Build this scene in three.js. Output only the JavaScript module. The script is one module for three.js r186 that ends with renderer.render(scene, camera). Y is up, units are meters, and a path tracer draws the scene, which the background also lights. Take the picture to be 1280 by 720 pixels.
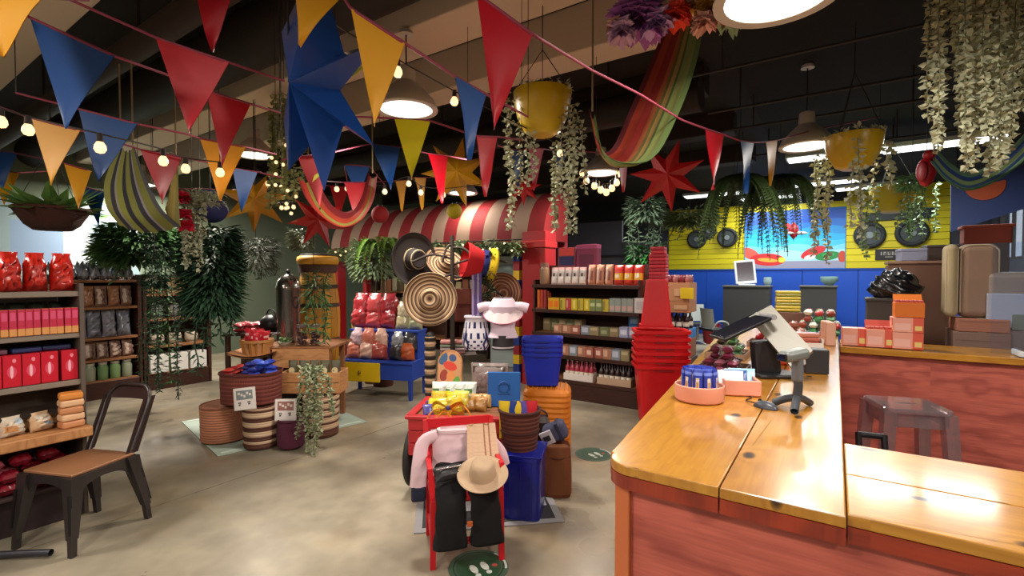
import * as THREE from 'three';
import { RoundedBoxGeometry } from 'three/addons/geometries/RoundedBoxGeometry.js';
import { mergeGeometries, mergeVertices } from 'three/addons/utils/BufferGeometryUtils.js';
import { RectAreaLightUniformsLib } from 'three/addons/lights/RectAreaLightUniformsLib.js';

// ---------- camera, exposure, light ----------
RectAreaLightUniformsLib.init();
const FOCAL = 602, EYE = new THREE.Vector3(0, 1.6, 0), YAW = 33.9 * Math.PI / 180, PITCH = -Math.atan(15 / FOCAL);
const scene = new THREE.Scene();
const camera = new THREE.PerspectiveCamera(2 * Math.atan(360 / FOCAL) * 180 / Math.PI, 1280 / 720, 0.05, 60);
camera.rotation.order = 'YXZ';
camera.position.copy(EYE); camera.rotation.set(PITCH, YAW, 0);
const renderer = new THREE.WebGLRenderer({ antialias: true });
renderer.toneMapping = THREE.LinearToneMapping;
renderer.toneMappingExposure = 0.96;
renderer.shadowMap.enabled = true;
scene.background = new THREE.Color().setRGB(0.75, 0.85, 1.0);
const LAMP_POWER = 170, TUBE_POWER = 62, BULB_POWER = 0.022;
const WARM = new THREE.Color().setRGB(1.0, 0.91, 0.8), COOL = new THREE.Color().setRGB(0.95, 1.0, 0.97), AMBER = new THREE.Color().setRGB(1.0, 0.6, 0.25);

// ---------- pixel rays: a direction from the photograph met with a real plane or depth ----------
camera.updateMatrixWorld();
function ray(px, py) { return new THREE.Vector3((px - 640) / FOCAL, (360 - py) / FOCAL, -1).applyQuaternion(camera.quaternion); }
function W(px, py, d) { return ray(px, py).multiplyScalar(d).add(EYE); }
function HY(px, py, y = 0) { const r = ray(px, py); return r.multiplyScalar((y - EYE.y) / r.y).add(EYE); }
function ZP(px, py, z) { const r = ray(px, py); return r.multiplyScalar((z - EYE.z) / r.z).add(EYE); }
function XP(px, py, x) { const r = ray(px, py); return r.multiplyScalar((x - EYE.x) / r.x).add(EYE); }
function facing(p) { return Math.atan2(EYE.x - p.x, EYE.z - p.z); }
const m = (px, d) => px * d / FOCAL;

// ---------- seeded random ----------
let seed = 20240611;
function rnd() { seed = (seed + 0x6D2B79F5) | 0; let t = Math.imul(seed ^ (seed >>> 15), 1 | seed); t = (t + Math.imul(t ^ (t >>> 7), 61 | t)) ^ t; return ((t ^ (t >>> 14)) >>> 0) / 4294967296; }
const rr = (a, b) => a + (b - a) * rnd();
const pick = (a) => a[Math.floor(rnd() * a.length)];

// ---------- naming and grouping ----------
const used = {};
function numbered(n) { used[n] = (used[n] || 0) + 1; return used[n] === 1 ? n : n + '_' + String(used[n] - 1).padStart(3, '0'); }
const V = (x, y, z) => new THREE.Vector3(x, y, z);
function tag(o, label, category, group) { o.userData.label = label; o.userData.category = category; if (group) o.userData.group = group; return o; }
function thing(name, label, category, pos = V(0, 0, 0), turn = 0, group) {
  const o = new THREE.Group(); o.name = numbered(name); o.position.copy(pos); o.rotation.y = turn; scene.add(o);
  return tag(o, label, category, group);
}
function part(name, geo, mat, parent, pos, rot, label) {
  const o = new THREE.Mesh(geo, mat); o.name = name; o.castShadow = o.receiveShadow = true;
  if (pos) o.position.copy(pos); if (rot) o.rotation.set(...rot); if (label) o.userData.label = label;
  parent.add(o); return o;
}
function single(name, geo, mat, label, category, pos = V(0, 0, 0), turn = 0, group, tilt = 0, roll = 0) {
  const o = new THREE.Mesh(geo, mat); o.name = numbered(name); o.castShadow = o.receiveShadow = true; o.position.copy(pos); o.rotation.order = 'YXZ'; o.rotation.set(tilt, turn, roll); scene.add(o);
  return tag(o, label, category, group);
}
function structure(name, geo, mat, pos = V(0, 0, 0)) {
  const o = new THREE.Mesh(geo, mat); o.name = name; o.castShadow = o.receiveShadow = true; o.position.copy(pos); o.userData.kind = 'structure'; scene.add(o); return o;
}
function copyOf(o, pos, turn, label) {
  const c = o.clone(); c.name = numbered(o.name.replace(/_\d\d\d$/, '')); c.userData = { ...o.userData }; c.position.copy(pos); if (turn !== undefined) c.rotation.y = turn; if (label) c.userData.label = label; scene.add(c); return c;
}

// ---------- shapes ----------
const box = (w, h, d, x = 0, y = 0, z = 0) => new THREE.BoxGeometry(w, h, d).translate(x, y, z);
const rbox = (w, h, d, r = 0.01, x = 0, y = 0, z = 0, s = 2) => new RoundedBoxGeometry(w, h, d, s, Math.min(r, w / 2.01, h / 2.01, d / 2.01)).translate(x, y, z);
const cyl = (a, b, h, s = 20, x = 0, y = 0, z = 0, open = false) => new THREE.CylinderGeometry(a, b, h, s, 1, open).translate(x, y, z);
const ball = (r, x = 0, y = 0, z = 0, s = 12) => new THREE.SphereGeometry(r, s, Math.max(6, s >> 1)).translate(x, y, z);
const lathe = (pts, s = 28) => new THREE.LatheGeometry(pts.map((p) => new THREE.Vector2(p[0], p[1])), s);
const tube = (pts, r, n = 24, s = 6) => new THREE.TubeGeometry(new THREE.CatmullRomCurve3(pts), n, r, s, false);
function bar(a, b, r, s = 6) { return new THREE.TubeGeometry(new THREE.LineCurve3(a, b), 1, r, s, false); }
function extrude(pts, depth, bevel = 0) {
  const s = pts instanceof THREE.Shape ? pts : new THREE.Shape(pts.map((p) => new THREE.Vector2(p[0], p[1])));
  return new THREE.ExtrudeGeometry(s, { depth, bevelEnabled: bevel > 0, bevelSize: bevel, bevelThickness: bevel, bevelSegments: 2, curveSegments: 16 });
}
function merged(...list) {
  const flat = list.flat().map((g) => { const n = g.index ? g.toNonIndexed() : g; for (const k of Object.keys(n.attributes)) if (!['position', 'normal', 'uv'].includes(k)) n.deleteAttribute(k); if (!n.attributes.uv) n.setAttribute('uv', new THREE.BufferAttribute(new Float32Array(n.attributes.position.count * 2), 2)); n.morphAttributes = {}; return n; });
  return mergeGeometries(flat, false);
}
// uv in metres, from the axis each face looks along
function metres(g, swap = false, ox = 0, oy = 0) {
  const n = g.index ? g.toNonIndexed() : g, p = n.attributes.position, q = n.attributes.normal, uv = new Float32Array(p.count * 2);
  for (let i = 0; i < p.count; i++) {
    const ax = Math.abs(q.getX(i)), ay = Math.abs(q.getY(i)), az = Math.abs(q.getZ(i)); let u, v;
    if (ay >= ax && ay >= az) { u = p.getX(i); v = p.getZ(i); } else if (ax >= az) { u = p.getZ(i); v = p.getY(i); } else { u = p.getX(i); v = p.getY(i); }
    if (swap) [u, v] = [v, u];
    uv[2 * i] = u + ox; uv[2 * i + 1] = v + oy;
  }
  n.setAttribute('uv', new THREE.BufferAttribute(uv, 2)); return n;
}
// a grid surface from a function of (u, v)
function sheet(fn, nu, nv, wrap) {
  const pos = [], uv = [], idx = [];
  for (let j = 0; j <= nv; j++) for (let i = 0; i <= nu; i++) { const p = fn(i / nu, j / nv); pos.push(p.x, p.y, p.z); uv.push(i / nu, j / nv); }
  for (let j = 0; j < nv; j++) for (let i = 0; i < nu; i++) { const a = j * (nu + 1) + i, b = a + 1, c = a + nu + 1, d = c + 1; idx.push(a, b, d, a, d, c); }
  const g = new THREE.BufferGeometry(); g.setAttribute('position', new THREE.Float32BufferAttribute(pos, 3)); g.setAttribute('uv', new THREE.Float32BufferAttribute(uv, 2)); g.setIndex(idx); g.computeVertexNormals(); return g;
}
// a puffed foil or plastic bag standing on its base, front to +z
function bagShape(w, h, t, crinkle = 0.12, neck = 0) {
  const ph = rr(0, 6.28), f1 = rr(2, 4), f2 = rr(3, 6);
  const side = (s) => sheet((u, v) => {
    const x = u * 2 - 1, y = v * 2 - 1; const edge = Math.pow(1 - Math.pow(Math.abs(x), 3), 0.6), cap = Math.pow(1 - Math.pow(Math.abs(y), 4), 0.6);
    const cr = crinkle * t * (Math.sin(x * f2 * 2 + y * f1 * 3 + ph) + Math.sin(y * f2 * 3 - x * f1 + ph * 2)) * 0.5 * edge * cap;
    let wx = w / 2 * (1 - 0.06 * (1 - Math.abs(y)) + (Math.abs(y) > 0.9 ? 0.02 : 0)); if (neck) wx *= v > 0.72 ? 1 - neck * Math.sin(Math.min(1, (v - 0.72) / 0.18) * 1.57) * (v > 0.93 ? 0.8 : 1) : 1;
    let z = s * (t / 2 * edge * cap * (1.15 - 0.4 * v) + cr + 0.0015); if (neck && v > 0.72) z *= 1 - 0.6 * Math.min(1, (v - 0.72) / 0.18);
    return V(x * wx, v * h, z);
  }, 8, 9);
  const a = side(1), b = side(-1); const ib = b.index.array; for (let i = 0; i < ib.length; i += 3) { const k = ib[i]; ib[i] = ib[i + 1]; ib[i + 1] = k; } b.computeVertexNormals();
  return merged(a, b);
}
// many small leaves, a few stems: one geometry with vertex colours
class Leaves {
  constructor() { this.p = []; this.n = []; this.c = []; }
  tri(a, b, c, col) { const n = V(0, 0, 0).crossVectors(b.clone().sub(a), c.clone().sub(a)).normalize(); for (const q of [a, b, c]) { this.p.push(q.x, q.y, q.z); this.n.push(n.x, n.y, n.z); this.c.push(col[0], col[1], col[2]); } }
  leaf(at, dir, up, len, wid, col, fold = 0.25) {
    const side = V(0, 0, 0).crossVectors(dir, up).normalize(), nn = V(0, 0, 0).crossVectors(side, dir).normalize();
    const tip = at.clone().addScaledVector(dir, len), mid = at.clone().addScaledVector(dir, len * 0.45);
    const l = mid.clone().addScaledVector(side, wid / 2).addScaledVector(nn, wid * fold), r = mid.clone().addScaledVector(side, -wid / 2).addScaledVector(nn, wid * fold);
    const k = rr(0.75, 1.25), cc = [col[0] * k, col[1] * k, col[2] * k]; this.tri(at, l, tip, cc); this.tri(at, tip, r, cc);
  }
  stem(pts, r, col) {
    for (let i = 0; i + 1 < pts.length; i++) { const a = pts[i], b = pts[i + 1];
      const t = b.clone().sub(a).normalize(), s = Math.abs(t.y) > 0.9 ? V(1, 0, 0) : V(0, 1, 0), e = V(0, 0, 0).crossVectors(t, s).normalize(), f = V(0, 0, 0).crossVectors(t, e);
      for (let k = 0; k < 3; k++) { const o = (w) => e.clone().multiplyScalar(Math.cos(w * 2.0944) * r).addScaledVector(f, Math.sin(w * 2.0944) * r); const o1 = o(k), o2 = o(k + 1); const A = a.clone().add(o1), B = a.clone().add(o2), C = b.clone().add(o1), D = b.clone().add(o2); this.tri(A, B, D, col); this.tri(A, D, C, col); }
    }
  }
  build() { const g = new THREE.BufferGeometry(); g.setAttribute('position', new THREE.Float32BufferAttribute(this.p, 3)); g.setAttribute('normal', new THREE.Float32BufferAttribute(this.n, 3)); g.setAttribute('color', new THREE.Float32BufferAttribute(this.c, 3)); return g; }
}
function anyDir(drop = 0) { const a = rr(0, 6.283), y = rr(-1, 1) - drop; return V(Math.cos(a), y, Math.sin(a)).normalize(); }

// ---------- textures ----------
function lattice(n, s0) { const a = new Float32Array(n * n); let s = s0 >>> 0; for (let i = 0; i < n * n; i++) { s = (Math.imul(s, 1664525) + 1013904223) >>> 0; a[i] = s / 4294967296; } return (x, y) => { const xi = Math.floor(x), yi = Math.floor(y), fx = x - xi, fy = y - yi, u = fx * fx * (3 - 2 * fx), v = fy * fy * (3 - 2 * fy); const g = (i, j) => a[(((j % n) + n) % n) * n + (((i % n) + n) % n)]; return (g(xi, yi) * (1 - u) + g(xi + 1, yi) * u) * (1 - v) + (g(xi, yi + 1) * (1 - u) + g(xi + 1, yi + 1) * u) * v; }; }
function fbm(s0) { const L = [4, 8, 16, 32, 64, 128].map((n, i) => [lattice(n, s0 + i * 977), n]); return (u, v, from = 0, to = 6) => { let t = 0, w = 0, a = 1; for (let i = from; i < to; i++) { t += a * L[i][0](u * L[i][1], v * L[i][1]); w += a; a *= 0.55; } return t / w; }; }
function dataTexture(n, fn, srgb = true, nh = n) {
  const d = new Uint8Array(n * nh * 4); for (let j = 0; j < nh; j++) for (let i = 0; i < n; i++) { const c = fn(i / n, j / nh), k = 4 * (j * n + i); d[k] = c[0]; d[k + 1] = c[1]; d[k + 2] = c[2]; d[k + 3] = 255; }
  const t = new THREE.DataTexture(d, n, nh); t.wrapS = t.wrapT = THREE.RepeatWrapping; t.magFilter = THREE.LinearFilter; t.minFilter = THREE.LinearMipmapLinearFilter; t.generateMipmaps = true; if (srgb) t.colorSpace = THREE.SRGBColorSpace; t.needsUpdate = true; return t;
}
function print(w, h, draw) { const c = document.createElement('canvas'); c.width = w; c.height = h; draw(c.getContext('2d'), w, h); const t = new THREE.CanvasTexture(c); t.colorSpace = THREE.SRGBColorSpace; return t; }
const mixc = (a, b, t) => [a[0] + (b[0] - a[0]) * t, a[1] + (b[1] - a[1]) * t, a[2] + (b[2] - a[2]) * t];
const clamp = (x, a = 0, b = 1) => Math.max(a, Math.min(b, x));
const N1 = fbm(11), N2 = fbm(77), N3 = fbm(501);

// ---------- materials ----------
const matCache = {};
function M(hex, rough = 0.6, extra = {}) { const k = hex + '|' + rough + JSON.stringify(extra); return matCache[k] ||= new THREE.MeshStandardMaterial({ color: hex, roughness: rough, ...extra }); }
const glossy = (hex, rough = 0.35) => { const k = 'g' + hex + rough; return matCache[k] ||= new THREE.MeshPhysicalMaterial({ color: hex, roughness: rough, clearcoat: 0.5, clearcoatRoughness: 0.25 }); };
const woodTexture = (base, dark, s0, knots, ringF = 26, amp = 0.3) => {
  const A = fbm(s0), Kn = knots;
  return dataTexture(1024, (u, v) => {   // grain runs along u (1 unit = 1 m)
    let warp = (A(u * 0.5, v, 0, 4) - 0.5) * 0.5, kn = 0;
    for (const [ku, kv, kr] of Kn) { let du = Math.abs(u - ku); du = Math.min(du, 1 - du); let dv = Math.abs(v - kv); dv = Math.min(dv, 1 - dv); const d = Math.hypot(du / 1.9, dv); warp += 0.16 * Math.exp(-d * d / (kr * kr * 6)); kn = Math.max(kn, clamp(1.6 - d / kr)); }
    const ring = 0.5 + 0.5 * Math.sin((v + warp) * ringF * 6.283), fine = A(u * 0.12, v * 2, 4, 6), patch = A(u, v, 0, 3);
    let c = mixc(base, dark, clamp(amp * ring * ring + 0.4 * (fine - 0.45) + 0.6 * (patch - 0.5) + 0.15)); c = mixc(c, [dark[0] * 0.32, dark[1] * 0.28, dark[2] * 0.25], clamp(kn)); return c;
  });
};
const pineTex = woodTexture([196, 140, 50], [146, 90, 24], 31, [[0.12, 0.28, 0.011], [0.3, 0.44, 0.014], [0.55, 0.8, 0.011], [0.82, 0.1, 0.01], [0.7, 0.55, 0.012]], 9, 0.2);
const redTex = woodTexture([194, 100, 84], [116, 46, 40], 91, [], 7, 0.34);
const brownTex = woodTexture([150, 98, 58], [92, 56, 30], 191, [[0.3, 0.3, 0.01]], 18);
const pine = new THREE.MeshPhysicalMaterial({ map: pineTex, roughness: 0.3, clearcoat: 0.55, clearcoatRoughness: 0.12 });
const pineEdge = new THREE.MeshPhysicalMaterial({ map: redTex, color: 0xd08a5a, roughness: 0.35, clearcoat: 0.6, clearcoatRoughness: 0.2 });
const redWood = new THREE.MeshStandardMaterial({ map: redTex, roughness: 0.5 });
const brownWood = new THREE.MeshStandardMaterial({ map: brownTex, roughness: 0.55 });
const paleWood = new THREE.MeshStandardMaterial({ map: woodTexture([196, 142, 92], [150, 96, 54], 401, [[0.4, 0.6, 0.01]], 16), roughness: 0.55 });
const darkWood = new THREE.MeshStandardMaterial({ map: brownTex, color: 0x6a4a40, roughness: 0.5 });
const concreteMap = dataTexture(1024, (u, v) => {
  const big = N1(u, v, 0, 3), med = N2(u, v, 1, 5), fine = N3(u, v, 3, 6); let c = mixc([120, 112, 96], [166, 156, 136], clamp((big - 0.5) * 2.4 + 0.5)); c = mixc(c, [138, 114, 80], clamp((med - 0.55) * 2.4) * 0.75); c = mixc(c, [196, 186, 166], clamp((N2(v, u, 0, 4) - 0.6) * 4) * 0.65);
  const k = 0.86 + 0.28 * fine; return [c[0] * k, c[1] * k, c[2] * k].map((x) => clamp(x, 0, 255)); });
const concreteRough = dataTexture(512, (u, v) => { const r = 50 + 105 * N1(v, u, 0, 5); return [r, r, r]; }, false);
concreteMap.repeat.set(1 / 5, 1 / 5); concreteRough.repeat.set(1 / 3, 1 / 3);
const concrete = new THREE.MeshStandardMaterial({ map: concreteMap, roughnessMap: concreteRough, roughness: 0.9 });
const weaveBump = dataTexture(128, (u, v) => { const i = Math.floor(u * 8), j = Math.floor(v * 8), a = (i + j) % 2; const x = u * 8 - i, y = v * 8 - j; const h = a ? Math.sin(x * 3.14) * (0.6 + 0.4 * Math.sin(y * 3.14)) : Math.sin(y * 3.14) * (0.6 + 0.4 * Math.sin(x * 3.14)); return [h * 255, h * 255, h * 255]; }, false);
function weave(hex, ru, rv, bump = 0.006, rough = 0.75) { const t = weaveBump.clone(); t.repeat.set(ru, rv); t.needsUpdate = true; return new THREE.MeshStandardMaterial({ color: hex, roughness: rough, bumpMap: t, bumpScale: bump }); }
const leafMat = new THREE.MeshStandardMaterial({ vertexColors: true, roughness: 0.7, side: THREE.DoubleSide });
const tinted = new THREE.MeshStandardMaterial({ vertexColors: true, roughness: 0.75, side: THREE.DoubleSide });
const blackMetal = M(0x16161a, 0.45, { metalness: 0.4 }), chrome = M(0xb9b9bd, 0.25, { metalness: 0.9 }), cordMat = M(0x2a2320, 0.8), clearPlastic = new THREE.MeshPhysicalMaterial({ color: 0xffffff, roughness: 0.08, transmission: 1, thickness: 0, ior: 1.45 });
const CEIL = 3.9;

// ---------- the room ----------
const XL = -10.6, XR = 2.7, ZB = -14, ZF = 4.5;
const JOINT = HY(350, 580).x;   // a saw-cut joint runs across the slab
{ const f = structure('floor', metres(box(XR - XL + 0.4, 0.18, ZF - ZB + 0.4, (XL + XR) / 2, -0.11, (ZB + ZF) / 2)), M(0x3a342a, 0.9)), a = XL - 0.2, b = XR + 0.2;
  part('slab', metres(box(JOINT - 0.004 - a, 0.02, ZF - ZB + 0.4, (a + JOINT - 0.004) / 2, -0.01, (ZB + ZF) / 2)), concrete, f); part('slab', metres(box(b - JOINT - 0.004, 0.02, ZF - ZB + 0.4, (b + JOINT + 0.004) / 2, -0.01, (ZB + ZF) / 2)), concrete, f); }
const ceilPaint = M(0x1d130e, 0.85), blackPaint = M(0x060405, 0.9);
structure('ceiling', box(XR - XL + 0.4, 0.2, ZF - ZB + 0.4, (XL + XR) / 2, CEIL + 0.1, (ZB + ZF) / 2), ceilPaint);
const wallPaint = M(0x5b5750, 0.85), darkWall = M(0x2c2c33, 0.8);
structure('wall_left', box(0.2, CEIL, ZF - ZB, XL - 0.1, CEIL / 2, (ZB + ZF) / 2), M(0x6c7a66, 0.85));
structure('wall_front', box(XR - XL, CEIL, 0.2, (XL + XR) / 2, CEIL / 2, ZF + 0.1), wallPaint);
structure('wall_back', box(XR - XL + 0.4, CEIL, 0.2, (XL + XR) / 2, CEIL / 2, ZB - 0.1), darkWall);
{ // the right wall, with a window opening looking to the day
  const z0 = -13.7, z1 = -12.0, y0 = 1.9, y1 = 3.1;
  structure('wall_right', merged(box(0.2, CEIL, z0 - ZB, XR + 0.1, CEIL / 2, (ZB + z0) / 2), box(0.2, CEIL, ZF - z1, XR + 0.1, CEIL / 2, (z1 + ZF) / 2), box(0.2, y0, z1 - z0, XR + 0.1, y0 / 2, (z0 + z1) / 2), box(0.2, CEIL - y1, z1 - z0, XR + 0.1, (CEIL + y1) / 2, (z0 + z1) / 2)), darkWall);
  const w = structure('window_1', merged(box(0.06, 0.06, z1 - z0, XR + 0.08, y0 + 0.03, (z0 + z1) / 2), box(0.06, 0.06, z1 - z0, XR + 0.08, y1 - 0.03, (z0 + z1) / 2), box(0.06, y1 - y0, 0.06, XR + 0.08, (y0 + y1) / 2, z0 + 0.03), box(0.06, y1 - y0, 0.06, XR + 0.08, (y0 + y1) / 2, z1 - 0.03), box(0.05, y1 - y0, 0.05, XR + 0.08, (y0 + y1) / 2, (z0 + z1) / 2)), M(0x2b2624, 0.6));
  for (const k of [0, 1]) part('pane', box(0.006, y1 - y0 - 0.1, (z1 - z0) / 2 - 0.08, XR + 0.08, (y0 + y1) / 2, z0 + (z1 - z0) * (0.25 + 0.5 * k)), clearPlastic, w);
}
// ceiling joists, seen pale where the lamps light them, and the dark ducts and conduits between
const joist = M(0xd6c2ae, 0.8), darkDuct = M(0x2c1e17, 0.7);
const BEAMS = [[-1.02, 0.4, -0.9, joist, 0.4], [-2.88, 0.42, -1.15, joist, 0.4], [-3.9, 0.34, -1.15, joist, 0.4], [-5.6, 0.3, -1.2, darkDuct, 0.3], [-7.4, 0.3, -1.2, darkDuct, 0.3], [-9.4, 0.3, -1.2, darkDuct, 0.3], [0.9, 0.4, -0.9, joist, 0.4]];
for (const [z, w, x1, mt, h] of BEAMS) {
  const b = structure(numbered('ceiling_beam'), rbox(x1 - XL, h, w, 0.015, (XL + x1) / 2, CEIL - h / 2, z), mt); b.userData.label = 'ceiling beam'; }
const DUCTS = [[3.3, -1.45, 0.09, XL, -0.9, darkDuct], [3.55, -2.15, 0.22, XL, -0.9, M(0x1e1511, 0.7)], [3.35, -4.9, 0.16, XL, -1.1, M(0x1a120f, 0.7)]];
for (const [y, z, r, x0, x1, mt] of DUCTS)
  { const b = structure(numbered('ceiling_duct'), cyl(r, r, x1 - x0, 20).rotateZ(Math.PI / 2).translate((x0 + x1) / 2, y, z), mt);
    part('hanger', merged(...[0.15, 0.4, 0.65, 0.9].map((k) => box(0.02, CEIL - y, 0.02, x0 + (x1 - x0) * k, (CEIL + y) / 2, z))), cordMat, b); }
structure('ceiling_soffit', box(XR + 0.85, 0.25, ZF - ZB - 0.02, (XR - 0.85) / 2, CEIL - 0.125, (ZB + ZF) / 2), blackPaint);
for (const [z, y, r] of [[-3.4, 3.35, 0.012], [-4.3, 3.3, 0.012], [-5.2, 3.25, 0.014], [-6.1, 3.3, 0.014], [-7.6, 3.3, 0.014]]) {
  const b = structure(numbered('ceiling_conduit'), cyl(r, r, XR + 1.1, 8).rotateZ(Math.PI / 2).translate((XR - 1.1) / 2, y, z), M(0x2a2728, 0.6));
  part('hanger', merged(...[-0.8, 0.6, 2.0].map((x) => box(0.015, CEIL - y, 0.015, x, (CEIL + y) / 2, z))), cordMat, b); }

// height of what a cord can be tied to above a point
function under(x, z) { let y = CEIL; if (x > -0.85) y = CEIL - 0.25; for (const [bz, w, x1, , h] of BEAMS) if (x < x1 && Math.abs(z - bz) < w / 2 + 0.01) y = Math.min(y, CEIL - h); for (const [dy, dz, r, , x1] of DUCTS) if (x < x1 && Math.abs(z - dz) < r) y = Math.min(y, dy - Math.sqrt(r * r - (z - dz) * (z - dz))); return y - 0.001; }
const ORD = ['first', 'second', 'third', 'fourth', 'fifth', 'sixth', 'seventh', 'eighth', 'ninth', 'tenth', 'eleventh', 'twelfth', 'thirteenth', 'fourteenth', 'fifteenth', 'sixteenth', 'seventeenth', 'eighteenth'];
// ---------- lamps ----------
function rectLight(w, h, color, power, parent, x, y, z) { const l = new THREE.RectAreaLight(color, power, w, h); l.position.set(x, y, z); l.rotation.x = -Math.PI / 2; parent.add(l); return l; }
const shadeMat = M(0xcfc8c2, 0.5), lampGlow = new THREE.MeshStandardMaterial({ color: 0xffffff, emissive: WARM.clone().lerp(new THREE.Color(1, 1, 1), 0.5), emissiveIntensity: 2.2 });
const shadeGeo = lathe([[0.2, 0.004], [0.242, 0], [0.245, 0.012], [0.215, 0.075], [0.15, 0.15], [0.085, 0.21], [0.072, 0.225], [0.066, 0.33], [0.03, 0.345], [0.001, 0.346]], 36);
const shadeLining = lathe([[0.24, 0.003], [0.21, 0.07], [0.145, 0.145], [0.08, 0.2], [0.001, 0.2]], 36);
function pendant(p, label, scale = 1, power = 1) {
  const o = thing('pendant_lamp', label, 'lamp', p, 0, undefined);
  part('shade', shadeGeo.clone().scale(scale, scale, scale), shadeMat, o); part('shade_lining', shadeLining.clone().scale(scale, scale, scale), M(0xf4efe6, 0.6), o);
  part('diffuser', new THREE.SphereGeometry(0.215 * scale, 28, 8, 0, 6.2832, 1.5708, 1.5708).scale(1, 0.16, 1).translate(0, 0.02, 0), lampGlow, o);
  part('cord', cyl(0.006, 0.006, under(p.x, p.z) - p.y - 0.34 * scale, 6, 0, (under(p.x, p.z) - p.y + 0.34 * scale) / 2, 0), cordMat, o);
  part('ceiling_rose', cyl(0.05, 0.06, 0.03, 16, 0, under(p.x, p.z) - p.y - 0.016, 0), shadeMat, o);
  rectLight(0.36 * scale, 0.36 * scale, WARM, LAMP_POWER * power, o, 0, -0.03, 0); return o;
}
pendant(W(508, 138, 3.75), 'white conical pendant lamp behind the tall yellow pennant and paper star');
pendant(W(318, 195, 6.2), 'small distant white cone pendant lamp beside the blue star', 1, 2);
pendant(W(1008, 184, 4.7), 'white cone pendant lamp beside the second yellow hanging bowl', 1, 0.5);
pendant(W(972, -2, 1.95), 'big bright pendant lamp above the checkout counter', 1, 0.55);
pendant(W(578, 242, 7.6), 'pendant lamp glowing behind the gold star above striped awning', 1, 0.25);
pendant(W(751, 217, 6.3), 'pendant lamp ringed by bare bulbs under the rainbow hammock');
pendant(W(176, 231, 8.2), 'pendant lamp half hidden behind the green striped hammock', 1, 2.2);
pendant(V(-1.6, 2.9, 0.9), 'pendant lamp over the aisle in front of the red child chair');
pendant(V(1.2, 2.9, 0.9), 'pendant lamp over the customer side of the checkout', 1, 0.8);
pendant(V(-4.6, 2.9, 0.6), 'pendant lamp above the metal cafe chair');
pendant(V(2.25, 2.9, -2.3), 'pendant lamp above the stool behind the counter', 1, 1.5);
pendant(V(-0.2, 2.9, 2.6), 'pendant lamp by the shop front wall');
pendant(V(-3.2, 2.9, 2.8), 'pendant lamp over the entrance aisle');
function fluorescent(px, py, px2, py2, y, label) {
  const a = HY(px, py, y), b = HY(px2, py2, y), c = a.clone().lerp(b, 0.5), len = 1.25;
  const o = thing('fluorescent_light', label, 'light', V(c.x, y, c.z), 0, undefined);
  part('housing', rbox(len, 0.06, 0.34, 0.01, 0, 0.05, 0), M(0xcfd2d2, 0.5), o);
  part('tube', rbox(len - 0.06, 0.03, 0.28, 0.014, 0, 0.008, 0), new THREE.MeshStandardMaterial({ color: 0xffffff, emissive: COOL, emissiveIntensity: 2.5 }), o);
  for (const s of [-1, 1]) part('suspension_rod', cyl(0.006, 0.006, under(c.x + s * len * 0.4, c.z) - y - 0.07, 6, s * len * 0.4, (under(c.x + s * len * 0.4, c.z) - y + 0.07) / 2, 0), cordMat, o);
  rectLight(len - 0.06, 0.28, COOL, TUBE_POWER, o, 0, -0.02, 0);
}
fluorescent(1146, 184, 1208, 180, 3.3, 'fluorescent tube light above the red bird ornament');
fluorescent(976, 200, 1120, 190, 3.3, 'fluorescent tube light just behind the cone pendant lamp');
fluorescent(870, 246, 912, 243, 3.42, 'fluorescent tube light above the yellow wall panel');
fluorescent(930, 249, 990, 247, 3.5, 'fluorescent tube light above the drooping palms');
fluorescent(1060, 236, 1120, 233, 3.4, 'fluorescent tube light above the wall cart');
fluorescent(1000, 232, 1060, 228, 3.4, 'fluorescent tube light in front of the sky mural');

// bags laid flat in shrinking layers: a tidy heap whose pieces do not run into each other
function pile(name, label, category, group, mats, sz, thick, at, w, d, turn, layers = 3, oval = false) {
  const cell = sz * 1.13; let n = 0;
  for (let k = 0; k < layers; k++) { const nx = Math.max(1, Math.floor(w / cell) - (k >> 1)), nz = Math.max(1, Math.floor(d / cell) - (k >> 1));
    for (let i = 0; i < nx; i++) for (let j = 0; j < nz; j++) { const x = (i - (nx - 1) / 2) * cell, z = (j - (nz - 1) / 2) * cell; if (oval && Math.hypot(x / (w / 2), z / (d / 2)) > 0.86) continue; const yaw = turn + rr(-0.14, 0.14) + Math.PI * Math.floor(rr(0, 2)), q = V(x, thick * (0.62 + k * 1.12), z).applyAxisAngle(V(0, 1, 0), turn).add(at), h = sz * 0.92; const off = V(0, 0, h / 2).applyAxisAngle(V(0, 1, 0), yaw); single(name, bagShape(sz * 0.92, h, thick, 0.2), mats[n++ % mats.length], label, category, q.add(off), yaw, group, -Math.PI / 2 + rr(-0.06, 0.06)); } }
}
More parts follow.
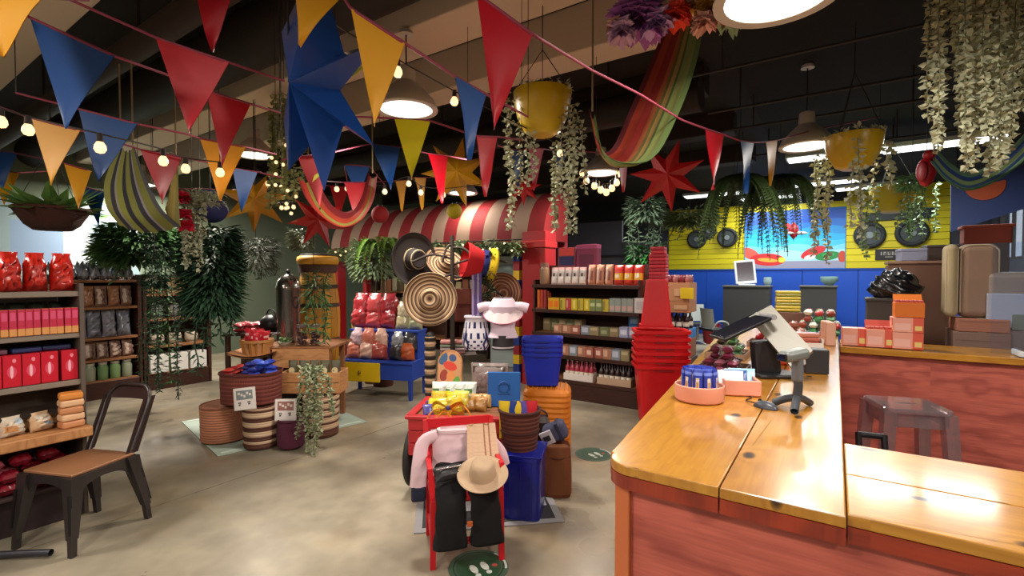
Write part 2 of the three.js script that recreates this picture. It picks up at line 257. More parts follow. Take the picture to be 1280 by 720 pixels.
// ---------- the checkout: three runs of counter with boards on top ----------
const SLANT = 0.097, CT = 1.0, CX0 = -0.62, CX1 = 0.03, CZ0 = -1.45, RZ1 = -2.09, CZ1 = -6.2, BZ0 = -5.02, BZ1 = -5.55, RX = 2.6;
{
  const o = thing('checkout_counter', 'reddish wood clad checkout counter with orange corner post', 'counter', V(CX0 + 0.05, 0, CZ0 - 0.05));
  const L = (x, z) => [x - o.position.x, z - o.position.z], [xa, za] = [0, 0], [xb, zb] = L(CX1 - 0.04, CZ1 + 0.05), h = CT - 0.075;
  part('front_panel', metres(box(RX - CX0 - 0.1, h, 0.03, (RX - CX0 - 0.1) / 2, h / 2, -0.015)), redWood, o);
  { const ln = za - zb - 0.02, sp = part('side_panel', metres(box(0.03, h, ln * Math.hypot(1, SLANT), 0.015, h / 2, -ln * Math.hypot(1, SLANT) / 2 - 0.01)), redWood, o); sp.rotation.y = Math.atan(SLANT); }
  part('inner_panel', metres(box(0.03, h, -zb - 0.6, xb, h / 2, (zb - 0.6) / 2)), redWood, o);
  part('inner_panel', metres(box(RX - CX1 - 0.1, h, 0.03, (RX + CX1) / 2 - o.position.x, h / 2, -0.56)), redWood, o);
  part('end_panel', metres(box(xb + 0.44, h, 0.03, (xb - 0.44) / 2, h / 2, zb)), redWood, o);
  part('corner_post', rbox(0.05, h, 0.05, 0.006, 0.005, h / 2, -0.005), M(0xc0683c, 0.5), o, undefined, undefined, 'orange corner post');
  const w = thing('counter_worktop', 'glossy honey pine worktop boards along the checkout', 'worktop', V(CX0, CT - 0.075, CZ0));
  const bd = (name, x0, x1, z0, z1, swap, ox, round, slant = 0) => {
    const s = new THREE.Shape(), a = x0 - CX0, b = x1 - CX0, c = -(z0 - CZ0), d = -(z1 - CZ0), r = round || 0.002;   // shape plane: x, -z
    s.moveTo(a + r, c); s.lineTo(b, c); s.lineTo(b, d); s.lineTo(a - slant * (d - c), d); s.lineTo(a - slant * r, c + r); s.absarc(a + r, c + r, r, Math.PI, 1.5 * Math.PI, false);
    const g = (dep, bev) => new THREE.ExtrudeGeometry(s, { depth: dep, bevelEnabled: bev > 0, bevelSize: 0, bevelOffset: 0, bevelThickness: bev, bevelSegments: 1, curveSegments: 10 }).rotateX(-Math.PI / 2);
    const top = new THREE.ExtrudeGeometry(s, { depth: 0.024, bevelEnabled: true, bevelSize: 0.004, bevelOffset: -0.004, bevelThickness: 0.004, bevelSegments: 2, curveSegments: 10 }).rotateX(-Math.PI / 2).translate(0, 0.047, 0);
    part('board', metres(top, swap, ox, ox * 1.7), pine, w); part('edge_band', metres(g(0.042, 0), swap, ox), pineEdge, w, undefined, undefined, 'darker red edge band');
  };
  bd('board', CX0, -0.269, CZ0, CZ1, true, 0.1, 0.09, SLANT); bd('board', -0.265, CX1, CZ0, CZ1, true, 0.62);
  bd('board', CX1 + 0.003, RX, CZ0 - 0.02, -1.765, false, 0.3); bd('board', CX1 + 0.003, RX, -1.769, RZ1, false, 0.83);
}
{
  const o = thing('back_counter', 'long back counter of reddish wood behind the clear stool', 'counter', V(CX1 + 0.01, 0, BZ0 - 0.04)), h = CT - 0.06, len = RX - CX1 - 0.02;
  part('front_panel', metres(box(len, h, 0.03, len / 2, h / 2, -0.015), false, 0.4, 0.2), redWood, o);
  part('back_panel', metres(box(len, h, 0.03, len / 2, h / 2, BZ1 - BZ0 + 0.02)), redWood, o);
  part('end_panel', metres(box(0.03, h, -(BZ1 - BZ0) - 0.05, len - 0.015, h / 2, (BZ1 - BZ0) / 2)), redWood, o);
  const w = single('back_worktop', metres(rbox(len, 0.055, BZ0 - BZ1 + 0.04, 0.008, len / 2, 0.0275, 0), false, 0.2, 0.2), pine, 'pine worktop on the long back counter', 'worktop', V(CX1 + 0.01, h + 0.001, (BZ0 + BZ1) / 2));
}
// acrylic guard on the back counter
{
  const o = thing('acrylic_guard', 'clear acrylic guard screen standing on the back counter', 'screen', V(1.75, CT, BZ0 - 0.12));
  part('panel', rbox(1.5, 0.85, 0.008, 0.003, 0, 0.43, 0), new THREE.MeshPhysicalMaterial({ color: 0xf4f8ff, roughness: 0.12, transmission: 1, thickness: 0 }), o);
  for (const s of [-0.6, 0.6]) part('foot', rbox(0.03, 0.04, 0.2, 0.006, s, 0.02, 0), M(0xd8e2ea, 0.3), o);
}
// ---------- things on the checkout ----------
const onTop = (px, py, y = CT) => { const p = HY(px, py, y); p.y = y + 0.001; return p; };
const SN = 'snacks on the checkout';
const rings = (n, r, f) => Array.from({ length: n }, (_, i) => f(i / n * 6.283, i, r));
{
  const p = onTop(874, 500), d = 2.33;
  const o = thing('round_candy_bowl', 'low round peach pink bowl full of blue packets', 'bowl', p);
  part('body', lathe([[0.001, 0], [0.1, 0], [0.112, 0.01], [0.114, 0.075], [0.109, 0.08], [0.104, 0.075], [0.1, 0.02], [0.001, 0.02]], 36), M(0xe79c83, 0.55), o);
  const pk = print(64, 96, (c, w, h) => { c.fillStyle = '#2a3fae'; c.fillRect(0, 0, w, h); c.fillStyle = '#e8dcc8'; c.fillRect(20, 26, 24, 60); c.fillStyle = '#c99a4a'; c.fillRect(24, 40, 16, 30); c.fillStyle = '#6f86e0'; c.fillRect(0, 8, w, 10); });
  const bm = new THREE.MeshPhysicalMaterial({ map: pk, roughness: 0.35, clearcoat: 0.4 });
  for (let i = 0; i < 10; i++) { const a = i / 10 * 6.283 + 0.2; single('snack_packet', bagShape(0.044, 0.135, 0.02), bm, 'blue packet upright in the round pink bowl', 'packet', V(p.x + Math.cos(a) * 0.074, p.y + 0.022, p.z + Math.sin(a) * 0.072), Math.PI / 2 - a, 'blue packets in the round bowl', 0); }
  for (let i = 0; i < 3; i++) single('snack_packet', bagShape(0.05, 0.14, 0.02), bm, 'blue packet upright in the round pink bowl', 'packet', V(p.x - 0.03 + i * 0.03, p.y + 0.024, p.z), 0.6, 'blue packets in the round bowl');
}
{
  const p = onTop(924, 492); p.y = CT + 0.001;
  const o = thing('candy_tub', 'square rounded peach tub holding cyan and white packets', 'tub', p, YAW - 0.2);
  const s = (k, w) => rbox(0.17 * k, w, 0.13 * k, 0.03);
  part('body', merged(rbox(0.16, 0.012, 0.13, 0.005, 0, 0.006, 0), ...[-1, 1].map((k) => rbox(0.17, 0.075, 0.012, 0.005, 0, 0.042, k * 0.065)), ...[-1, 1].map((k) => rbox(0.012, 0.075, 0.14, 0.005, k * 0.08, 0.042, 0))), M(0xe99e86, 0.55), o);
  for (let i = 0; i < 4; i++) single('sweet_packet', bagShape(0.13, 0.09, 0.022), glossy(pick([0x4fa6d8, 0x9fd4ee, 0x2c4f9a, 0xd7e4ee])), 'shiny packet leaning inside the square peach tub', 'packet', V(p.x - 0.03 + i * 0.014, p.y + 0.035, p.z + 0.045 - i * 0.033), YAW - 0.2, 'packets in the peach tub', -0.55);
}
{ // trays of bagged sweets further along
  const heap = (px, py, n, w, dpt, cols, label, group, sz = 0.09, tray) => {
    const p = onTop(px, py);
    const o = thing('sweet_tray', tray, 'tray', p, 0); part('base', rbox(w, 0.012, dpt, 0.005, 0, 0.006, 0), M(0x8a6a50, 0.6), o); for (const k of [-1, 1]) { part('rim', rbox(w, 0.045, 0.01, 0.004, 0, 0.0225, k * dpt / 2), M(0x8a6a50, 0.6), o); part('rim', rbox(0.01, 0.045, dpt, 0.004, k * w / 2, 0.0225, 0), M(0x8a6a50, 0.6), o); }
    pile('sweet_bag', label, 'bag', group, cols.map((k) => glossy(k, 0.3)), sz, sz * 0.55, V(p.x, p.y + 0.012, p.z), w - 0.02, dpt - 0.02, 0, 4);
  };
  heap(903, 466, 15, 0.27, 0.3, [0x6d2138, 0x84304a, 0x9c5868, 0x531428], 'plum coloured sweet bag heaped behind the pink bowls', 'plum sweet bags', 0.062, 'open tray heaped with plum coloured sweets');
  heap(910, 446, 14, 0.26, 0.3, [0x2e5a30, 0x456b3a, 0x8b6450, 0x3f3328], 'green or brown sweet bag heaped beside the screen', 'green and brown sweet bags', 0.065, 'open tray heaped with green and brown sweets');
  heap(956, 432, 12, 0.24, 0.26, [0xb0242a, 0xd8453c, 0x8f1a20], 'red sweet bag heaped beneath the tilted screen', 'red sweet bags under the screen', 0.065, 'tray of red sweets under the tilted screen');
}
{ // two sided till: base, column, sloping customer screen and operator screen
  const p = onTop(965, 470); const o = thing('till_terminal', 'black two sided till with thin tilted screens', 'till', p, YAW);
  const d = 2.85;
  part('base', rbox(0.24, 0.025, 0.2, 0.01, 0.0, 0.0125, 0), M(0x1d1d22, 0.45), o);
  part('column', merged(rbox(0.15, 0.2, 0.07, 0.012, -0.03, 0.12, 0)).rotateZ(0.1), M(0x201f24, 0.45), o);
  const s1 = part('customer_screen', rbox(0.3, 0.018, 0.22, 0.006), M(0x15151b, 0.3), o, V(-0.2, 0.29, 0), [0, 0, 0.44], 'thin black screen'); part('screen_glass', rbox(0.28, 0.004, 0.2, 0.001, 0, 0.011, 0), M(0x23232c, 0.12), s1);
  const K = [[936, 396, 2.95], [964, 381, 2.92], [1016, 438, 2.68], [990, 460, 2.68]].map(([x, y, z]) => W(x, y, z).sub(p).applyAxisAngle(V(0, 1, 0), -YAW)), nn = V(0, 0, 0).crossVectors(K[1].clone().sub(K[0]), K[3].clone().sub(K[0])).normalize(), K2 = K.map((q) => q.clone().addScaledVector(nn, 0.03)), Lq = []; const qd = (a, b, c, e) => Lq.push(a, b, c, a, c, e); qd(K[0], K[1], K[2], K[3]); qd(K2[3], K2[2], K2[1], K2[0]); for (let i = 0; i < 4; i++) qd(K[i], K[(i + 1) % 4], K2[(i + 1) % 4], K2[i]); const sg = new THREE.BufferGeometry(); sg.setAttribute('position', new THREE.Float32BufferAttribute(Lq.flatMap((q) => [q.x, q.y, q.z]), 3)); sg.computeVertexNormals(); part('operator_screen', sg, M(0x8f8d82, 0.4), o, undefined, undefined, 'pale grey back of the screen');
  part('screen_hinge', cyl(0.016, 0.016, 0.2, 12).rotateX(Math.PI / 2), M(0x8b8b90, 0.4), o, V(-0.045, 0.36, 0));
}
{ // hand scanner standing on its foot
  const p = onTop(996, 512); const o = thing('barcode_scanner', 'grey barcode scanner on a three toed stand', 'scanner', p, YAW + 0.3), g = M(0x3f444b, 0.4); o.scale.setScalar(1.12);
  for (const [a, l] of [[-0.25, 0.1], [2.5, 0.09], [4.2, 0.085]]) part('foot', tube([V(0, 0.05, 0), V(Math.cos(a) * l * 0.5, 0.035, Math.sin(a) * l * 0.5), V(Math.cos(a) * l, 0.012, Math.sin(a) * l)], 0.015, 10, 8), g, o);
  part('stem', tube([V(0, 0.045, 0), V(0.005, 0.09, 0), V(0.0, 0.15, 0)], 0.017, 8, 10), g, o);
  part('grip', rbox(0.036, 0.1, 0.04, 0.014, 0.0, 0.16, 0, 3), M(0x6c7178, 0.4), o);
  const h = part('head', rbox(0.12, 0.045, 0.06, 0.018, 0, 0, 0, 3), M(0x6f7472, 0.35), o, V(-0.02, 0.22, 0), [0, 0, 0.12]); part('window', rbox(0.008, 0.03, 0.045, 0.003, -0.06, 0, 0), M(0x151518, 0.1), h); part('trigger', rbox(0.014, 0.035, 0.016, 0.005, 0.045, -0.03, 0), M(0xd2d2d4, 0.35), h);
}
{
  const p = onTop(957, 510); const o = thing('computer_mouse', 'dark grey computer mouse with trailing cable', 'mouse', p, YAW + 0.5);
  part('body', new THREE.SphereGeometry(1, 20, 12, 0, 6.283, 0, 1.5708).scale(0.034, 0.032, 0.056), M(0x42464f, 0.35), o); part('wheel', cyl(0.008, 0.008, 0.006, 12).rotateZ(Math.PI / 2), M(0x1a1a1c, 0.4), o, V(0, 0.028, -0.028));
  part('cable', tube([V(0, 0.01, -0.055), V(0.03, 0.004, -0.12), V(0.1, 0.004, -0.14), V(0.14, 0.004, -0.24)], 0.003, 20, 5), M(0x1c1c20, 0.5), o);
}
{
  const p = onTop(1018, 466); single('card_reader_box', rbox(0.13, 0.15, 0.11, 0.008, 0, 0.075, 0), M(0x2c2a2c, 0.5), 'plain black box beside the scanner', 'box', p, YAW - 0.3);
  const q = onTop(1008, 452); const t = thing('sweet_display_box', 'open white display box packed with salmon wrapped bars', 'box', V(q.x - 0.02, q.y, q.z - 0.06), YAW - 0.25);
  part('carton', merged(rbox(0.2, 0.16, 0.01, 0.003, 0, 0.08, -0.06), rbox(0.2, 0.13, 0.01, 0.003, 0, 0.065, 0.06), rbox(0.01, 0.16, 0.13, 0.003, -0.1, 0.08, 0), rbox(0.01, 0.16, 0.13, 0.003, 0.1, 0.08, 0), box(0.2, 0.01, 0.12, 0, 0.005, 0)), M(0xdfd3cb, 0.6), t);
  for (let i = 0; i < 6; i++) single('wrapped_bar', rbox(0.18, 0.03, 0.1, 0.01), glossy(pick([0xb8604e, 0xa2503f, 0xc47a63])), `salmon wrapped bar, ${ORD[i]} from the bottom of the white display box`, 'bar', V(t.position.x, t.position.y + 0.027 + i * 0.031, t.position.z), YAW - 0.25, 'bars in the display box');
  const r = onTop(978, 456); for (let i = 0; i < 2; i++) single('red_candy_jar', lathe([[0.001, 0], [0.035, 0], [0.042, 0.02], [0.042, 0.05], [0.03, 0.065], [0.001, 0.068]], 18), glossy(0xc02c28), i ? 'upper of two round red sweet tins behind the scanner' : 'lower of two round red sweet tins behind the scanner', 'tin', V(r.x + i * 0.002, r.y + i * 0.07, r.z), 0, 'red tins behind the scanner');
  // stack of yellow packs, lollipops and sweets at the far end
  const s = onTop(984, 412); for (let i = 0; i < 7; i++) single('flat_yellow_pack', rbox(0.24, 0.032, 0.15, 0.012), glossy([0xb9a523, 0xc9b733, 0x8f8a28][i % 3]), i === 6 ? 'flat yellow pack topmost of the stack at the counter end' : `flat yellow pack, ${ORD[i]} up from the little brown stand`, 'pack', V(s.x, s.y + 0.22 + i * 0.033, s.z), YAW - 0.4, 'stack of yellow packs');
  single('pack_stand', rbox(0.28, 0.2, 0.2, 0.008, 0, 0.1, 0), M(0x6b4a3e, 0.6), 'small brown stand carrying the yellow packs', 'stand', V(s.x, CT + 0.001, s.z), YAW - 0.4);
  { const q2 = onTop(1024, 417), q3 = onTop(984, 428); pile('ribbon_sweet', 'green, red or white wrapped sweet piled at the counter end', 'sweet', 'wrapped sweets at the counter end', [0x5fae7a, 0xb9303a, 0x3f8a54, 0xd7dcd0, 0x8a3b2c].map((k) => glossy(k)), 0.085, 0.055, q2, 0.42, 0.4, 0, 4); pile('copper_sweet_bag', 'copper foil sweet bag beside the display box', 'bag', 'copper sweet bags', [0x9c5238, 0xb35a3c, 0x7c3a2a].map((k) => glossy(k)), 0.085, 0.055, q3, 0.3, 0.3, 0, 3); }
  const w = onTop(1038, 432); for (let i = 0; i < 3; i++) single('peach_wafer_pack', rbox(0.07, 0.2, 0.06, 0.01, 0, 0.1, 0), M(0xd9a58d, 0.5), 'tall peach wafer pack on the counter edge', 'pack', V(w.x - 0.02 * i, w.y, w.z - 0.09 * i), 0.2, 'peach wafer packs');
}
{ // orange cartons on the back counter
  const carton = print(128, 128, (c, w, h) => { c.fillStyle = '#e8a08a'; c.fillRect(0, 0, w, h); c.fillStyle = '#d95a44'; c.fillRect(84, 0, 44, h); c.fillStyle = '#e8c877'; c.fillRect(92, 70, 30, 40); c.fillStyle = '#f0b6a8'; c.fillRect(8, 50, 66, 60); });
  const cm = new THREE.MeshStandardMaterial({ map: carton, roughness: 0.5 }), om = M(0xd9701c, 0.5), rm = M(0xb8483a, 0.5);
  const put = (px, py, w, h, dd, label, mat, y = CT) => { const p = HY(px, py, y); p.y = y + 0.001; const o = thing('snack_carton', label, 'carton', p, 0.06); part('carton', rbox(w, h, dd, 0.004, 0, h / 2, 0), mat, o); return o; };
  const z = -5.14;
  const at = (px) => ZP(px, 400, z);
  const place = (px, y, w, h, dd, label, mat, lid) => { const p = at(px); p.y = y + 0.001; const o = thing('snack_carton', label, 'carton', p, 0.05); part('carton', rbox(w, h, dd, 0.004, 0, h / 2, 0), mat, o); if (lid) { part('flap', rbox(w, 0.006, dd * 0.6, 0.002), lid, o, V(0, h + 0.03, -dd * 0.3), [0.9, 0, 0]); part('sweets', merged(...Array.from({ length: 6 }, (_, i) => rbox(w * 0.16, 0.03, dd * 0.7, 0.008, -w * 0.4 + i * w * 0.16, h + 0.006, 0))), rm, o); } return o; };
  const sc = 602 / 4.15;
  place(1067, CT, 0.17, 0.15, 0.14, 'pink and red carton standing alone at the counter corner', cm, null);
  place(1099, CT, 0.19, 0.15, 0.16, 'pink carton with its lid folded open', cm, rm);
  place(1133, CT, 0.2, 0.135, 0.16, 'pink carton at the bottom of the orange topped pile', cm, null);
  place(1133, CT + 0.137, 0.2, 0.12, 0.16, 'pink carton in the middle of the orange topped pile', cm, null);
  place(1135, CT + 0.26, 0.19, 0.12, 0.15, 'orange open topped carton crowning the pile', om, M(0xe07a2a, 0.5));
}
// ---------- clear stool behind the counter ----------
{
  const p = V(0.34, 0, -3.5), o = thing('clear_stool', 'smoky clear plastic stool with splayed legs', 'stool', p, 0.3), H = 0.89;
  const pm = new THREE.MeshPhysicalMaterial({ color: 0xcdc0c4, roughness: 0.1, transmission: 0.88, thickness: 0, ior: 1.45 });
  const sh = new THREE.Shape(); const w = 0.155, r = 0.04; sh.moveTo(-w + r, -w); sh.lineTo(w - r, -w); sh.absarc(w - r, -w + r, r, -1.57, 0); sh.lineTo(w, w - r); sh.absarc(w - r, w - r, r, 0, 1.57); sh.lineTo(-w + r, w); sh.absarc(-w + r, w - r, r, 1.57, 3.14); sh.lineTo(-w, -w + r); sh.absarc(-w + r, -w + r, r, 3.14, 4.71);
  const hole = new THREE.Path(); hole.absellipse(0, 0, 0.055, 0.018, 0, 6.283); sh.holes.push(hole);
  part('seat', extrude(sh, 0.012, 0.008).rotateX(-Math.PI / 2).translate(0, H - 0.03, 0), pm, o);
  for (const [a, b] of [[1, 1], [1, -1], [-1, 1], [-1, -1]]) part('leg', taper(V(a * 0.135, H - 0.03, b * 0.135), V(a * 0.185, 0, b * 0.185), 0.06, 0.05), pm, o);
  for (const [a, b, t] of [[0, 1, 0], [0, -1, 0], [1, 0, 1.5708], [-1, 0, 1.5708]]) part('apron', rbox(0.23, 0.07, 0.01, 0.004), pm, o, V(a * 0.148, H - 0.075, b * 0.148), [0, t, 0]);
}
function taper(a, b, w1, w2, d1 = w1, d2 = w2) {   // a four sided bar whose section shrinks from a to b
  const g = new THREE.CylinderGeometry(0.7071, 0.7071, 1, 4, 6, false).rotateY(Math.PI / 4).toNonIndexed(), p = g.attributes.position, dir = b.clone().sub(a);
  for (let i = 0; i < p.count; i++) { const t = 0.5 - p.getY(i), w = w1 + (w2 - w1) * t, d = d1 + (d2 - d1) * t; p.setXYZ(i, a.x + dir.x * t + p.getX(i) * w, a.y + dir.y * t, a.z + dir.z * t + p.getZ(i) * d); }
  g.computeVertexNormals(); return g;
}
{ // something dark folded behind the long counter
  const p = V(0.17, 0, -2.75), o = thing('folded_step_stool', 'black folding step stool with a pale tread behind the counter', 'step stool', p, 0.2);
  part('frame', merged(bar(V(-0.06, 0, 0.16), V(-0.06, 0.86, -0.06), 0.014), bar(V(0.04, 0, 0.16), V(0.04, 0.86, -0.06), 0.014), bar(V(-0.06, 0.85, -0.06), V(0.04, 0.85, -0.06), 0.014)), blackMetal, o); part('tread', rbox(0.12, 0.02, 0.2, 0.006, -0.01, 0.68, 0.0).rotateX(0.2), M(0xb9c4d0, 0.5), o);
}
// ---------- metal cafe chair ----------
{
  const S = 0.45, c4 = [[48, 583], [73, 602], [161, 573], [118, 557]].map(([x, y]) => HY(x, y, S)), c = c4.reduce((a, b) => a.add(b), V(0, 0, 0)).multiplyScalar(0.25);
  const q = [[48, 583], [73, 602], [161, 573], [118, 557]].map(([x, y]) => HY(x, y, S)), f = q[0].clone().add(q[1]).sub(q[2]).sub(q[3]).normalize();
  const o = thing('metal_cafe_chair', 'gunmetal cafe chair with brown seat and bent back hoop', 'chair', V(c.x, 0, c.z), Math.atan2(f.x, f.z));
  const gm = M(0x4a4545, 0.32, { metalness: 0.75 }), w = 0.18;
  part('seat', rbox(0.37, 0.02, 0.37, 0.009, 0, S, 0, 3), M(0x8a5f40, 0.45, { metalness: 0.2 }), o, undefined, undefined, 'brown seat');
  for (const [a, b] of [[1, 1], [1, -1], [-1, 1], [-1, -1]]) { const k = part('leg', merged(taper(V(a * 0.165, S - 0.008, b * 0.165), V(a * 0.205, 0.1, b * (b < 0 ? 0.235 : 0.205)), 0.075, 0.04, 0.075, 0.04), taper(V(a * 0.205, 0.1, b * (b < 0 ? 0.235 : 0.205)), V(a * 0.21, 0, b * (b < 0 ? 0.245 : 0.21)), 0.032, 0.03)), gm, o); part('groove', taper(V(a * 0.199, S - 0.1, b * 0.21), V(a * 0.216, 0.13, b * (b < 0 ? 0.256 : 0.222)), 0.02, 0.012, 0.012, 0.012), M(0x221f20, 0.5, { metalness: 0.5 }), k); }
  const arch = new THREE.Shape(); arch.moveTo(-0.15, 0); arch.lineTo(0.15, 0); arch.lineTo(0.16, -0.13); arch.quadraticCurveTo(0.13, -0.045, 0, -0.045); arch.quadraticCurveTo(-0.13, -0.045, -0.16, -0.13); arch.lineTo(-0.15, 0);
  for (let k = 0; k < 4; k++) part('apron', extrude(arch, 0.006, 0.002).translate(0, S - 0.012, 0.178).rotateY(k * Math.PI / 2), gm, o);
  part('back_hoop', tube([V(-0.165, S, -0.17), V(-0.172, 0.62, -0.24), V(-0.168, 0.79, -0.305), V(-0.12, 0.85, -0.33), V(0, 0.86, -0.335), V(0.12, 0.85, -0.33), V(0.168, 0.79, -0.305), V(0.172, 0.62, -0.24), V(0.165, S, -0.17)], 0.013, 40, 8), gm, o);
  part('top_rail', sheet((u, v) => V((u - 0.5) * 0.3, 0.77 + v * 0.085, -0.3 - 0.035 * v - 0.015 * Math.sin(u * 3.14)), 10, 3), M(0x3a2a28, 0.4, { metalness: 0.5, side: THREE.DoubleSide }), o);
  for (const a of [-1, 1]) part('side_rail', sheet((u, v) => V(a * (0.178 - 0.012 * u), S + 0.005 + v * 0.34, -0.175 - 0.13 * v + (u - 0.5) * 0.075), 3, 8), M(0x3a2a28, 0.4, { metalness: 0.5, side: THREE.DoubleSide }), o);
}
// ---------- shared builders for goods ----------
// rounded-rectangle tub: profile of [scale, height] pairs run from the inside base round the rim
function tubShape(rx, rz, profile, e = 5, n = 28) {
  const pos = [], uv = [], idx = [];
  profile.forEach(([s, y], j) => { for (let i = 0; i <= n; i++) { const a = i / n * 6.28319, c = Math.cos(a), q = Math.sin(a); pos.push(Math.sign(c) * Math.pow(Math.abs(c), 2 / e) * rx * s, y, Math.sign(q) * Math.pow(Math.abs(q), 2 / e) * rz * s); uv.push(i / n, j / (profile.length - 1)); } });
  for (let j = 0; j + 1 < profile.length; j++) for (let i = 0; i < n; i++) { const a = j * (n + 1) + i, b = a + 1, c = a + n + 1, d = c + 1; idx.push(a, c, b, b, c, d); }
  const g = new THREE.BufferGeometry(); g.setAttribute('position', new THREE.Float32BufferAttribute(pos, 3)); g.setAttribute('uv', new THREE.Float32BufferAttribute(uv, 2)); g.setIndex(idx); const f = g.toNonIndexed(); f.computeVertexNormals(); return f;
}
// basket of coiled rope: colour changes coil by coil
function coilBasket(profile, coils, colours, e = 2, rx = 1, rz = 1, n = 36) {
  const pos = [], col = [], idx = []; const L = []; for (let i = 0; i + 1 < profile.length; i++) L.push(Math.hypot(profile[i + 1][0] - profile[i][0], profile[i + 1][1] - profile[i][1])); const T = L.reduce((a, b) => a + b, 0);
  const at = (t) => { let s = t * T; for (let i = 0; i < L.length; i++) { if (s <= L[i] || i === L.length - 1) { const k = Math.min(1, s / L[i]); return [profile[i][0] + (profile[i + 1][0] - profile[i][0]) * k, profile[i][1] + (profile[i + 1][1] - profile[i][1]) * k]; } s -= L[i]; } };
  const R = 4, rows = coils * R; const bump = T / coils * 0.22;
  for (let j = 0; j <= rows; j++) { const p = at(j / rows), b = bump * Math.abs(Math.sin(j / R * Math.PI)); const c = new THREE.Color(colours(Math.min(coils - 1, Math.floor((j + 0.01) / R)), coils));
    for (let i = 0; i <= n; i++) { const a = i / n * 6.28319, ca = Math.cos(a), sa = Math.sin(a), r = Math.max(0.0005, p[0] + b); pos.push(Math.sign(ca) * Math.pow(Math.abs(ca), 2 / e) * r * rx, p[1], Math.sign(sa) * Math.pow(Math.abs(sa), 2 / e) * r * rz); col.push(c.r, c.g, c.b); } }
  for (let j = 0; j < rows; j++) for (let i = 0; i < n; i++) { const a = j * (n + 1) + i, b = a + 1, c = a + n + 1, d = c + 1; idx.push(a, c, b, b, c, d); }
  const g = new THREE.BufferGeometry(); g.setAttribute('position', new THREE.Float32BufferAttribute(pos, 3)); g.setAttribute('color', new THREE.Float32BufferAttribute(col, 3)); g.setIndex(idx); g.computeVertexNormals(); return g;
}
const bottleGeo = (h, r) => lathe([[0.001, 0], [r, 0], [r, h * 0.55], [r * 0.9, h * 0.64], [r * 0.38, h * 0.78], [r * 0.36, h * 0.95], [0.001, h * 0.95]], 12);
const packPrint = (bg, ...bands) => new THREE.MeshPhysicalMaterial({ map: print(64, 64, (c) => { c.fillStyle = bg; c.fillRect(0, 0, 64, 64); for (const [col, x, y, w, h] of bands) { c.fillStyle = col; c.fillRect(x, y, w, h); } }), roughness: 0.42, clearcoat: 0.25 });
function bottle(pos, h, r, body, cap, label, group) { const o = thing('bottle', label, 'bottle', pos, 0, group); part('glass', bottleGeo(h, r), body, o); part('cap', cyl(r * 0.42, r * 0.42, h * 0.07, 10, 0, h * 0.965, 0), cap, o); part('label', cyl(r * 1.01, r * 1.01, h * 0.26, 12, 0, h * 0.3, 0, true), M(0xe6dccb, 0.6), o); return o; }

// ---------- central dark wood shelf unit ----------
const GZ = -5.58, GX0 = -3.42, GX1 = -1.93;
const gy = [ZP(740, 479, GZ).y, ZP(740, 448, GZ).y, ZP(730, 419, GZ).y, ZP(735, 389, GZ).y, ZP(735, 356.5, GZ).y];
{
  const o = thing('shelf_unit', 'dark brown wooden shelf unit of boxed sweets behind red baskets', 'shelf', V((GX0 + GX1) / 2, 0, GZ - 0.25)), w = GX1 - GX0;
  part('plinth', metres(rbox(w, gy[0] - 0.03, 0.5, 0.006, 0, (gy[0] - 0.03) / 2, 0)), darkWood, o);
  part('back_panel', metres(box(w, 1.75, 0.03, 0, 0.875, -0.24)), darkWood, o);
  for (const s of [-1, 1]) part('side_panel', metres(rbox(0.03, 1.55, 0.46, 0.004, s * (w / 2 - 0.015), 0.775, -0.01)), darkWood, o);
  for (const y of gy) part('shelf', metres(rbox(w - 0.04, 0.035, 0.48, 0.006, 0, y - 0.018, 0.01)), brownWood, o);
  for (const y of gy) part('shelf_lip', metres(rbox(w, 0.045, 0.012, 0.003, 0, y - 0.018, 0.256)), darkWood, o);
}
const gx = (px) => ZP(px, 400, GZ).x;
function rowOf(n, px0, px1, y, z, make) { const a = gx(px0), b = gx(px1), s = (b - a) / n; for (let i = 0; i < n; i++) make(V(a + s * (i + 0.5), y + 0.001, z + rr(-0.012, 0.012)), s, i); }
const silver = packPrint('#c9bdb8', ['#f2ece8', 6, 34, 52, 24], ['#4a3a38', 22, 22, 20, 12], ['#b98a86', 0, 0, 64, 8]), rose = packPrint('#c48a72', ['#e8c9b4', 10, 8, 18, 50], ['#8a4a3a', 36, 20, 16, 30]), flame = packPrint('#d9342c', ['#f0b32a', 0, 26, 64, 22], ['#f7e2c8', 14, 30, 26, 12], ['#c7443e', 0, 52, 64, 12]);
rowOf(5, 684, 729, gy[4], GZ - 0.1, (p, s, i) => single('biscuit_pack', bagShape(s * 0.98, 0.23, 0.07), silver, `silvery biscuit pack, ${ORD[i]} from the brown jar`, 'pack', p, 0, 'silvery packs on the top shelf', -0.08));
rowOf(3, 730, 762, gy[4], GZ - 0.1, (p, s, i) => single('wafer_pack', bagShape(s * 0.97, 0.26, 0.08), rose, `rosy wafer bag, ${ORD[i]} after the silvery packs`, 'bag', p, rr(-0.2, 0.2), 'rosy bags on the top shelf', -0.08));
rowOf(3, 763, 800, gy[4], GZ - 0.12, (p, s, i) => single('crisp_bag', bagShape(s * 0.98, 0.25, 0.1), flame, `red and yellow crisp bag, ${ORD[i]} after the rosy bags`, 'bag', p, rr(-0.1, 0.1), 'red and yellow crisp bags', -0.1));
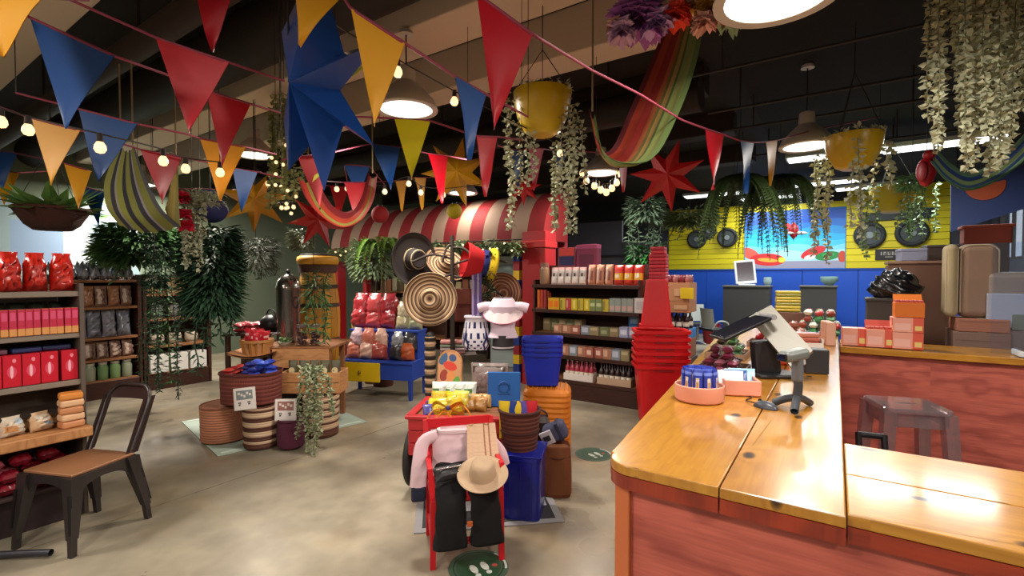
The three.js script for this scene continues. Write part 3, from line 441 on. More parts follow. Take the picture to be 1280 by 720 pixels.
{ // a jar and two boxes standing at the upper left
  const p = V(gx(675), gy[4] + 0.001, GZ - 0.12), j = thing('spice_jar', 'tall brown jar at the corner of the top shelf', 'jar', p); part('body', lathe([[0.001, 0], [0.06, 0], [0.065, 0.02], [0.065, 0.2], [0.05, 0.23], [0.05, 0.25]], 18), glossy(0x8a6a50), j); part('lid', cyl(0.055, 0.055, 0.05, 16, 0, 0.27, 0), M(0x7a5646, 0.5), j);
  const b1 = thing('boxed_game', 'red and navy box standing above the silvery packs', 'box', V(gx(697), gy[4] + 0.001, GZ - 0.3), 0); part('carton', rbox(0.27, 0.5, 0.1, 0.004, 0, 0.25, 0), M(0x7d3444, 0.5), b1); part('window', box(0.22, 0.12, 0.004, 0, 0.32, 0.052), M(0x2a2a58, 0.4), b1); part('band', box(0.22, 0.1, 0.004, 0, 0.44, 0.052), M(0xc93a30, 0.5), b1);
  const b2 = thing('boxed_game', 'magenta box standing beside the red and navy box', 'box', V(gx(723), gy[4] + 0.001, GZ - 0.3), 0); part('carton', rbox(0.29, 0.53, 0.14, 0.004, 0, 0.265, 0), M(0x7e2148, 0.45), b2); part('front_print', box(0.2, 0.24, 0.004, 0, 0.28, 0.072), M(0x5e1236, 0.45), b2); part('lid_band', box(0.294, 0.05, 0.144, 0, 0.5, 0), M(0x9a3a66, 0.45), b2);
}
const boxMats = [packPrint('#d9a520', ['#e8731a', 8, 14, 46, 36]), packPrint('#c9b43a', ['#8f8a4a', 8, 8, 20, 48]), packPrint('#b5443e', ['#e0a090', 10, 10, 16, 40]), packPrint('#d4bb1e', ['#f0df7a', 20, 8, 24, 46]), packPrint('#7f8d56', ['#c6cfa2', 8, 20, 48, 18])];
rowOf(10, 684, 760, gy[3], GZ - 0.08, (p, s, i) => { const o = thing('tea_box', `little ${['orange', 'orange', 'olive', 'red', 'lemon', 'olive', 'lemon', 'green', 'green', 'olive'][i]} tea box, ${ORD[i]} from the sweet tube rack`, 'box', p, 0, 'tea boxes on the second shelf'); part('carton', rbox(s * 0.96, 0.15, 0.12, 0.003, 0, 0.075, 0), boxMats[[0, 0, 1, 2, 3, 1, 3, 4, 4, 1][i]], o); part('flap', box(s * 0.9, 0.006, 0.11, 0, 0.152, 0), M(0xb79a3a, 0.6), o); });
rowOf(4, 761, 791, gy[3], GZ - 0.08, (p, s, i) => { const o = thing('grey_carton', `pale grey green carton, ${ORD[i]} after the tea boxes`, 'box', p, 0, 'pale cartons on the second shelf'); part('carton', rbox(s * 0.97, 0.17, 0.15, 0.004, 0, 0.085, 0), M(0x92a09a, 0.6), o); part('print', box(s * 0.8, 0.06, 0.004, 0, 0.05, 0.076), M(0xc4a8a0, 0.6), o); });
{ const o = thing('white_carton', 'white carton at the second shelf end', 'box', V(gx(800), gy[3] + 0.001, GZ - 0.08)); part('carton', rbox(0.15, 0.18, 0.14, 0.004, 0, 0.09, 0), M(0xcfd2d0, 0.6), o); part('print', box(0.1, 0.1, 0.004, 0, 0.09, 0.071), M(0xb4bcc0, 0.6), o);
  const t = thing('tinned_sweets', 'orange and red sweet tube rack beside the tea boxes', 'rack', V(gx(676), gy[3] + 0.001, GZ - 0.1)); part('tray', rbox(0.16, 0.02, 0.2, 0.004, 0, 0.01, 0), M(0x7a3a24, 0.6), t); for (let i = 0; i < 3; i++) for (let k = 0; k < 3; k++) part('tube', cyl(0.024, 0.024, 0.24 - k * 0.02, 12, -0.05 + i * 0.05, 0.14 - k * 0.01, 0.06 - k * 0.055), M([0xc9661e, 0xb33a2a, 0x8f2b33][(i + k) % 3], 0.5), t); }
const smallMats = [packPrint('#8d7f5e', ['#b8ab84', 8, 8, 44, 20]), packPrint('#6d7350', ['#9aa078', 10, 22, 40, 26]), packPrint('#a6745c', ['#d2a78c', 6, 8, 30, 40]), packPrint('#9d5a4a', ['#e3c0b0', 14, 16, 34, 30]), packPrint('#7f8894', ['#b9bfcf', 8, 10, 44, 36]), packPrint('#9aa2c4', ['#d2d7ea', 8, 18, 48, 28])];
rowOf(5, 668, 718, gy[2], GZ - 0.3, (p, s, i) => single('soup_carton', rbox(s * 0.97, 0.17, 0.14, 0.004, 0, 0.085, 0), smallMats[i % 2], `olive soup carton, ${ORD[i]} from the red kiosk post`, 'carton', p, 0, 'olive soup cartons'));
rowOf(7, 690, 772, gy[2], GZ - 0.09, (p, s, i) => single('stock_cube_box', rbox(s * 0.97, 0.11, 0.1, 0.004, 0, 0.055, 0), smallMats[[2, 2, 3, 4, 0, 1, 0][i]], `small box in front on the third shelf, ${ORD[6 - i]} from the lilac boxes`, 'box', p, 0, 'small boxes on the third shelf'));
rowOf(2, 773, 795, gy[2], GZ - 0.09, (p, s, i) => single('lilac_box', rbox(s * 0.97, 0.13, 0.12, 0.004, 0, 0.065, 0), smallMats[5], i ? 'lilac box at the outer end of the third shelf' : 'lilac box touching the small tan boxes', 'box', p, 0, 'lilac boxes on the third shelf'));
{ const o = thing('blue_carton', 'bright blue carton stacked above the lilac boxes', 'carton', V(gx(790), gy[2] + 0.001, GZ - 0.3)); part('carton', rbox(0.25, 0.28, 0.16, 0.004, 0, 0.14, 0), M(0x3f86c2, 0.5), o); part('print', box(0.2, 0.08, 0.004, 0, 0.2, 0.081), M(0x9cc9e8, 0.5), o); part('print', box(0.1, 0.05, 0.004, 0.03, 0.12, 0.081), M(0xc9503a, 0.5), o); }
rowOf(9, 690, 786, gy[1], GZ - 0.11, (p, s, i) => single('sweet_carton', rbox(s * 0.97, 0.13, 0.16, 0.004, 0, 0.065, 0), smallMats[[3, 2, 4, 2, 3, 3, 2, 4, 0][i]], `small carton on the fourth shelf, ${ORD[8 - i]} from the red shopping baskets`, 'carton', p, 0, 'cartons on the fourth shelf'));
{
  const crate = (px0, px1, mat, body, cap, label, group, lab2) => { const a = gx(px0), b = gx(px1), w = b - a, p = V((a + b) / 2, gy[0] + 0.001, GZ - 0.12);
    const o = thing('bottle_tray', lab2, 'tray', p); part('tray', merged(box(w, 0.01, 0.2, 0, 0.005, 0), box(w, 0.085, 0.008, 0, 0.0425, 0.1), box(w, 0.085, 0.008, 0, 0.0425, -0.1), box(0.008, 0.085, 0.2, -w / 2, 0.0425, 0), box(0.008, 0.085, 0.2, w / 2, 0.0425, 0)), mat, o);
    for (let i = 0; i < 6; i++) for (const k of [0, 1]) bottle(V(a + w * (i + 0.5) / 6, p.y + 0.011, p.z + 0.05 - k * 0.09), 0.24, w / 13, body, cap, label, group); };
  crate(704, 740, M(0xd9cfc8, 0.6), glossy(0xa83248), M(0xb9a9a6, 0.4), 'pink drink bottle with pale cap in the white tray', 'pink bottles', 'white tray of pink bottles on the bottom shelf');
  crate(746, 788, M(0xb79a80, 0.6), glossy(0x2a1618), M(0x3a2022, 0.4), 'dark drink bottle with brown cap in the tan tray', 'dark bottles', 'tan tray of dark bottles on the bottom shelf');
}
// ---------- red stacked baskets ----------
const redPlastic = M(0xc10d16, 0.38), bluePlastic = M(0x1d2fa8, 0.4), orangePlastic = M(0xd47a12, 0.45);
{
  const p = V(-1.6, 0.001, -5.33), geo = tubShape(0.27, 0.2, [[0.001, 0.01], [0.74, 0.01], [0.76, 0.0], [0.8, 0.0], [1.0, 0.6], [1.1, 0.6], [1.1, 0.635], [1.02, 0.635], [0.97, 0.62], [0.76, 0.03], [0.001, 0.03]], 6, 32);
  for (let i = 0; i < 6; i++) { const o = thing('shopping_basket', i === 5 ? 'red shopping basket topmost of the nested stack' : `red shopping basket, ${ORD[i]} from the floor in the nested stack`, 'basket', V(p.x, p.y + i * 0.075, p.z), 0.5, 'red nested shopping baskets'); part('body', geo, redPlastic, o); part('handle_slot', rbox(0.2, 0.018, 0.012, 0.004, 0, 0.585, 0.205), M(0x8f0a12, 0.5), o); }
  const u = thing('shopping_basket', 'red basket standing upright on end in the stack', 'basket', V(p.x - 0.05, 1.04, p.z + 0.0), 0.35); part('body', tubShape(0.17, 0.1, [[0.001, 0], [1, 0], [0.98, 0.03], [0.66, 0.5], [0.62, 0.52], [0.001, 0.52]], 6, 28), redPlastic, u); part('rim', tubShape(0.185, 0.115, [[0.9, 0], [1, 0], [1, 0.025], [0.9, 0.025]], 6, 28), redPlastic, u);
  const PX = ZP(823, 400, GZ - 0.2).x; { const pd = thing('red_pedestal', 'slim red pedestal holding the thin red trays', 'pedestal', V(PX, 0.001, GZ - 0.2)); part('column', rbox(0.18, gy[4] - 0.04, 0.16, 0.01, 0, (gy[4] - 0.04) / 2, 0), redPlastic, pd); part('top_plate', rbox(0.2, 0.036, 0.18, 0.006, 0, gy[4] - 0.02, 0), redPlastic, pd); }
  for (let i = 0; i < 11; i++) single('red_tray', rbox(0.2 - (i > 8 ? 0.04 : 0), 0.04, 0.18, 0.01, 0, 0.02, 0), M(i % 2 ? 0xc22a3a : 0xa81f30, 0.45), i === 10 ? 'thin red tray topmost of the pedestal stack' : `thin red tray, ${ORD[i]} from the bottom of the pedestal stack`, 'tray', V(PX, gy[4] + 0.002 + i * 0.042, GZ - 0.2), 0.1, 'stack of thin red trays');
}
{ // stepped wall of cases beside the red baskets
  const bx = -1.72, bz = -6.5, kraft = M(0xa8734c, 0.7), o = thing('case_stand', 'brown stand stacked with bottle cases behind the red baskets', 'stand', V(bx, 0, bz), 0);
  part('base', metres(rbox(0.4, 0.55, 0.45, 0.006, 0, 0.275, 0)), darkWood, o);
  const lay = [[0.552, 0.24, 0x8a5a3c], [0.795, 0.1, 0x2f76b8], [1.12, 0.14, 0xb07a54], [1.265, 0.2, 0xb5825c]];
  const mk = (y, h, c, lab) => { const t = thing('bottle_case', lab, 'case', V(bx, y, bz), 0); part('carton', rbox(0.37, h, 0.4, 0.005, 0, h / 2, 0), M(c, 0.65), t); part('print', box(0.16, h * 0.4, 0.004, 0.08, h * 0.5, 0.202), M(0xc9a27c, 0.6), t); return t; };
  mk(0.552, 0.24, 0x8a5a3c, 'brown bottle case at the foot of the case pile'); mk(0.794, 0.12, 0x2f76b8, 'blue case in the pile behind red baskets'); mk(1.13, 0.14, 0xb07a54, 'tan case resting on dark bottles'); mk(1.272, 0.24, 0xb5825c, 'tan case at the top of the case pile');
  for (let i = 0; i < 4; i++) for (const k of [0, 1]) bottle(V(bx - 0.13 + i * 0.088, 0.916, bz + 0.13 - k * 0.2), 0.213, 0.038, glossy(0x30181c), M(0xc9b0b4, 0.4), 'dark bottle standing on the blue case', 'bottles on the blue case');
  for (let i = 0; i < 5; i++) for (const k of [0, 1]) single('sauce_jar', lathe([[0.001, 0], [0.038, 0], [0.04, 0.05], [0.03, 0.07], [0.03, 0.1], [0.001, 0.1]], 12), glossy(i % 2 ? 0x7a2230 : 0xa86a6c), 'small red sauce jar on the topmost case', 'jar', V(bx - 0.15 + i * 0.076, 1.514, bz + 0.13 - k * 0.12), 0, 'sauce jars on the topmost case');
  for (const [y, x] of [[1.38, 0.21], [0.42, 0.19]]) { const t = single('price_tag', rbox(0.16, 0.14, 0.006, 0.002), M(0xd9bf1c, 0.6), y > 1 ? 'yellow price tag beside the topmost case' : 'yellow price tag low on the case stand', 'tag', V(bx + x - 0.05, y, bz + 0.208 + (y < 1 ? 0.022 : 0)), 0.05); }
}
// ---------- floor mat, child chair with costume, cart ----------
{
  const a = HY(517, 668), b = HY(706, 653), e = b.clone().sub(a), w = e.length(), t = Math.atan2(-e.z, e.x), c = a.clone().lerp(b, 0.5), n = V(-Math.sin(t) * -1, 0, 0);
  const o = thing('display_mat', 'black floor mat with grey border and white panel', 'mat', V(c.x, 0.001, c.z), t), dp = 1.5;
  part('border', rbox(w, 0.008, dp, 0.003, 0, 0.004, -dp / 2), M(0x8f8f90, 0.7), o); part('field', box(w - 0.1, 0.004, dp - 0.1, 0, 0.0095, -dp / 2), M(0x2e2f33, 0.8), o); part('panel', box(w - 0.34, 0.003, dp - 0.4, 0.1, 0.0125, -dp / 2 - 0.02), M(0xb9bcc0, 0.7), o, undefined, undefined, 'white panel');
}
{
  const a = HY(541, 711), b = HY(627, 699), e = b.clone().sub(a), w = e.length(), t = Math.atan2(-e.z, e.x), c = a.clone().lerp(b, 0.5), ba = V(Math.sin(t), 0, Math.cos(t));   // ba: towards the viewer
  const org = c.clone().addScaledVector(ba, -0.17); org.y = 0.001;
  const o = thing('child_chair', 'small red painted wooden chair wearing a folk costume', 'chair', org, t), rw = M(0xc00d1c, 0.4), S = 0.36, hw = w / 2;
  for (const s of [-1, 1]) { part('leg', taper(V(s * (hw - 0.005), S + 0.02, 0.15), V(s * hw, 0, 0.17), 0.036, 0.03), rw, o); part('leg', taper(V(s * hw, S, -0.15), V(s * hw, 0, -0.19), 0.036, 0.03), rw, o); part('back_post', taper(V(s * (hw + 0.015), 0.7, -0.24), V(s * hw, S, -0.15), 0.03, 0.036), rw, o); part('side_rail', bar(V(s * hw, 0.14, 0.15), V(s * hw, 0.14, -0.16), 0.011), rw, o); part('arm_rest', rbox(0.03, 0.02, 0.34, 0.006, s * (hw + 0.01), 0.53, -0.03), rw, o); part('arm_post', taper(V(s * (hw + 0.01), 0.53, 0.13), V(s * (hw - 0.005), S, 0.15), 0.026, 0.03), rw, o); }
  part('seat', rbox(w + 0.02, 0.025, 0.34, 0.008, 0, S, 0), rw, o); part('front_rail', bar(V(-hw, 0.135, 0.16), V(hw, 0.135, 0.16), 0.012), rw, o); part('front_rail', bar(V(-hw, 0.115, 0.16), V(hw, 0.115, 0.16), 0.008), rw, o);
  for (const y of [0.68, 0.56, 0.46]) part('back_slat', rbox(w + 0.02, 0.06, 0.015, 0.005, 0, y, -0.15 - (y - S) * 0.25), rw, o);
  const at = (x, y, z) => V(x, y, z).applyAxisAngle(V(0, 1, 0), t).add(org);
  const cloth = M(0xdcbcc4, 0.9), black = M(0x08060a, 0.95);
  // blouse over the back of the chair
  const bl = thing('folk_blouse', 'pale pink blouse draped over the red chair back', 'blouse', at(-0.03, 0.40, -0.1), t);
  const torso = bagShape(0.3, 0.28, 0.1, 0.18); part('body', torso, cloth, bl); part('collar', tubShape(0.11, 0.045, [[0.85, 0], [1.0, 0], [1.05, 0.02], [0.9, 0.022]], 3, 24), M(0xe2c7cc, 0.9), bl, V(0, 0.262, 0.005));
  const sleeve = (pts, w) => sheet((u, v) => { const cv = new THREE.CatmullRomCurve3(pts), p = cv.getPoint(v), q = cv.getTangent(v), sd = V(-q.y, q.x, 0).normalize(), A = u * 6.2832, ww = w * (0.8 + 0.35 * v) * (1 + 0.06 * Math.sin(A * 3 + v * 11)); return p.addScaledVector(sd, Math.cos(A) * ww).add(V(0, 0, Math.sin(A) * 0.022)); }, 18, 14);
  part('sleeve', sleeve([V(-0.11, 0.25, 0), V(-0.19, 0.22, 0.02), V(-0.222, 0.12, 0.05), V(-0.228, -0.03, 0.06)], 0.042), cloth, bl); part('sleeve', sleeve([V(0.11, 0.25, 0), V(0.2, 0.2, 0.03), V(0.25, 0.13, 0.05), V(0.275, 0.05, 0.06)], 0.042), cloth, bl); part('cuff', rbox(0.085, 0.09, 0.05, 0.015, -0.228, -0.07, 0.06), M(0x1a2038, 0.8), bl, undefined, undefined, 'navy cuff');
  // trousers folded over the seat, knees falling in front
  const tr = thing('black_trousers', 'black trousers sitting on the red chair, legs hanging', 'trousers', at(0, 0.375, 0), t);
  const leg = (s) => sheet((u, v) => { const A = u * 6.2832, P = [V(s * 0.078, 0.03, -0.08), V(s * 0.085, 0.035, 0.03), V(s * 0.09, 0.03, 0.12), V(s * 0.094, -0.012, 0.19), V(s * 0.098, -0.1, 0.21), V(s * 0.1, -0.19, 0.215), V(s * 0.104, -0.265, 0.215)], k = new THREE.CatmullRomCurve3(P), p = k.getPoint(v), q = k.getTangent(v), up = V(0, q.z, -q.y), wv = 1 + 0.05 * Math.sin(A * 4 + v * 7) + 0.04 * Math.sin(v * 22 + A * 2), end = v > 0.999 ? 0.02 : 1, ca = Math.cos(A), sa = Math.sin(A); return p.add(V(Math.sign(ca) * Math.pow(Math.abs(ca), 0.6) * (0.078 + 0.012 * v) * wv * end, 0, 0)).addScaledVector(up, Math.sign(sa) * Math.pow(Math.abs(sa), 0.75) * 0.036 * wv * end); }, 20, 22);
  for (const s of [-1, 1]) part('trouser_leg', leg(s), black, tr); part('waist', rbox(0.33, 0.12, 0.14, 0.05, 0, 0.06, -0.06, 4), black, tr); part('sash_emblem', rbox(0.03, 0.03, 0.01, 0.004, -0.005, -0.09, 0.29), M(0xb5561c, 0.6), tr, undefined, undefined, 'small orange emblem');
  // beige poncho strip
  const pm = new THREE.MeshStandardMaterial({ map: print(128, 128, (c) => { c.fillStyle = '#ecc8a6'; c.fillRect(0, 0, 128, 128); c.fillStyle = '#8a4a30'; c.fillRect(72, 0, 6, 128); c.fillRect(94, 0, 6, 128); for (let i = 0; i < 400; i++) { c.fillStyle = i % 2 ? 'rgba(255,235,210,.18)' : 'rgba(120,70,40,.12)'; c.fillRect(0, (i * 37) % 128, 128, 1); } }), roughness: 0.95, side: THREE.DoubleSide });
  const po = thing('striped_poncho', 'beige shawl with two brown stripes hanging over the blouse', 'shawl', at(0.115, 0.40, -0.02), t);
  part('front', sheet((u, v) => V((u - 0.5) * (0.17 + 0.04 * (1 - v)), -0.02 + v * 0.33, 0.035 + 0.09 * Math.pow(1 - v, 2) - 0.07 * v + 0.006 * Math.sin(u * 12 + v * 3)), 16, 14), pm, po); part('back', sheet((u, v) => V((u - 0.5) * 0.17, 0.31 - v * 0.22, -0.035 - 0.115 * v + 0.006 * Math.sin(u * 11)), 12, 6), pm, po);
  // hat on the lap
  const straw = weave(0xf0cda8, 60, 20, 0.002, 0.85);
  const hat = thing('straw_hat', 'cream felt brimmed hat resting on the black trousers', 'hat', at(0.085, 0.485, 0.17), t); hat.rotation.order = 'YXZ'; hat.rotation.x = 0.36; hat.rotation.z = 0.08;
  part('brim', lathe([[0.075, 0.004], [0.11, 0.0], [0.14, 0.012], [0.143, 0.017], [0.14, 0.02], [0.11, 0.008], [0.075, 0.012]], 40), straw, hat); part('crown', lathe([[0.078, 0.004], [0.074, 0.04], [0.064, 0.078], [0.045, 0.092], [0.015, 0.088], [0.001, 0.085]], 36), straw, hat);
  const pu = thing('black_pouch', 'black pouch with silver zip beside the hat', 'pouch', at(-0.09, 0.475, 0.15), t + 0.25); part('body', bagShape(0.17, 0.09, 0.05).rotateX(-1.0), M(0x141317, 0.5), pu); part('zip', rbox(0.15, 0.008, 0.006, 0.002, 0, 0.055, -0.03), chrome, pu);
}
const CARTP = W(583, 600, 3.74); CARTP.y = 0.013; const CT2 = YAW - 0.1, CH = 0.6;
{
  const o = thing('market_cart', 'red wooden market cart on dark wheels loaded with souvenirs', 'cart', CARTP, CT2), rw = M(0xb3242a, 0.45), w = 0.68, d = 0.7;
  for (const z of [-1, 1]) for (let k = 0; k < 3; k++) part('side_plank', rbox(w, 0.085, 0.02, 0.005, 0, 0.36 + k * 0.09, z * d / 2), rw, o);
  for (const x of [-1, 1]) for (let k = 0; k < 3; k++) part('end_plank', rbox(0.02, 0.085, d, 0.005, x * w / 2, 0.36 + k * 0.09, 0), rw, o);
  part('rim', merged(rbox(w + 0.05, 0.025, 0.06, 0.006, 0, 0.59, d / 2), rbox(w + 0.05, 0.025, 0.06, 0.006, 0, 0.59, -d / 2), rbox(0.06, 0.025, d, 0.006, w / 2, 0.59, 0), rbox(0.06, 0.025, d, 0.006, -w / 2, 0.59, 0)), rw, o); part('deck', metres(box(w - 0.02, 0.02, d - 0.02, 0, 0.575, 0)), brownWood, o);
  for (const [x, z] of [[-0.36, 0.1], [0.36, 0.1]]) { const k = part('wheel', new THREE.TorusGeometry(0.2, 0.03, 10, 32).rotateY(Math.PI / 2), M(0x1e1a1a, 0.7), o, V(x + Math.sign(x) * 0.02, 0.23, z)); part('disc', cyl(0.19, 0.19, 0.025, 28).rotateZ(Math.PI / 2), M(0x2a2424, 0.7), k); part('hub', cyl(0.035, 0.035, 0.07, 14).rotateZ(Math.PI / 2), rw, k); }
  part('axle', cyl(0.015, 0.015, 0.74, 10, 0, 0, 0).rotateZ(Math.PI / 2).translate(0, 0.23, 0.1), blackMetal, o); for (const [x, z] of [[-0.29, -0.3], [0.29, -0.3], [-0.29, 0.3], [0.29, 0.3]]) part('leg', taper(V(x, 0.33, z), V(x, 0, z), 0.05, 0.04), rw, o);
}
const onCart = (px, py) => { const p = HY(px, py, CH); p.y = CH + CARTP.y - 0.012; return p; };
{
  for (let i = 0; i < 6; i++) { const p = onCart(540 + i * 7, 519 - (i % 2) * 5); single('yellow_snack_bag', bagShape(0.12, 0.12, 0.06, 0.25), glossy([0xd8c21e, 0xc9a81a, 0xe2d24a][i % 3], 0.3), 'yellow snack bag at the front of the red cart', 'bag', V(p.x, p.y + (i % 2) * 0.03, p.z), CT2 + rr(-0.4, 0.4), 'yellow snack bags on the cart', rr(-0.6, -0.1)); }
  for (let i = 0; i < 4; i++) { const p = onCart(548 + i * 12, 505); single('white_green_bag', bagShape(0.14, 0.17, 0.08, 0.25), packPrint('#d6dcd2', ['#4f7f4a', 10 + i * 4, 20, 30, 14]), 'white and green snack bag behind the yellow ones', 'bag', p, CT2 + rr(-0.3, 0.3), 'white and green bags on the cart', -0.2); }
  for (let i = 0; i < 2; i++) { const p = onCart(536 + i * 6, 521 - i * 7); single('purple_packet', bagShape(0.08, 0.09, 0.04, 0.2), glossy(0x4a4490), 'purple packet at the cart corner', 'packet', p, CT2 + 0.4 + i, 'purple packets', -0.5); }
  for (let i = 0; i < 4; i++) { const p = onCart(588 + i * 6, 514 - (i % 2) * 5); single('gold_sweet_bag', bagShape(0.1, 0.1, 0.06, 0.25), glossy([0xa5763a, 0xc29a5a][i % 2], 0.3), 'gold coloured sweet bag in the middle of the cart', 'bag', p, CT2 + rr(-0.4, 0.4), 'gold bags on the cart', -0.35); }
  const tp = onCart(562, 497); const tray = thing('painted_tray', 'tall rounded wooden tray painted with fruit', 'tray', tp, CT2 + 0.1); tray.rotation.order = 'YXZ'; tray.rotation.x = -0.16;
  const fruit = new THREE.MeshStandardMaterial({ map: print(128, 220, (c) => { c.fillStyle = '#c99264'; c.fillRect(0, 0, 128, 220); const blob = (col, x, y, r, q = r) => { c.fillStyle = col; c.beginPath(); c.ellipse(x, y, r, q, 0.3, 0, 6.3); c.fill(); }; blob('#3c5f86', 24, 30, 26, 34); blob('#39507e', 80, 30, 22, 18); blob('#d0402c', 66, 70, 40, 22); blob('#9a3a2c', 30, 116, 22, 30); blob('#d98a4a', 70, 120, 24, 26); blob('#5f9a3a', 100, 160, 22, 40); blob('#b51e36', 54, 196, 34, 20); blob('#e2b070', 22, 165, 18, 20); }), roughness: 0.5 });
  const ts = new THREE.Shape(); ts.moveTo(-0.1, 0); ts.lineTo(0.1, 0); ts.lineTo(0.1, 0.28); ts.absarc(0, 0.28, 0.1, 0, Math.PI); ts.lineTo(-0.1, 0); part('board', extrude(ts, 0.014, 0.004), paleWood, tray, V(0, 0.004, 0)); const fg = new THREE.ShapeGeometry(ts, 16), fp = fg.attributes.position, fu = fg.attributes.uv; for (let i = 0; i < fp.count; i++) fu.setXY(i, fp.getX(i) / 0.2 + 0.5, fp.getY(i) / 0.38); part('painting', fg.scale(0.92, 0.95, 1), fruit, tray, V(0, 0.01, 0.0195), undefined, 'fruit painting');
  const cp = onCart(612, 500); const cb = thing('clear_gift_bag', 'clear cellophane bag of red sweets', 'bag', cp, CT2); part('cellophane', bagShape(0.3, 0.3, 0.16, 0.15), new THREE.MeshPhysicalMaterial({ color: 0xe8d6d2, roughness: 0.12, transmission: 0.75, thickness: 0 }), cb); part('sweets', merged(...Array.from({ length: 26 }, (_, i) => rbox(0.05, 0.035, 0.04, 0.012).rotateY(rr(0, 3)).rotateX(rr(-0.5, 0.5)).translate(-0.09 + (i % 5) * 0.045, 0.05 + Math.floor(i / 5) * 0.032, rr(-0.025, 0.025)))), M(0x7c4038, 0.4), cb); part('card_header', rbox(0.26, 0.05, 0.012, 0.003, 0, 0.255, 0.03), M(0x4f4038, 0.6), cb);
  const bk = onCart(630, 508); const bo = thing('blue_gift_box', 'flat blue box with embossed emblem standing on the cart', 'box', bk, CT2 + 0.06); part('box', rbox(0.25, 0.26, 0.05, 0.005, 0, 0.13, 0).rotateX(-0.12), M(0x1257a0, 0.5), bo); part('emblem', merged(new THREE.TorusGeometry(0.04, 0.006, 8, 24).translate(0, 0.15, 0.012), rbox(0.09, 0.014, 0.008, 0.003, 0, 0.1, 0.014), rbox(0.07, 0.012, 0.008, 0.003, 0, 0.175, 0.011)), M(0x164c8c, 0.45), bo);
  // ribbons: a striped bow with orange hoops
  const rp = onCart(563, 527); const rb = thing('ribbon_bow', 'tricolour bow with orange ribbon hoops on the cart edge', 'ribbon', V(rp.x, rp.y + 0.0, rp.z), CT2), orange = M(0xe08a1e, 0.6);
  const hoop = (x, r, h) => tube([V(x - r, -0.05, 0.05), V(x - r * 0.8, h * 0.6, 0.06), V(x, h, 0.05), V(x + r * 0.8, h * 0.6, 0.06), V(x + r, -0.05, 0.05)], 0.006, 24, 6); part('hoop', hoop(-0.06, 0.09, 0.1), orange, rb); part('hoop', hoop(0.08, 0.08, 0.13), orange, rb); part('hoop', hoop(-0.03, 0.05, 0.08), orange, rb);
  const loop = (s, c) => part('bow_loop', sheet((u, v) => V(s * (0.01 + 0.1 * Math.sin(u * 3.14)), 0.11 + 0.035 * Math.sin(u * 6.28) + (v - 0.5) * 0.03, 0.06 + (v - 0.5) * 0.03), 12, 2), M(c, 0.6, { side: THREE.DoubleSide }), rb); loop(-1, 0xd9b01c); loop(1, 0xe08a1e); part('knot', ball(0.018, 0, 0.11, 0.06, 10), M(0x3b2f72, 0.6), rb);
}
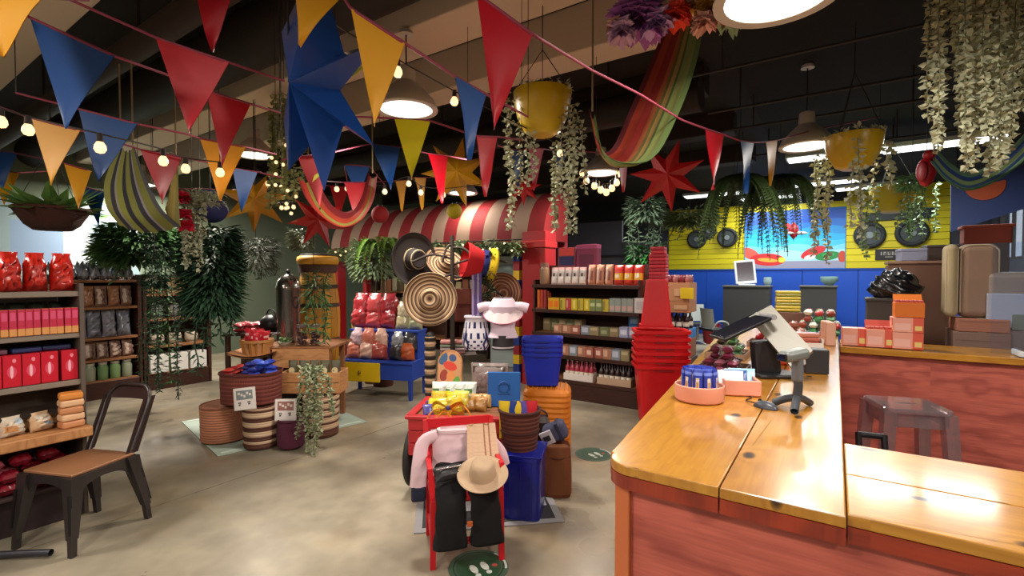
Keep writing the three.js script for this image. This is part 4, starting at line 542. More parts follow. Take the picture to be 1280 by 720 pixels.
{ // blue translucent crate with wicker basket of tricolour fans, brown sack and woven bag beside
  const p = HY(655, 640); p.y = 0.014; const o = thing('blue_crate', 'translucent deep blue plastic crate on the mat', 'crate', p, YAW - 0.2), bm = new THREE.MeshPhysicalMaterial({ color: 0x0d1f92, roughness: 0.22, transmission: 0.25, thickness: 0 });
  part('body', tubShape(0.135, 0.15, [[0.001, 0], [0.94, 0], [1, 0.39], [1.05, 0.39], [1.05, 0.41], [0.97, 0.41], [0.92, 0.02], [0.001, 0.02]], 7, 28), bm, o); part('lid', rbox(0.285, 0.015, 0.315, 0.006, 0, 0.418, 0), bm, o); for (let k = 0; k < 3; k++) part('rib', rbox(0.012, 0.36, 0.008, 0.003, -0.07 + k * 0.07, 0.2, 0.148), bm, o);
  const b = V(p.x - 0.035, p.y + 0.427, p.z), wk = weave(0x6d3526, 18, 10, 0.012); const wb = thing('wicker_basket', 'dark brown wicker basket on the blue crate', 'basket', b, YAW); part('body', lathe([[0.001, 0.012], [0.105, 0.012], [0.11, 0], [0.118, 0.0], [0.14, 0.24], [0.146, 0.25], [0.14, 0.26], [0.13, 0.25], [0.108, 0.02], [0.001, 0.02]], 32), wk, wb); part('rim', new THREE.TorusGeometry(0.14, 0.011, 8, 36).rotateX(Math.PI / 2), weave(0x5e2d20, 40, 2, 0.006), wb, V(0, 0.255, 0)); part('band', new THREE.TorusGeometry(0.128, 0.008, 8, 36).rotateX(Math.PI / 2), weave(0x59281c, 40, 2, 0.006), wb, V(0, 0.12, 0));
  const cols = [0xd8b81c, 0x1f3a86, 0xe0c020, 0x5a4a9a, 0xc01828]; for (let i = 0; i < 5; i++) single('folded_flag', bagShape(0.075, 0.26, 0.03, 0.1), M(cols[i], 0.7), ['yellow', 'navy', 'bright yellow', 'violet', 'red'][i] + ' folded flag standing in the wicker basket', 'flag', V(b.x + (i - 2) * 0.045 * Math.cos(YAW), b.y + 0.06, b.z - (i - 2) * 0.045 * Math.sin(YAW) + 0.02), YAW + 0.1 * (i - 2), undefined, 0.05);
  const s = HY(696, 617); s.y = 0.001; const sk = thing('brown_sack', 'plain brown felt sack beside the blue crate', 'sack', s, YAW); part('body', tubShape(0.105, 0.09, [[0.001, 0], [0.9, 0], [1, 0.03], [1.0, 0.2], [0.92, 0.36], [0.86, 0.37], [0.86, 0.34], [0.001, 0.33]], 4, 28), M(0x6f4022, 0.9), sk); part('seam', tube([V(-0.09, 0.3, 0.07), V(0, 0.29, 0.094), V(0.09, 0.3, 0.07)], 0.003, 12, 5), M(0x4f2c16, 0.9), sk);
  const g = V(s.x + 0.03, 0.385, s.z + 0.02); const wbag = thing('woven_purse', 'grey violet woven purse with white flap on the sack', 'purse', V(g.x, g.y + 0.03, g.z), YAW - 0.2); const bd = part('body', rbox(0.17, 0.13, 0.11, 0.03, 0, 0.065, 0, 3), weave(0x5d5f80, 10, 8, 0.004), wbag, undefined, [0.1, 0, 0.45]); part('flap', rbox(0.09, 0.1, 0.02, 0.006, -0.06, 0.06, 0.055), M(0xb9b2ba, 0.8), bd); part('buckle', rbox(0.05, 0.04, 0.01, 0.004, -0.06, 0.06, 0.068), M(0x241e28, 0.5), bd); part('strap', rbox(0.025, 0.135, 0.115, 0.004, 0.035, 0.065, 0), M(0x23253c, 0.7), bd);
  const dk = V(s.x - 0.1, 0.0, s.z + 0.0); const dsk = HY(676, 606); dsk.y = 0.014; const ds = thing('dark_leather_bag', 'dark brown leather bag between wicker basket and purse', 'bag', dsk, YAW); part('body', tubShape(0.08, 0.07, [[0.001, 0], [0.95, 0], [1, 0.05], [1, 0.3], [0.85, 0.48], [0.5, 0.52], [0.001, 0.52]], 3, 24), M(0x2b1714, 0.5), ds); part('handle', new THREE.TorusGeometry(0.05, 0.008, 8, 20, Math.PI), M(0x3a221c, 0.5), ds, V(0, 0.51, 0));
}
{ // orange nested baskets with blue ones on top
  const p = W(684, 560, 4.3); p.y = 0.001; const og = tubShape(0.205, 0.17, [[0.001, 0.07], [0.9, 0.07], [0.96, 0.055], [1.0, 0.042], [1.03, 0.02], [1.0, 0.0], [0.95, 0.0], [0.95, 0.05], [0.001, 0.06]], 5, 30);
  for (let i = 0; i < 13; i++) { const o = thing('orange_basket', i === 12 ? 'orange ribbed basket directly under the blue baskets' : `orange ribbed basket, ${ORD[i]} from the floor in its stack`, 'basket', V(p.x, p.y + i * 0.046, p.z), YAW - 0.15, 'orange nested baskets'); part('body', og, orangePlastic, o); if (i === 12) for (let k = 0; k < 9; k++) part('rib', rbox(0.012, 0.012, 0.28, 0.005, -0.16 + k * 0.04, 0.073, 0), orangePlastic, o); }
  const bg = tubShape(0.175, 0.13, [[0.001, 0.01], [0.74, 0.01], [0.76, 0.0], [0.8, 0.0], [0.97, 0.26], [1.04, 0.26], [1.04, 0.285], [0.99, 0.285], [0.94, 0.27], [0.76, 0.02], [0.001, 0.02]], 7, 28), b = V(p.x - 0.05, p.y + 0.64, p.z);
  for (let i = 0; i < 4; i++) { const o = thing('blue_basket', i === 3 ? 'royal blue basket topmost of its nested stack' : `royal blue basket, ${ORD[i]} up from the orange baskets`, 'basket', V(b.x, b.y + i * 0.043, b.z), YAW - 0.1, 'blue nested baskets'); part('body', bg, bluePlastic, o); part('grip', rbox(0.12, 0.012, 0.01, 0.003, 0, 0.25, 0.128), M(0x141f78, 0.5), o); }
}
// floor stickers
for (const [px, py, r, label] of [[598, 709, 0.165, 'green round floor sticker with white footprints before the red chair'], [742, 568, 0.165, 'green round floor sticker with footprints beside the counter']]) {
  const p = HY(px, py); p.y = 0.001; const o = thing('floor_sticker', label, 'sticker', p, YAW + 0.5); part('disc', cyl(r, r, 0.002, 40, 0, 0.001, 0), M(0x3f5a48, 0.5), o); part('ring', new THREE.RingGeometry(r * 0.8, r * 0.86, 40).rotateX(-Math.PI / 2), M(0x1e3a26, 0.5), o, V(0, 0.0024, 0)); part('field', new THREE.CircleGeometry(r * 0.76, 36).rotateX(-Math.PI / 2), M(0x23482e, 0.5), o, V(0, 0.0024, 0));
  for (const s of [-1, 1]) { part('footprint', new THREE.CircleGeometry(0.02, 16).scale(1, 2.1, 1).rotateX(-Math.PI / 2), M(0xc9cfc6, 0.5), o, V(s * 0.032, 0.0032, 0.01)); part('heel_print', new THREE.CircleGeometry(0.016, 14).rotateX(-Math.PI / 2), M(0xc9cfc6, 0.5), o, V(s * 0.032, 0.0032, 0.07)); }
  part('arc_mark', new THREE.RingGeometry(r * 0.88, r * 0.96, 20, 1, -0.6, 1.1).rotateX(-Math.PI / 2), M(0xb9c2ba, 0.5), o, V(0, 0.0026, 0)); part('red_mark', new THREE.CircleGeometry(0.016, 10).rotateX(-Math.PI / 2), M(0xa0483c, 0.5), o, V(0.085, 0.0032, 0.03));
}
// ---------- left shop shelving close to the chair ----------
const AX = -4.18, AZ1 = -1.06, AZ0 = 0.35;
{
  const o = thing('shop_shelving', 'grey metal shop shelving of red packs with wooden base ledge', 'shelf', V(AX - 0.25, 0, (AZ0 + AZ1) / 2)), L = AZ0 - AZ1;
  part('back_panel', box(0.02, 1.54, L, -0.24, 0.77, 0), M(0x6e6258, 0.6), o); part('end_panel', rbox(0.5, 1.55, 0.025, 0.004, 0.0, 0.775, -L / 2 - 0.005), M(0x5d5148, 0.6), o); part('end_panel', rbox(0.5, 1.55, 0.025, 0.004, 0.0, 0.775, L / 2 + 0.005), M(0x5d5148, 0.6), o);
  part('base_box', rbox(0.5, 0.24, L, 0.006, 0, 0.12, 0), M(0x2a1a1c, 0.6), o); part('low_shelf', rbox(0.56, 0.02, L, 0.004, 0.04, 0.25, 0), M(0x3c2a2a, 0.6), o);
  for (const y of [0.91, 1.225, 1.5]) part('shelf', rbox(0.46, 0.035, L, 0.005, 0.01, y - 0.018, 0), M(0x84786c, 0.5), o);
  part('base_ledge', metres(rbox(0.62, 0.065, L + 0.04, 0.01, 0.06, 0.578, 0), true), paleWood, o, undefined, undefined, 'pale wooden ledge');
}
{
  const mz = (i, n, a = -0.02) => AZ1 + 0.05 + i * n + a;
  const red = glossy(0xc4261a, 0.3);
  for (let i = 0; i < 6; i++) { const p = V(AX - 0.1 - (i % 2) * 0.02, 1.501, AZ1 + 0.07 + i * 0.125); const o = thing('red_snack_bag', `puffy red bag, ${ORD[i]} from the end of the top shelf`, 'bag', p, Math.PI / 2 + rr(-0.15, 0.15), 'puffy red bags on the top shelf'); part('bag', bagShape(0.122, 0.25, 0.13, 0.42, 0.3), red, o); part('label', rbox(0.05, 0.04, 0.004, 0.001, 0.01, 0.08, 0.062), M(0xd9483a, 0.5), o); }
  for (let i = 0; i < 7; i++) single('green_packet', bagShape(0.09, 0.2, 0.05), M(0x34452c, 0.5), 'dark green packet behind the pink upright packs', 'packet', V(AX - 0.26, 1.226, AZ1 + 0.06 + i * 0.1), Math.PI / 2, 'dark green packets', 0);
  const pinkPack = packPrint('#c2284a', ['#d9527a', 8, 6, 48, 20], ['#d99a5a', 0, 46, 64, 18]);
  for (let i = 0; i < 18; i++) single('pink_pack', rbox(0.034, 0.165, 0.12, 0.004, 0, 0.0825, 0), pinkPack, `slim pink pack with tan foot, ${ORD[i]} from the shelf end`, 'pack', V(AX - 0.06, 1.226, AZ1 + 0.03 + i * 0.0365), Math.PI / 2 + rr(-0.03, 0.03), 'slim pink packs in a row');
  for (let i = 0; i < 5; i++) single('navy_flat_pack', rbox(0.14, 0.03, 0.1, 0.01, 0, 0.015, 0), M([0x232a50, 0x2b3566, 0x6d4458][i % 3], 0.4), `flat pack lying on the red boxes, ${ORD[i]} from the shelf end`, 'pack', V(AX - 0.11, 1.113 + 0.002, AZ1 + 0.1 + i * 0.15), Math.PI / 2 + rr(-0.2, 0.2), 'navy flat packs');
  const giftMap = print(96, 160, (c, w, h) => { c.fillStyle = '#c90f2c'; c.fillRect(0, 0, w, h); c.fillStyle = '#f08aa0'; c.beginPath(); c.arc(60, 26, 11, 0, 7); c.fill(); c.fillStyle = '#e0486a'; c.beginPath(); c.ellipse(46, 84, 26, 30, 0, 0, 7); c.fill(); c.fillStyle = '#f4b9c4'; c.beginPath(); c.ellipse(46, 84, 9, 34, 0, 0, 7); c.fill(); });
  const gift = [M(0xc0142c, 0.45), M(0xc0142c, 0.45)], giftM = new THREE.MeshPhysicalMaterial({ map: giftMap, roughness: 0.4, clearcoat: 0.3 });
  for (let i = 0; i < 9; i++) { const p = V(AX - 0.08, 0.911, AZ1 + 0.055 + i * 0.086 + (i > 0 ? 0.012 : 0)); const o = thing('red_gift_box', `red box with pink emblem, ${ORD[i]} from the shelf end`, 'box', p, Math.PI / 2, 'red printed boxes in a row'); part('carton', rbox(0.083, 0.2, 0.1, 0.004, 0, 0.1, 0), M(0xb80f28, 0.45), o); const pr = new THREE.PlaneGeometry(0.079, 0.19).translate(0, 0.1, 0.0512); part('front_print', pr, giftM, o); }
  const loaf2 = packPrint('#d8c8b4', ['#c98a50', 6, 30, 30, 20], ['#b9c4cc', 34, 8, 24, 20]), loaf = packPrint('#d9b48e', ['#e8d8c4', 8, 10, 40, 20], ['#8aa0b4', 30, 34, 20, 12]);
  for (let i = 0; i < 6; i++) single('bread_bag', bagShape(0.115, 0.12, 0.11, 0.3, 0.3), [loaf, loaf2][i % 2], `bag of bread rolls, ${ORD[i]} after the stacked biscuit packs`, 'bag', V(AX - 0.03, 0.612, AZ1 + 0.2 + i * 0.13), Math.PI / 2 + rr(-0.3, 0.3), 'bread bags on the ledge', -0.15);
  for (let i = 0; i < 5; i++) single('waffle_pack', rbox(0.12, 0.045, 0.1, 0.015, 0, 0.022, 0), M(i === 4 ? 0xd98a3c : [0xc98a5e, 0xe0b48c][i % 2], 0.5), i === 4 ? 'orange biscuit pack topmost at the ledge corner' : `biscuit pack, ${ORD[i]} up from the wooden ledge corner`, 'pack', V(AX + 0.03, 0.612 + i * 0.046, AZ1 + 0.07), Math.PI / 2 + rr(-0.2, 0.2), 'biscuit packs stacked at the ledge corner');
  pile('chilli_bag', 'dark red glossy bag heaped under the wooden ledge', 'bag', 'dark red bags under the ledge', [0x7a0f22, 0x9c1a30, 0xb85a66, 0x4c0a16].map((k) => glossy(k, 0.3)), 0.11, 0.065, V(AX - 0.06, 0.262, AZ1 + 0.42), 0.36, 0.82, 0, 3);
}
// a low rail on the floor by the shelving
single('floor_rail', tube([V(-0.1, 0.03, 0), V(0.1, 0.03, 0), V(0.26, 0.03, 0.01)], 0.02, 10, 8), M(0x3a3a40, 0.4, { metalness: 0.5 }), 'dark steel floor rail beside the chair foot', 'rail', (() => { const p = HY(2, 700); p.y = 0; return p; })(), YAW + 0.12);
// ---------- far shelving against the left wall ----------
const BX = -7.9;
{
  const unit = (z0, z1, label, ys) => { const L = z0 - z1, o = thing('dark_shelving', label, 'shelf', V(BX - 0.22, 0, (z0 + z1) / 2));
    part('plinth', metres(rbox(0.46, 0.22, L, 0.006, 0, 0.11, 0)), darkWood, o); part('back_panel', metres(box(0.02, 1.62, L, -0.22, 0.81, 0)), darkWood, o); for (const s of [-1, 1]) part('upright', metres(rbox(0.46, 1.62, 0.045, 0.005, 0, 0.81, s * (L / 2))), darkWood, o); for (const y of ys) part('shelf', metres(rbox(0.44, 0.035, L - 0.05, 0.005, 0, y - 0.018, 0)), brownWood, o); };
  unit(-1.72, -2.62, 'dark wooden shelving of silvery and brown bags', [0.24, 0.52, 0.8, 1.2, 1.55]);
  unit(-2.68, -3.5, 'dark wooden shelving half hidden by trailing vines', [0.24, 0.62, 1.0, 1.35]);
  const foil = glossy(0x8d8f9a, 0.2), snackM = packPrint('#8a6a58', ['#c9b0a0', 8, 10, 20, 46], ['#5a3a32', 40, 10, 10, 46]);
  for (let i = 0; i < 7; i++) single('silver_bag', bagShape(0.112, 0.3, 0.14, 0.55), foil, `crinkled silver bag atop the shelving, ${ORD[6 - i]} from the dark leafy mass`, 'bag', V(BX + 0.02, 1.552 + 0.05, -1.8 - i * 0.118), Math.PI / 2 + rr(-0.1, 0.1), 'silver bags atop the shelving', -1.1);
  for (let i = 0; i < 6; i++) single('brown_snack_bag', bagShape(0.128, 0.27, 0.1, 0.45), [glossy(0xa5714e), snackM][i % 2], `brown snack bag under the silver bags, ${ORD[5 - i]} from the vine covered shelving`, 'bag', V(BX - 0.1, 1.201, -1.83 - i * 0.135), Math.PI / 2, 'brown bags on the shelving', -0.1);
  for (let i = 0; i < 5; i++) single('grey_foil_bag', bagShape(0.148, 0.36, 0.13, 0.5), glossy([0x7a7c86, 0x92909a][i % 2], 0.2), `tall grey foil bag, ${ORD[4 - i]} from the vine covered shelving`, 'bag', V(BX - 0.1, 0.801, -1.85 - i * 0.155), Math.PI / 2 + rr(-0.2, 0.2), 'grey foil bags', -0.12);
  for (let i = 0; i < 6; i++) single('mauve_snack_bag', bagShape(0.128, 0.22, 0.1, 0.45), snackM, `brown striped snack bag above the pickles, ${ORD[5 - i]} from the vine covered shelving`, 'bag', V(BX - 0.08, 0.521, -1.83 - i * 0.135), Math.PI / 2 + rr(-0.3, 0.3), 'striped snack bags', -0.1);
  for (let i = 0; i < 6; i++) { const o = thing('pickle_jar', `green pickle jar, ${ORD[5 - i]} from the vine covered shelving`, 'jar', V(BX - 0.08, 0.241, -1.84 - i * 0.13), 0, 'pickle jars'); part('glass', lathe([[0.001, 0], [0.055, 0], [0.058, 0.16], [0.045, 0.19], [0.045, 0.2], [0.001, 0.2]], 16), glossy([0x5c7a4a, 0x6e8a56, 0x8a9078][i % 3]), o); part('lid', cyl(0.048, 0.048, 0.03, 16, 0, 0.215, 0), M(0xb0aa98, 0.4), o); }
  for (let i = 0; i < 3; i++) { const o = thing('woven_hamper', `pale woven hamper, ${ORD[i]} from the silvery bag shelving`, 'hamper', V(BX - 0.16, 1.351, -2.8 - i * 0.26), Math.PI / 2, 'pale woven hampers'); part('body', rbox(0.24, 0.2, 0.3, 0.02, 0, 0.1, 0), weave(0xb99a66, 6, 5, 0.01), o); part('lid', rbox(0.25, 0.03, 0.31, 0.01, 0, 0.215, 0), weave(0xa98a58, 6, 1, 0.01), o); }
  for (let i = 0; i < 3; i++) { const o = thing('clay_pot', `grey pottery pot, ${ORD[i]} from the silvery bag shelving`, 'pot', V(BX - 0.1, 1.001, -2.85 - i * 0.22), 0, 'grey pots'); part('body', lathe([[0.001, 0], [0.05, 0], [0.085, 0.06], [0.08, 0.13], [0.055, 0.16], [0.065, 0.18], [0.055, 0.18], [0.05, 0.14]], 20), M(0x6a6460, 0.7), o); part('foot', cyl(0.055, 0.06, 0.012, 18, 0, 0.006, 0), M(0x55504c, 0.7), o); }
  for (let i = 0; i < 3; i++) { const o = thing('cream_pot', `cream pottery pot, ${ORD[i]} from the silvery bag shelving`, 'pot', V(BX - 0.1, 0.621, -2.85 - i * 0.22), 0, 'cream pots'); part('body', lathe([[0.001, 0], [0.06, 0], [0.09, 0.05], [0.085, 0.12], [0.075, 0.15], [0.065, 0.15], [0.07, 0.1]], 20), M(0xb5a894, 0.7), o); part('foot', cyl(0.062, 0.066, 0.012, 18, 0, 0.006, 0), M(0x968a78, 0.7), o); }
  for (let i = 0; i < 3; i++) { const o = thing('white_box', `plain white box, ${ORD[i]} from the silvery bag shelving`, 'box', V(BX - 0.06, 0.241, -2.83 - i * 0.25), Math.PI / 2, 'plain white boxes'); part('carton', rbox(0.22, 0.25, 0.2, 0.006, 0, 0.125, 0), M(0xd2d0ca, 0.6), o); part('tape', box(0.04, 0.004, 0.2, 0, 0.252, 0), M(0xb9b2a2, 0.5), o); }
}
// waterfall picture on the left wall
{
  const wf = print(512, 256, (c, w, h) => { c.fillStyle = '#8fa6ac'; c.fillRect(0, 0, w, h); for (let i = 0; i < 900; i++) { const x = (i * 97) % w, y = (i * 53) % h, g = 90 + (i * 31) % 90; c.fillStyle = `rgba(${g * 0.7 | 0},${g + 20},${g * 0.6 | 0},.5)`; if (x < 60 || x > 390) c.fillRect(x, y, 18, 8); } c.fillStyle = '#86a0bd'; c.fillRect(190, 70, 130, 150); c.fillStyle = '#dfe6ef'; c.fillRect(310, 20, 66, 236); for (let i = 0; i < 40; i++) { c.fillStyle = i % 2 ? 'rgba(255,255,255,.5)' : 'rgba(150,170,205,.5)'; c.fillRect(312 + (i * 17) % 62, 20, 3, 236); } for (let i = 0; i < 60; i++) { c.fillStyle = i % 2 ? '#9fb0a0' : '#b9c4b4'; c.fillRect(150 + (i * 41) % 160, 214 + (i * 7) % 38, 26, 4); } });
  const o = thing('waterfall_picture', 'large wall picture of a waterfall in greenery', 'picture', V(XL + 0.02, 1.5, -2.2), Math.PI / 2); part('board', rbox(2.7, 1.35, 0.03, 0.005, 0, 0.68, 0), M(0x7a8a80, 0.7), o); part('print', new THREE.PlaneGeometry(2.64, 1.3).translate(0, 0.68, 0.0165), new THREE.MeshStandardMaterial({ map: wf, roughness: 0.6 }), o);
}
// ---------- basket display ----------
{
  const mc = [HY(232, 524), HY(458, 531)], c = mc[0].clone().lerp(mc[1], 0.5); c.y = 0.001;
  const o = thing('mint_floor_mat', 'pale mint square mat under the basket display', 'mat', V(c.x, 0.001, c.z), YAW + Math.PI / 4); part('sheet', rbox(1.44, 0.006, 1.44, 0.002, 0, 0.003, 0), M(0x9fb0a2, 0.6), o); for (const s of [-1, 1]) part('border', box(1.36, 0.002, 0.03, 0, 0.0075, s * 0.66), M(0xc3cfc4, 0.6), o);
}
const FM = 0.009;
const at0 = (px, py, y = FM) => { const p = HY(px, py, y); p.y = y; return p; };
let winePos, upperPos;
{
  const salmon = weave(0xcb8462, 26, 8, 0.008), wine = weave(0x8a4238, 30, 8, 0.01);
  const a = at0(281, 548); const o1 = thing('woven_drum_basket', 'salmon woven drum basket under the wine basket', 'basket', a); part('body', lathe([[0.001, 0], [0.19, 0], [0.205, 0.02], [0.208, 0.33], [0.2, 0.345], [0.001, 0.345]], 36), salmon, o1); part('rim', new THREE.TorusGeometry(0.2, 0.012, 8, 36).rotateX(Math.PI / 2), salmon, o1, V(0, 0.34, 0));
  const b = at0(327, 556); const o2 = thing('striped_coil_basket', 'cream and brown striped coil basket below a price card', 'basket', b); const stripes = (i) => (i % 4 < 2 ? 0xc9ab8c : 0x4e2a1e); part('body', coilBasket([[0.001, 0.0], [0.14, 0.0], [0.15, 0.02], [0.155, 0.36], [0.14, 0.37], [0.001, 0.36]], 30, (i, n) => (i < 9 || i > 24 ? 0x5a3426 : stripes(i)), 2, 1, 1), tinted, o2); part('rim', new THREE.TorusGeometry(0.15, 0.008, 6, 32).rotateX(Math.PI / 2), M(0xa8886a, 0.8), o2, V(0, 0.365, 0));
  const d = at0(364, 558); const o3 = thing('plum_round_basket', 'small plum round basket carrying a price card', 'basket', d); part('body', lathe([[0.001, 0], [0.1, 0], [0.118, 0.02], [0.124, 0.13], [0.118, 0.24], [0.1, 0.26], [0.001, 0.262]], 32), weave(0x6e2848, 24, 8, 0.006), o3); part('rim', new THREE.TorusGeometry(0.106, 0.01, 6, 32).rotateX(Math.PI / 2), M(0x4c1830, 0.7), o3, V(0, 0.257, 0));
  const e = at0(402, 542); const o4 = thing('striped_coil_basket', 'cream and brown striped coil basket behind trailing vine', 'basket', e); part('body', coilBasket([[0.001, 0.0], [0.15, 0.0], [0.16, 0.02], [0.17, 0.38], [0.155, 0.39], [0.001, 0.38]], 30, (i) => (i < 9 || i > 24 ? 0x5a3426 : (i % 3 ? 0xb89a7c : 0x4a261c)), 2), tinted, o4); part('rim', new THREE.TorusGeometry(0.163, 0.008, 6, 32).rotateX(Math.PI / 2), M(0xa8886a, 0.8), o4, V(0, 0.387, 0));
  const w = V((a.x + b.x) / 2 + 0.02, 0.392, (a.z + b.z) / 2 - 0.08); winePos = w; const o5 = thing('wine_oval_basket', 'wide wine brown basket full of red and blue packets', 'basket', w, YAW); part('body', tubShape(0.27, 0.2, [[0.001, 0.01], [0.94, 0.01], [0.95, 0], [0.98, 0], [1, 0.27], [1.02, 0.28], [1.0, 0.29], [0.97, 0.28], [0.95, 0.25], [0.001, 0.25]], 2.6, 36), wine, o5); part('rim', tubShape(0.275, 0.205, [[0.97, 0.275], [1.02, 0.275], [1.02, 0.295], [0.97, 0.295], [0.97, 0.275]], 2.6, 36), wine, o5);
  { const T = (x) => V(x, 0, 0).applyAxisAngle(V(0, 1, 0), YAW); pile('wrapped_sweet', 'blue packet in the wine brown basket', 'packet', 'blue packets in the wine basket', [0x2a3fa8, 0x3a56c8, 0x1e2a78].map((k) => glossy(k, 0.3)), 0.1, 0.04, V(w.x, w.y + 0.252, w.z).add(T(0.085)), 0.38, 0.36, YAW, 3, true); pile('red_sweet_packet', 'dark red packet in the wine brown basket', 'packet', 'red packets in the wine basket', [0x8a1e24, 0xb53a32].map((k) => glossy(k, 0.3)), 0.085, 0.035, V(w.x, w.y + 0.252, w.z).add(T(-0.165)), 0.12, 0.3, YAW, 2); }
  // price cards
  const card = (p, turn, lab, tint, tilt) => { const map = print(128, 116, (c) => { c.fillStyle = '#e6ddd8'; c.fillRect(0, 0, 128, 116); c.fillStyle = tint; c.fillRect(14, 10, 100, 52); c.fillStyle = '#e9d9d2'; for (let i = 0; i < 5; i++) c.fillRect(24 + i * 17, 20 + (i % 3) * 8, 13, 14); c.fillStyle = '#4c4442'; c.fillRect(24, 76, 18, 7); c.fillRect(26, 86, 12, 9); c.fillRect(80, 74, 20, 7); c.fillRect(84, 84, 14, 8); });
    const o = thing('price_card', lab, 'card', p, turn); const k = part('card', rbox(0.2, 0.2, 0.006, 0.002, 0, 0.1, 0), M(0xd6cdc8, 0.5), o, undefined, [-0.12, 0, tilt]); part('print', new THREE.PlaneGeometry(0.19, 0.185).translate(0, 0.1, 0.0036), new THREE.MeshStandardMaterial({ map, roughness: 0.4 }), k); };
  card(V(b.x + 0.04, 0.385, b.z + 0.165), YAW, 'tilted white price card with grey picture', '#7f8a8c', 0.12); card(V(d.x + 0.01, 0.266, d.z + 0.06), YAW, 'white price card with reddish picture on the plum basket', '#9a6a62', 0.02);
}
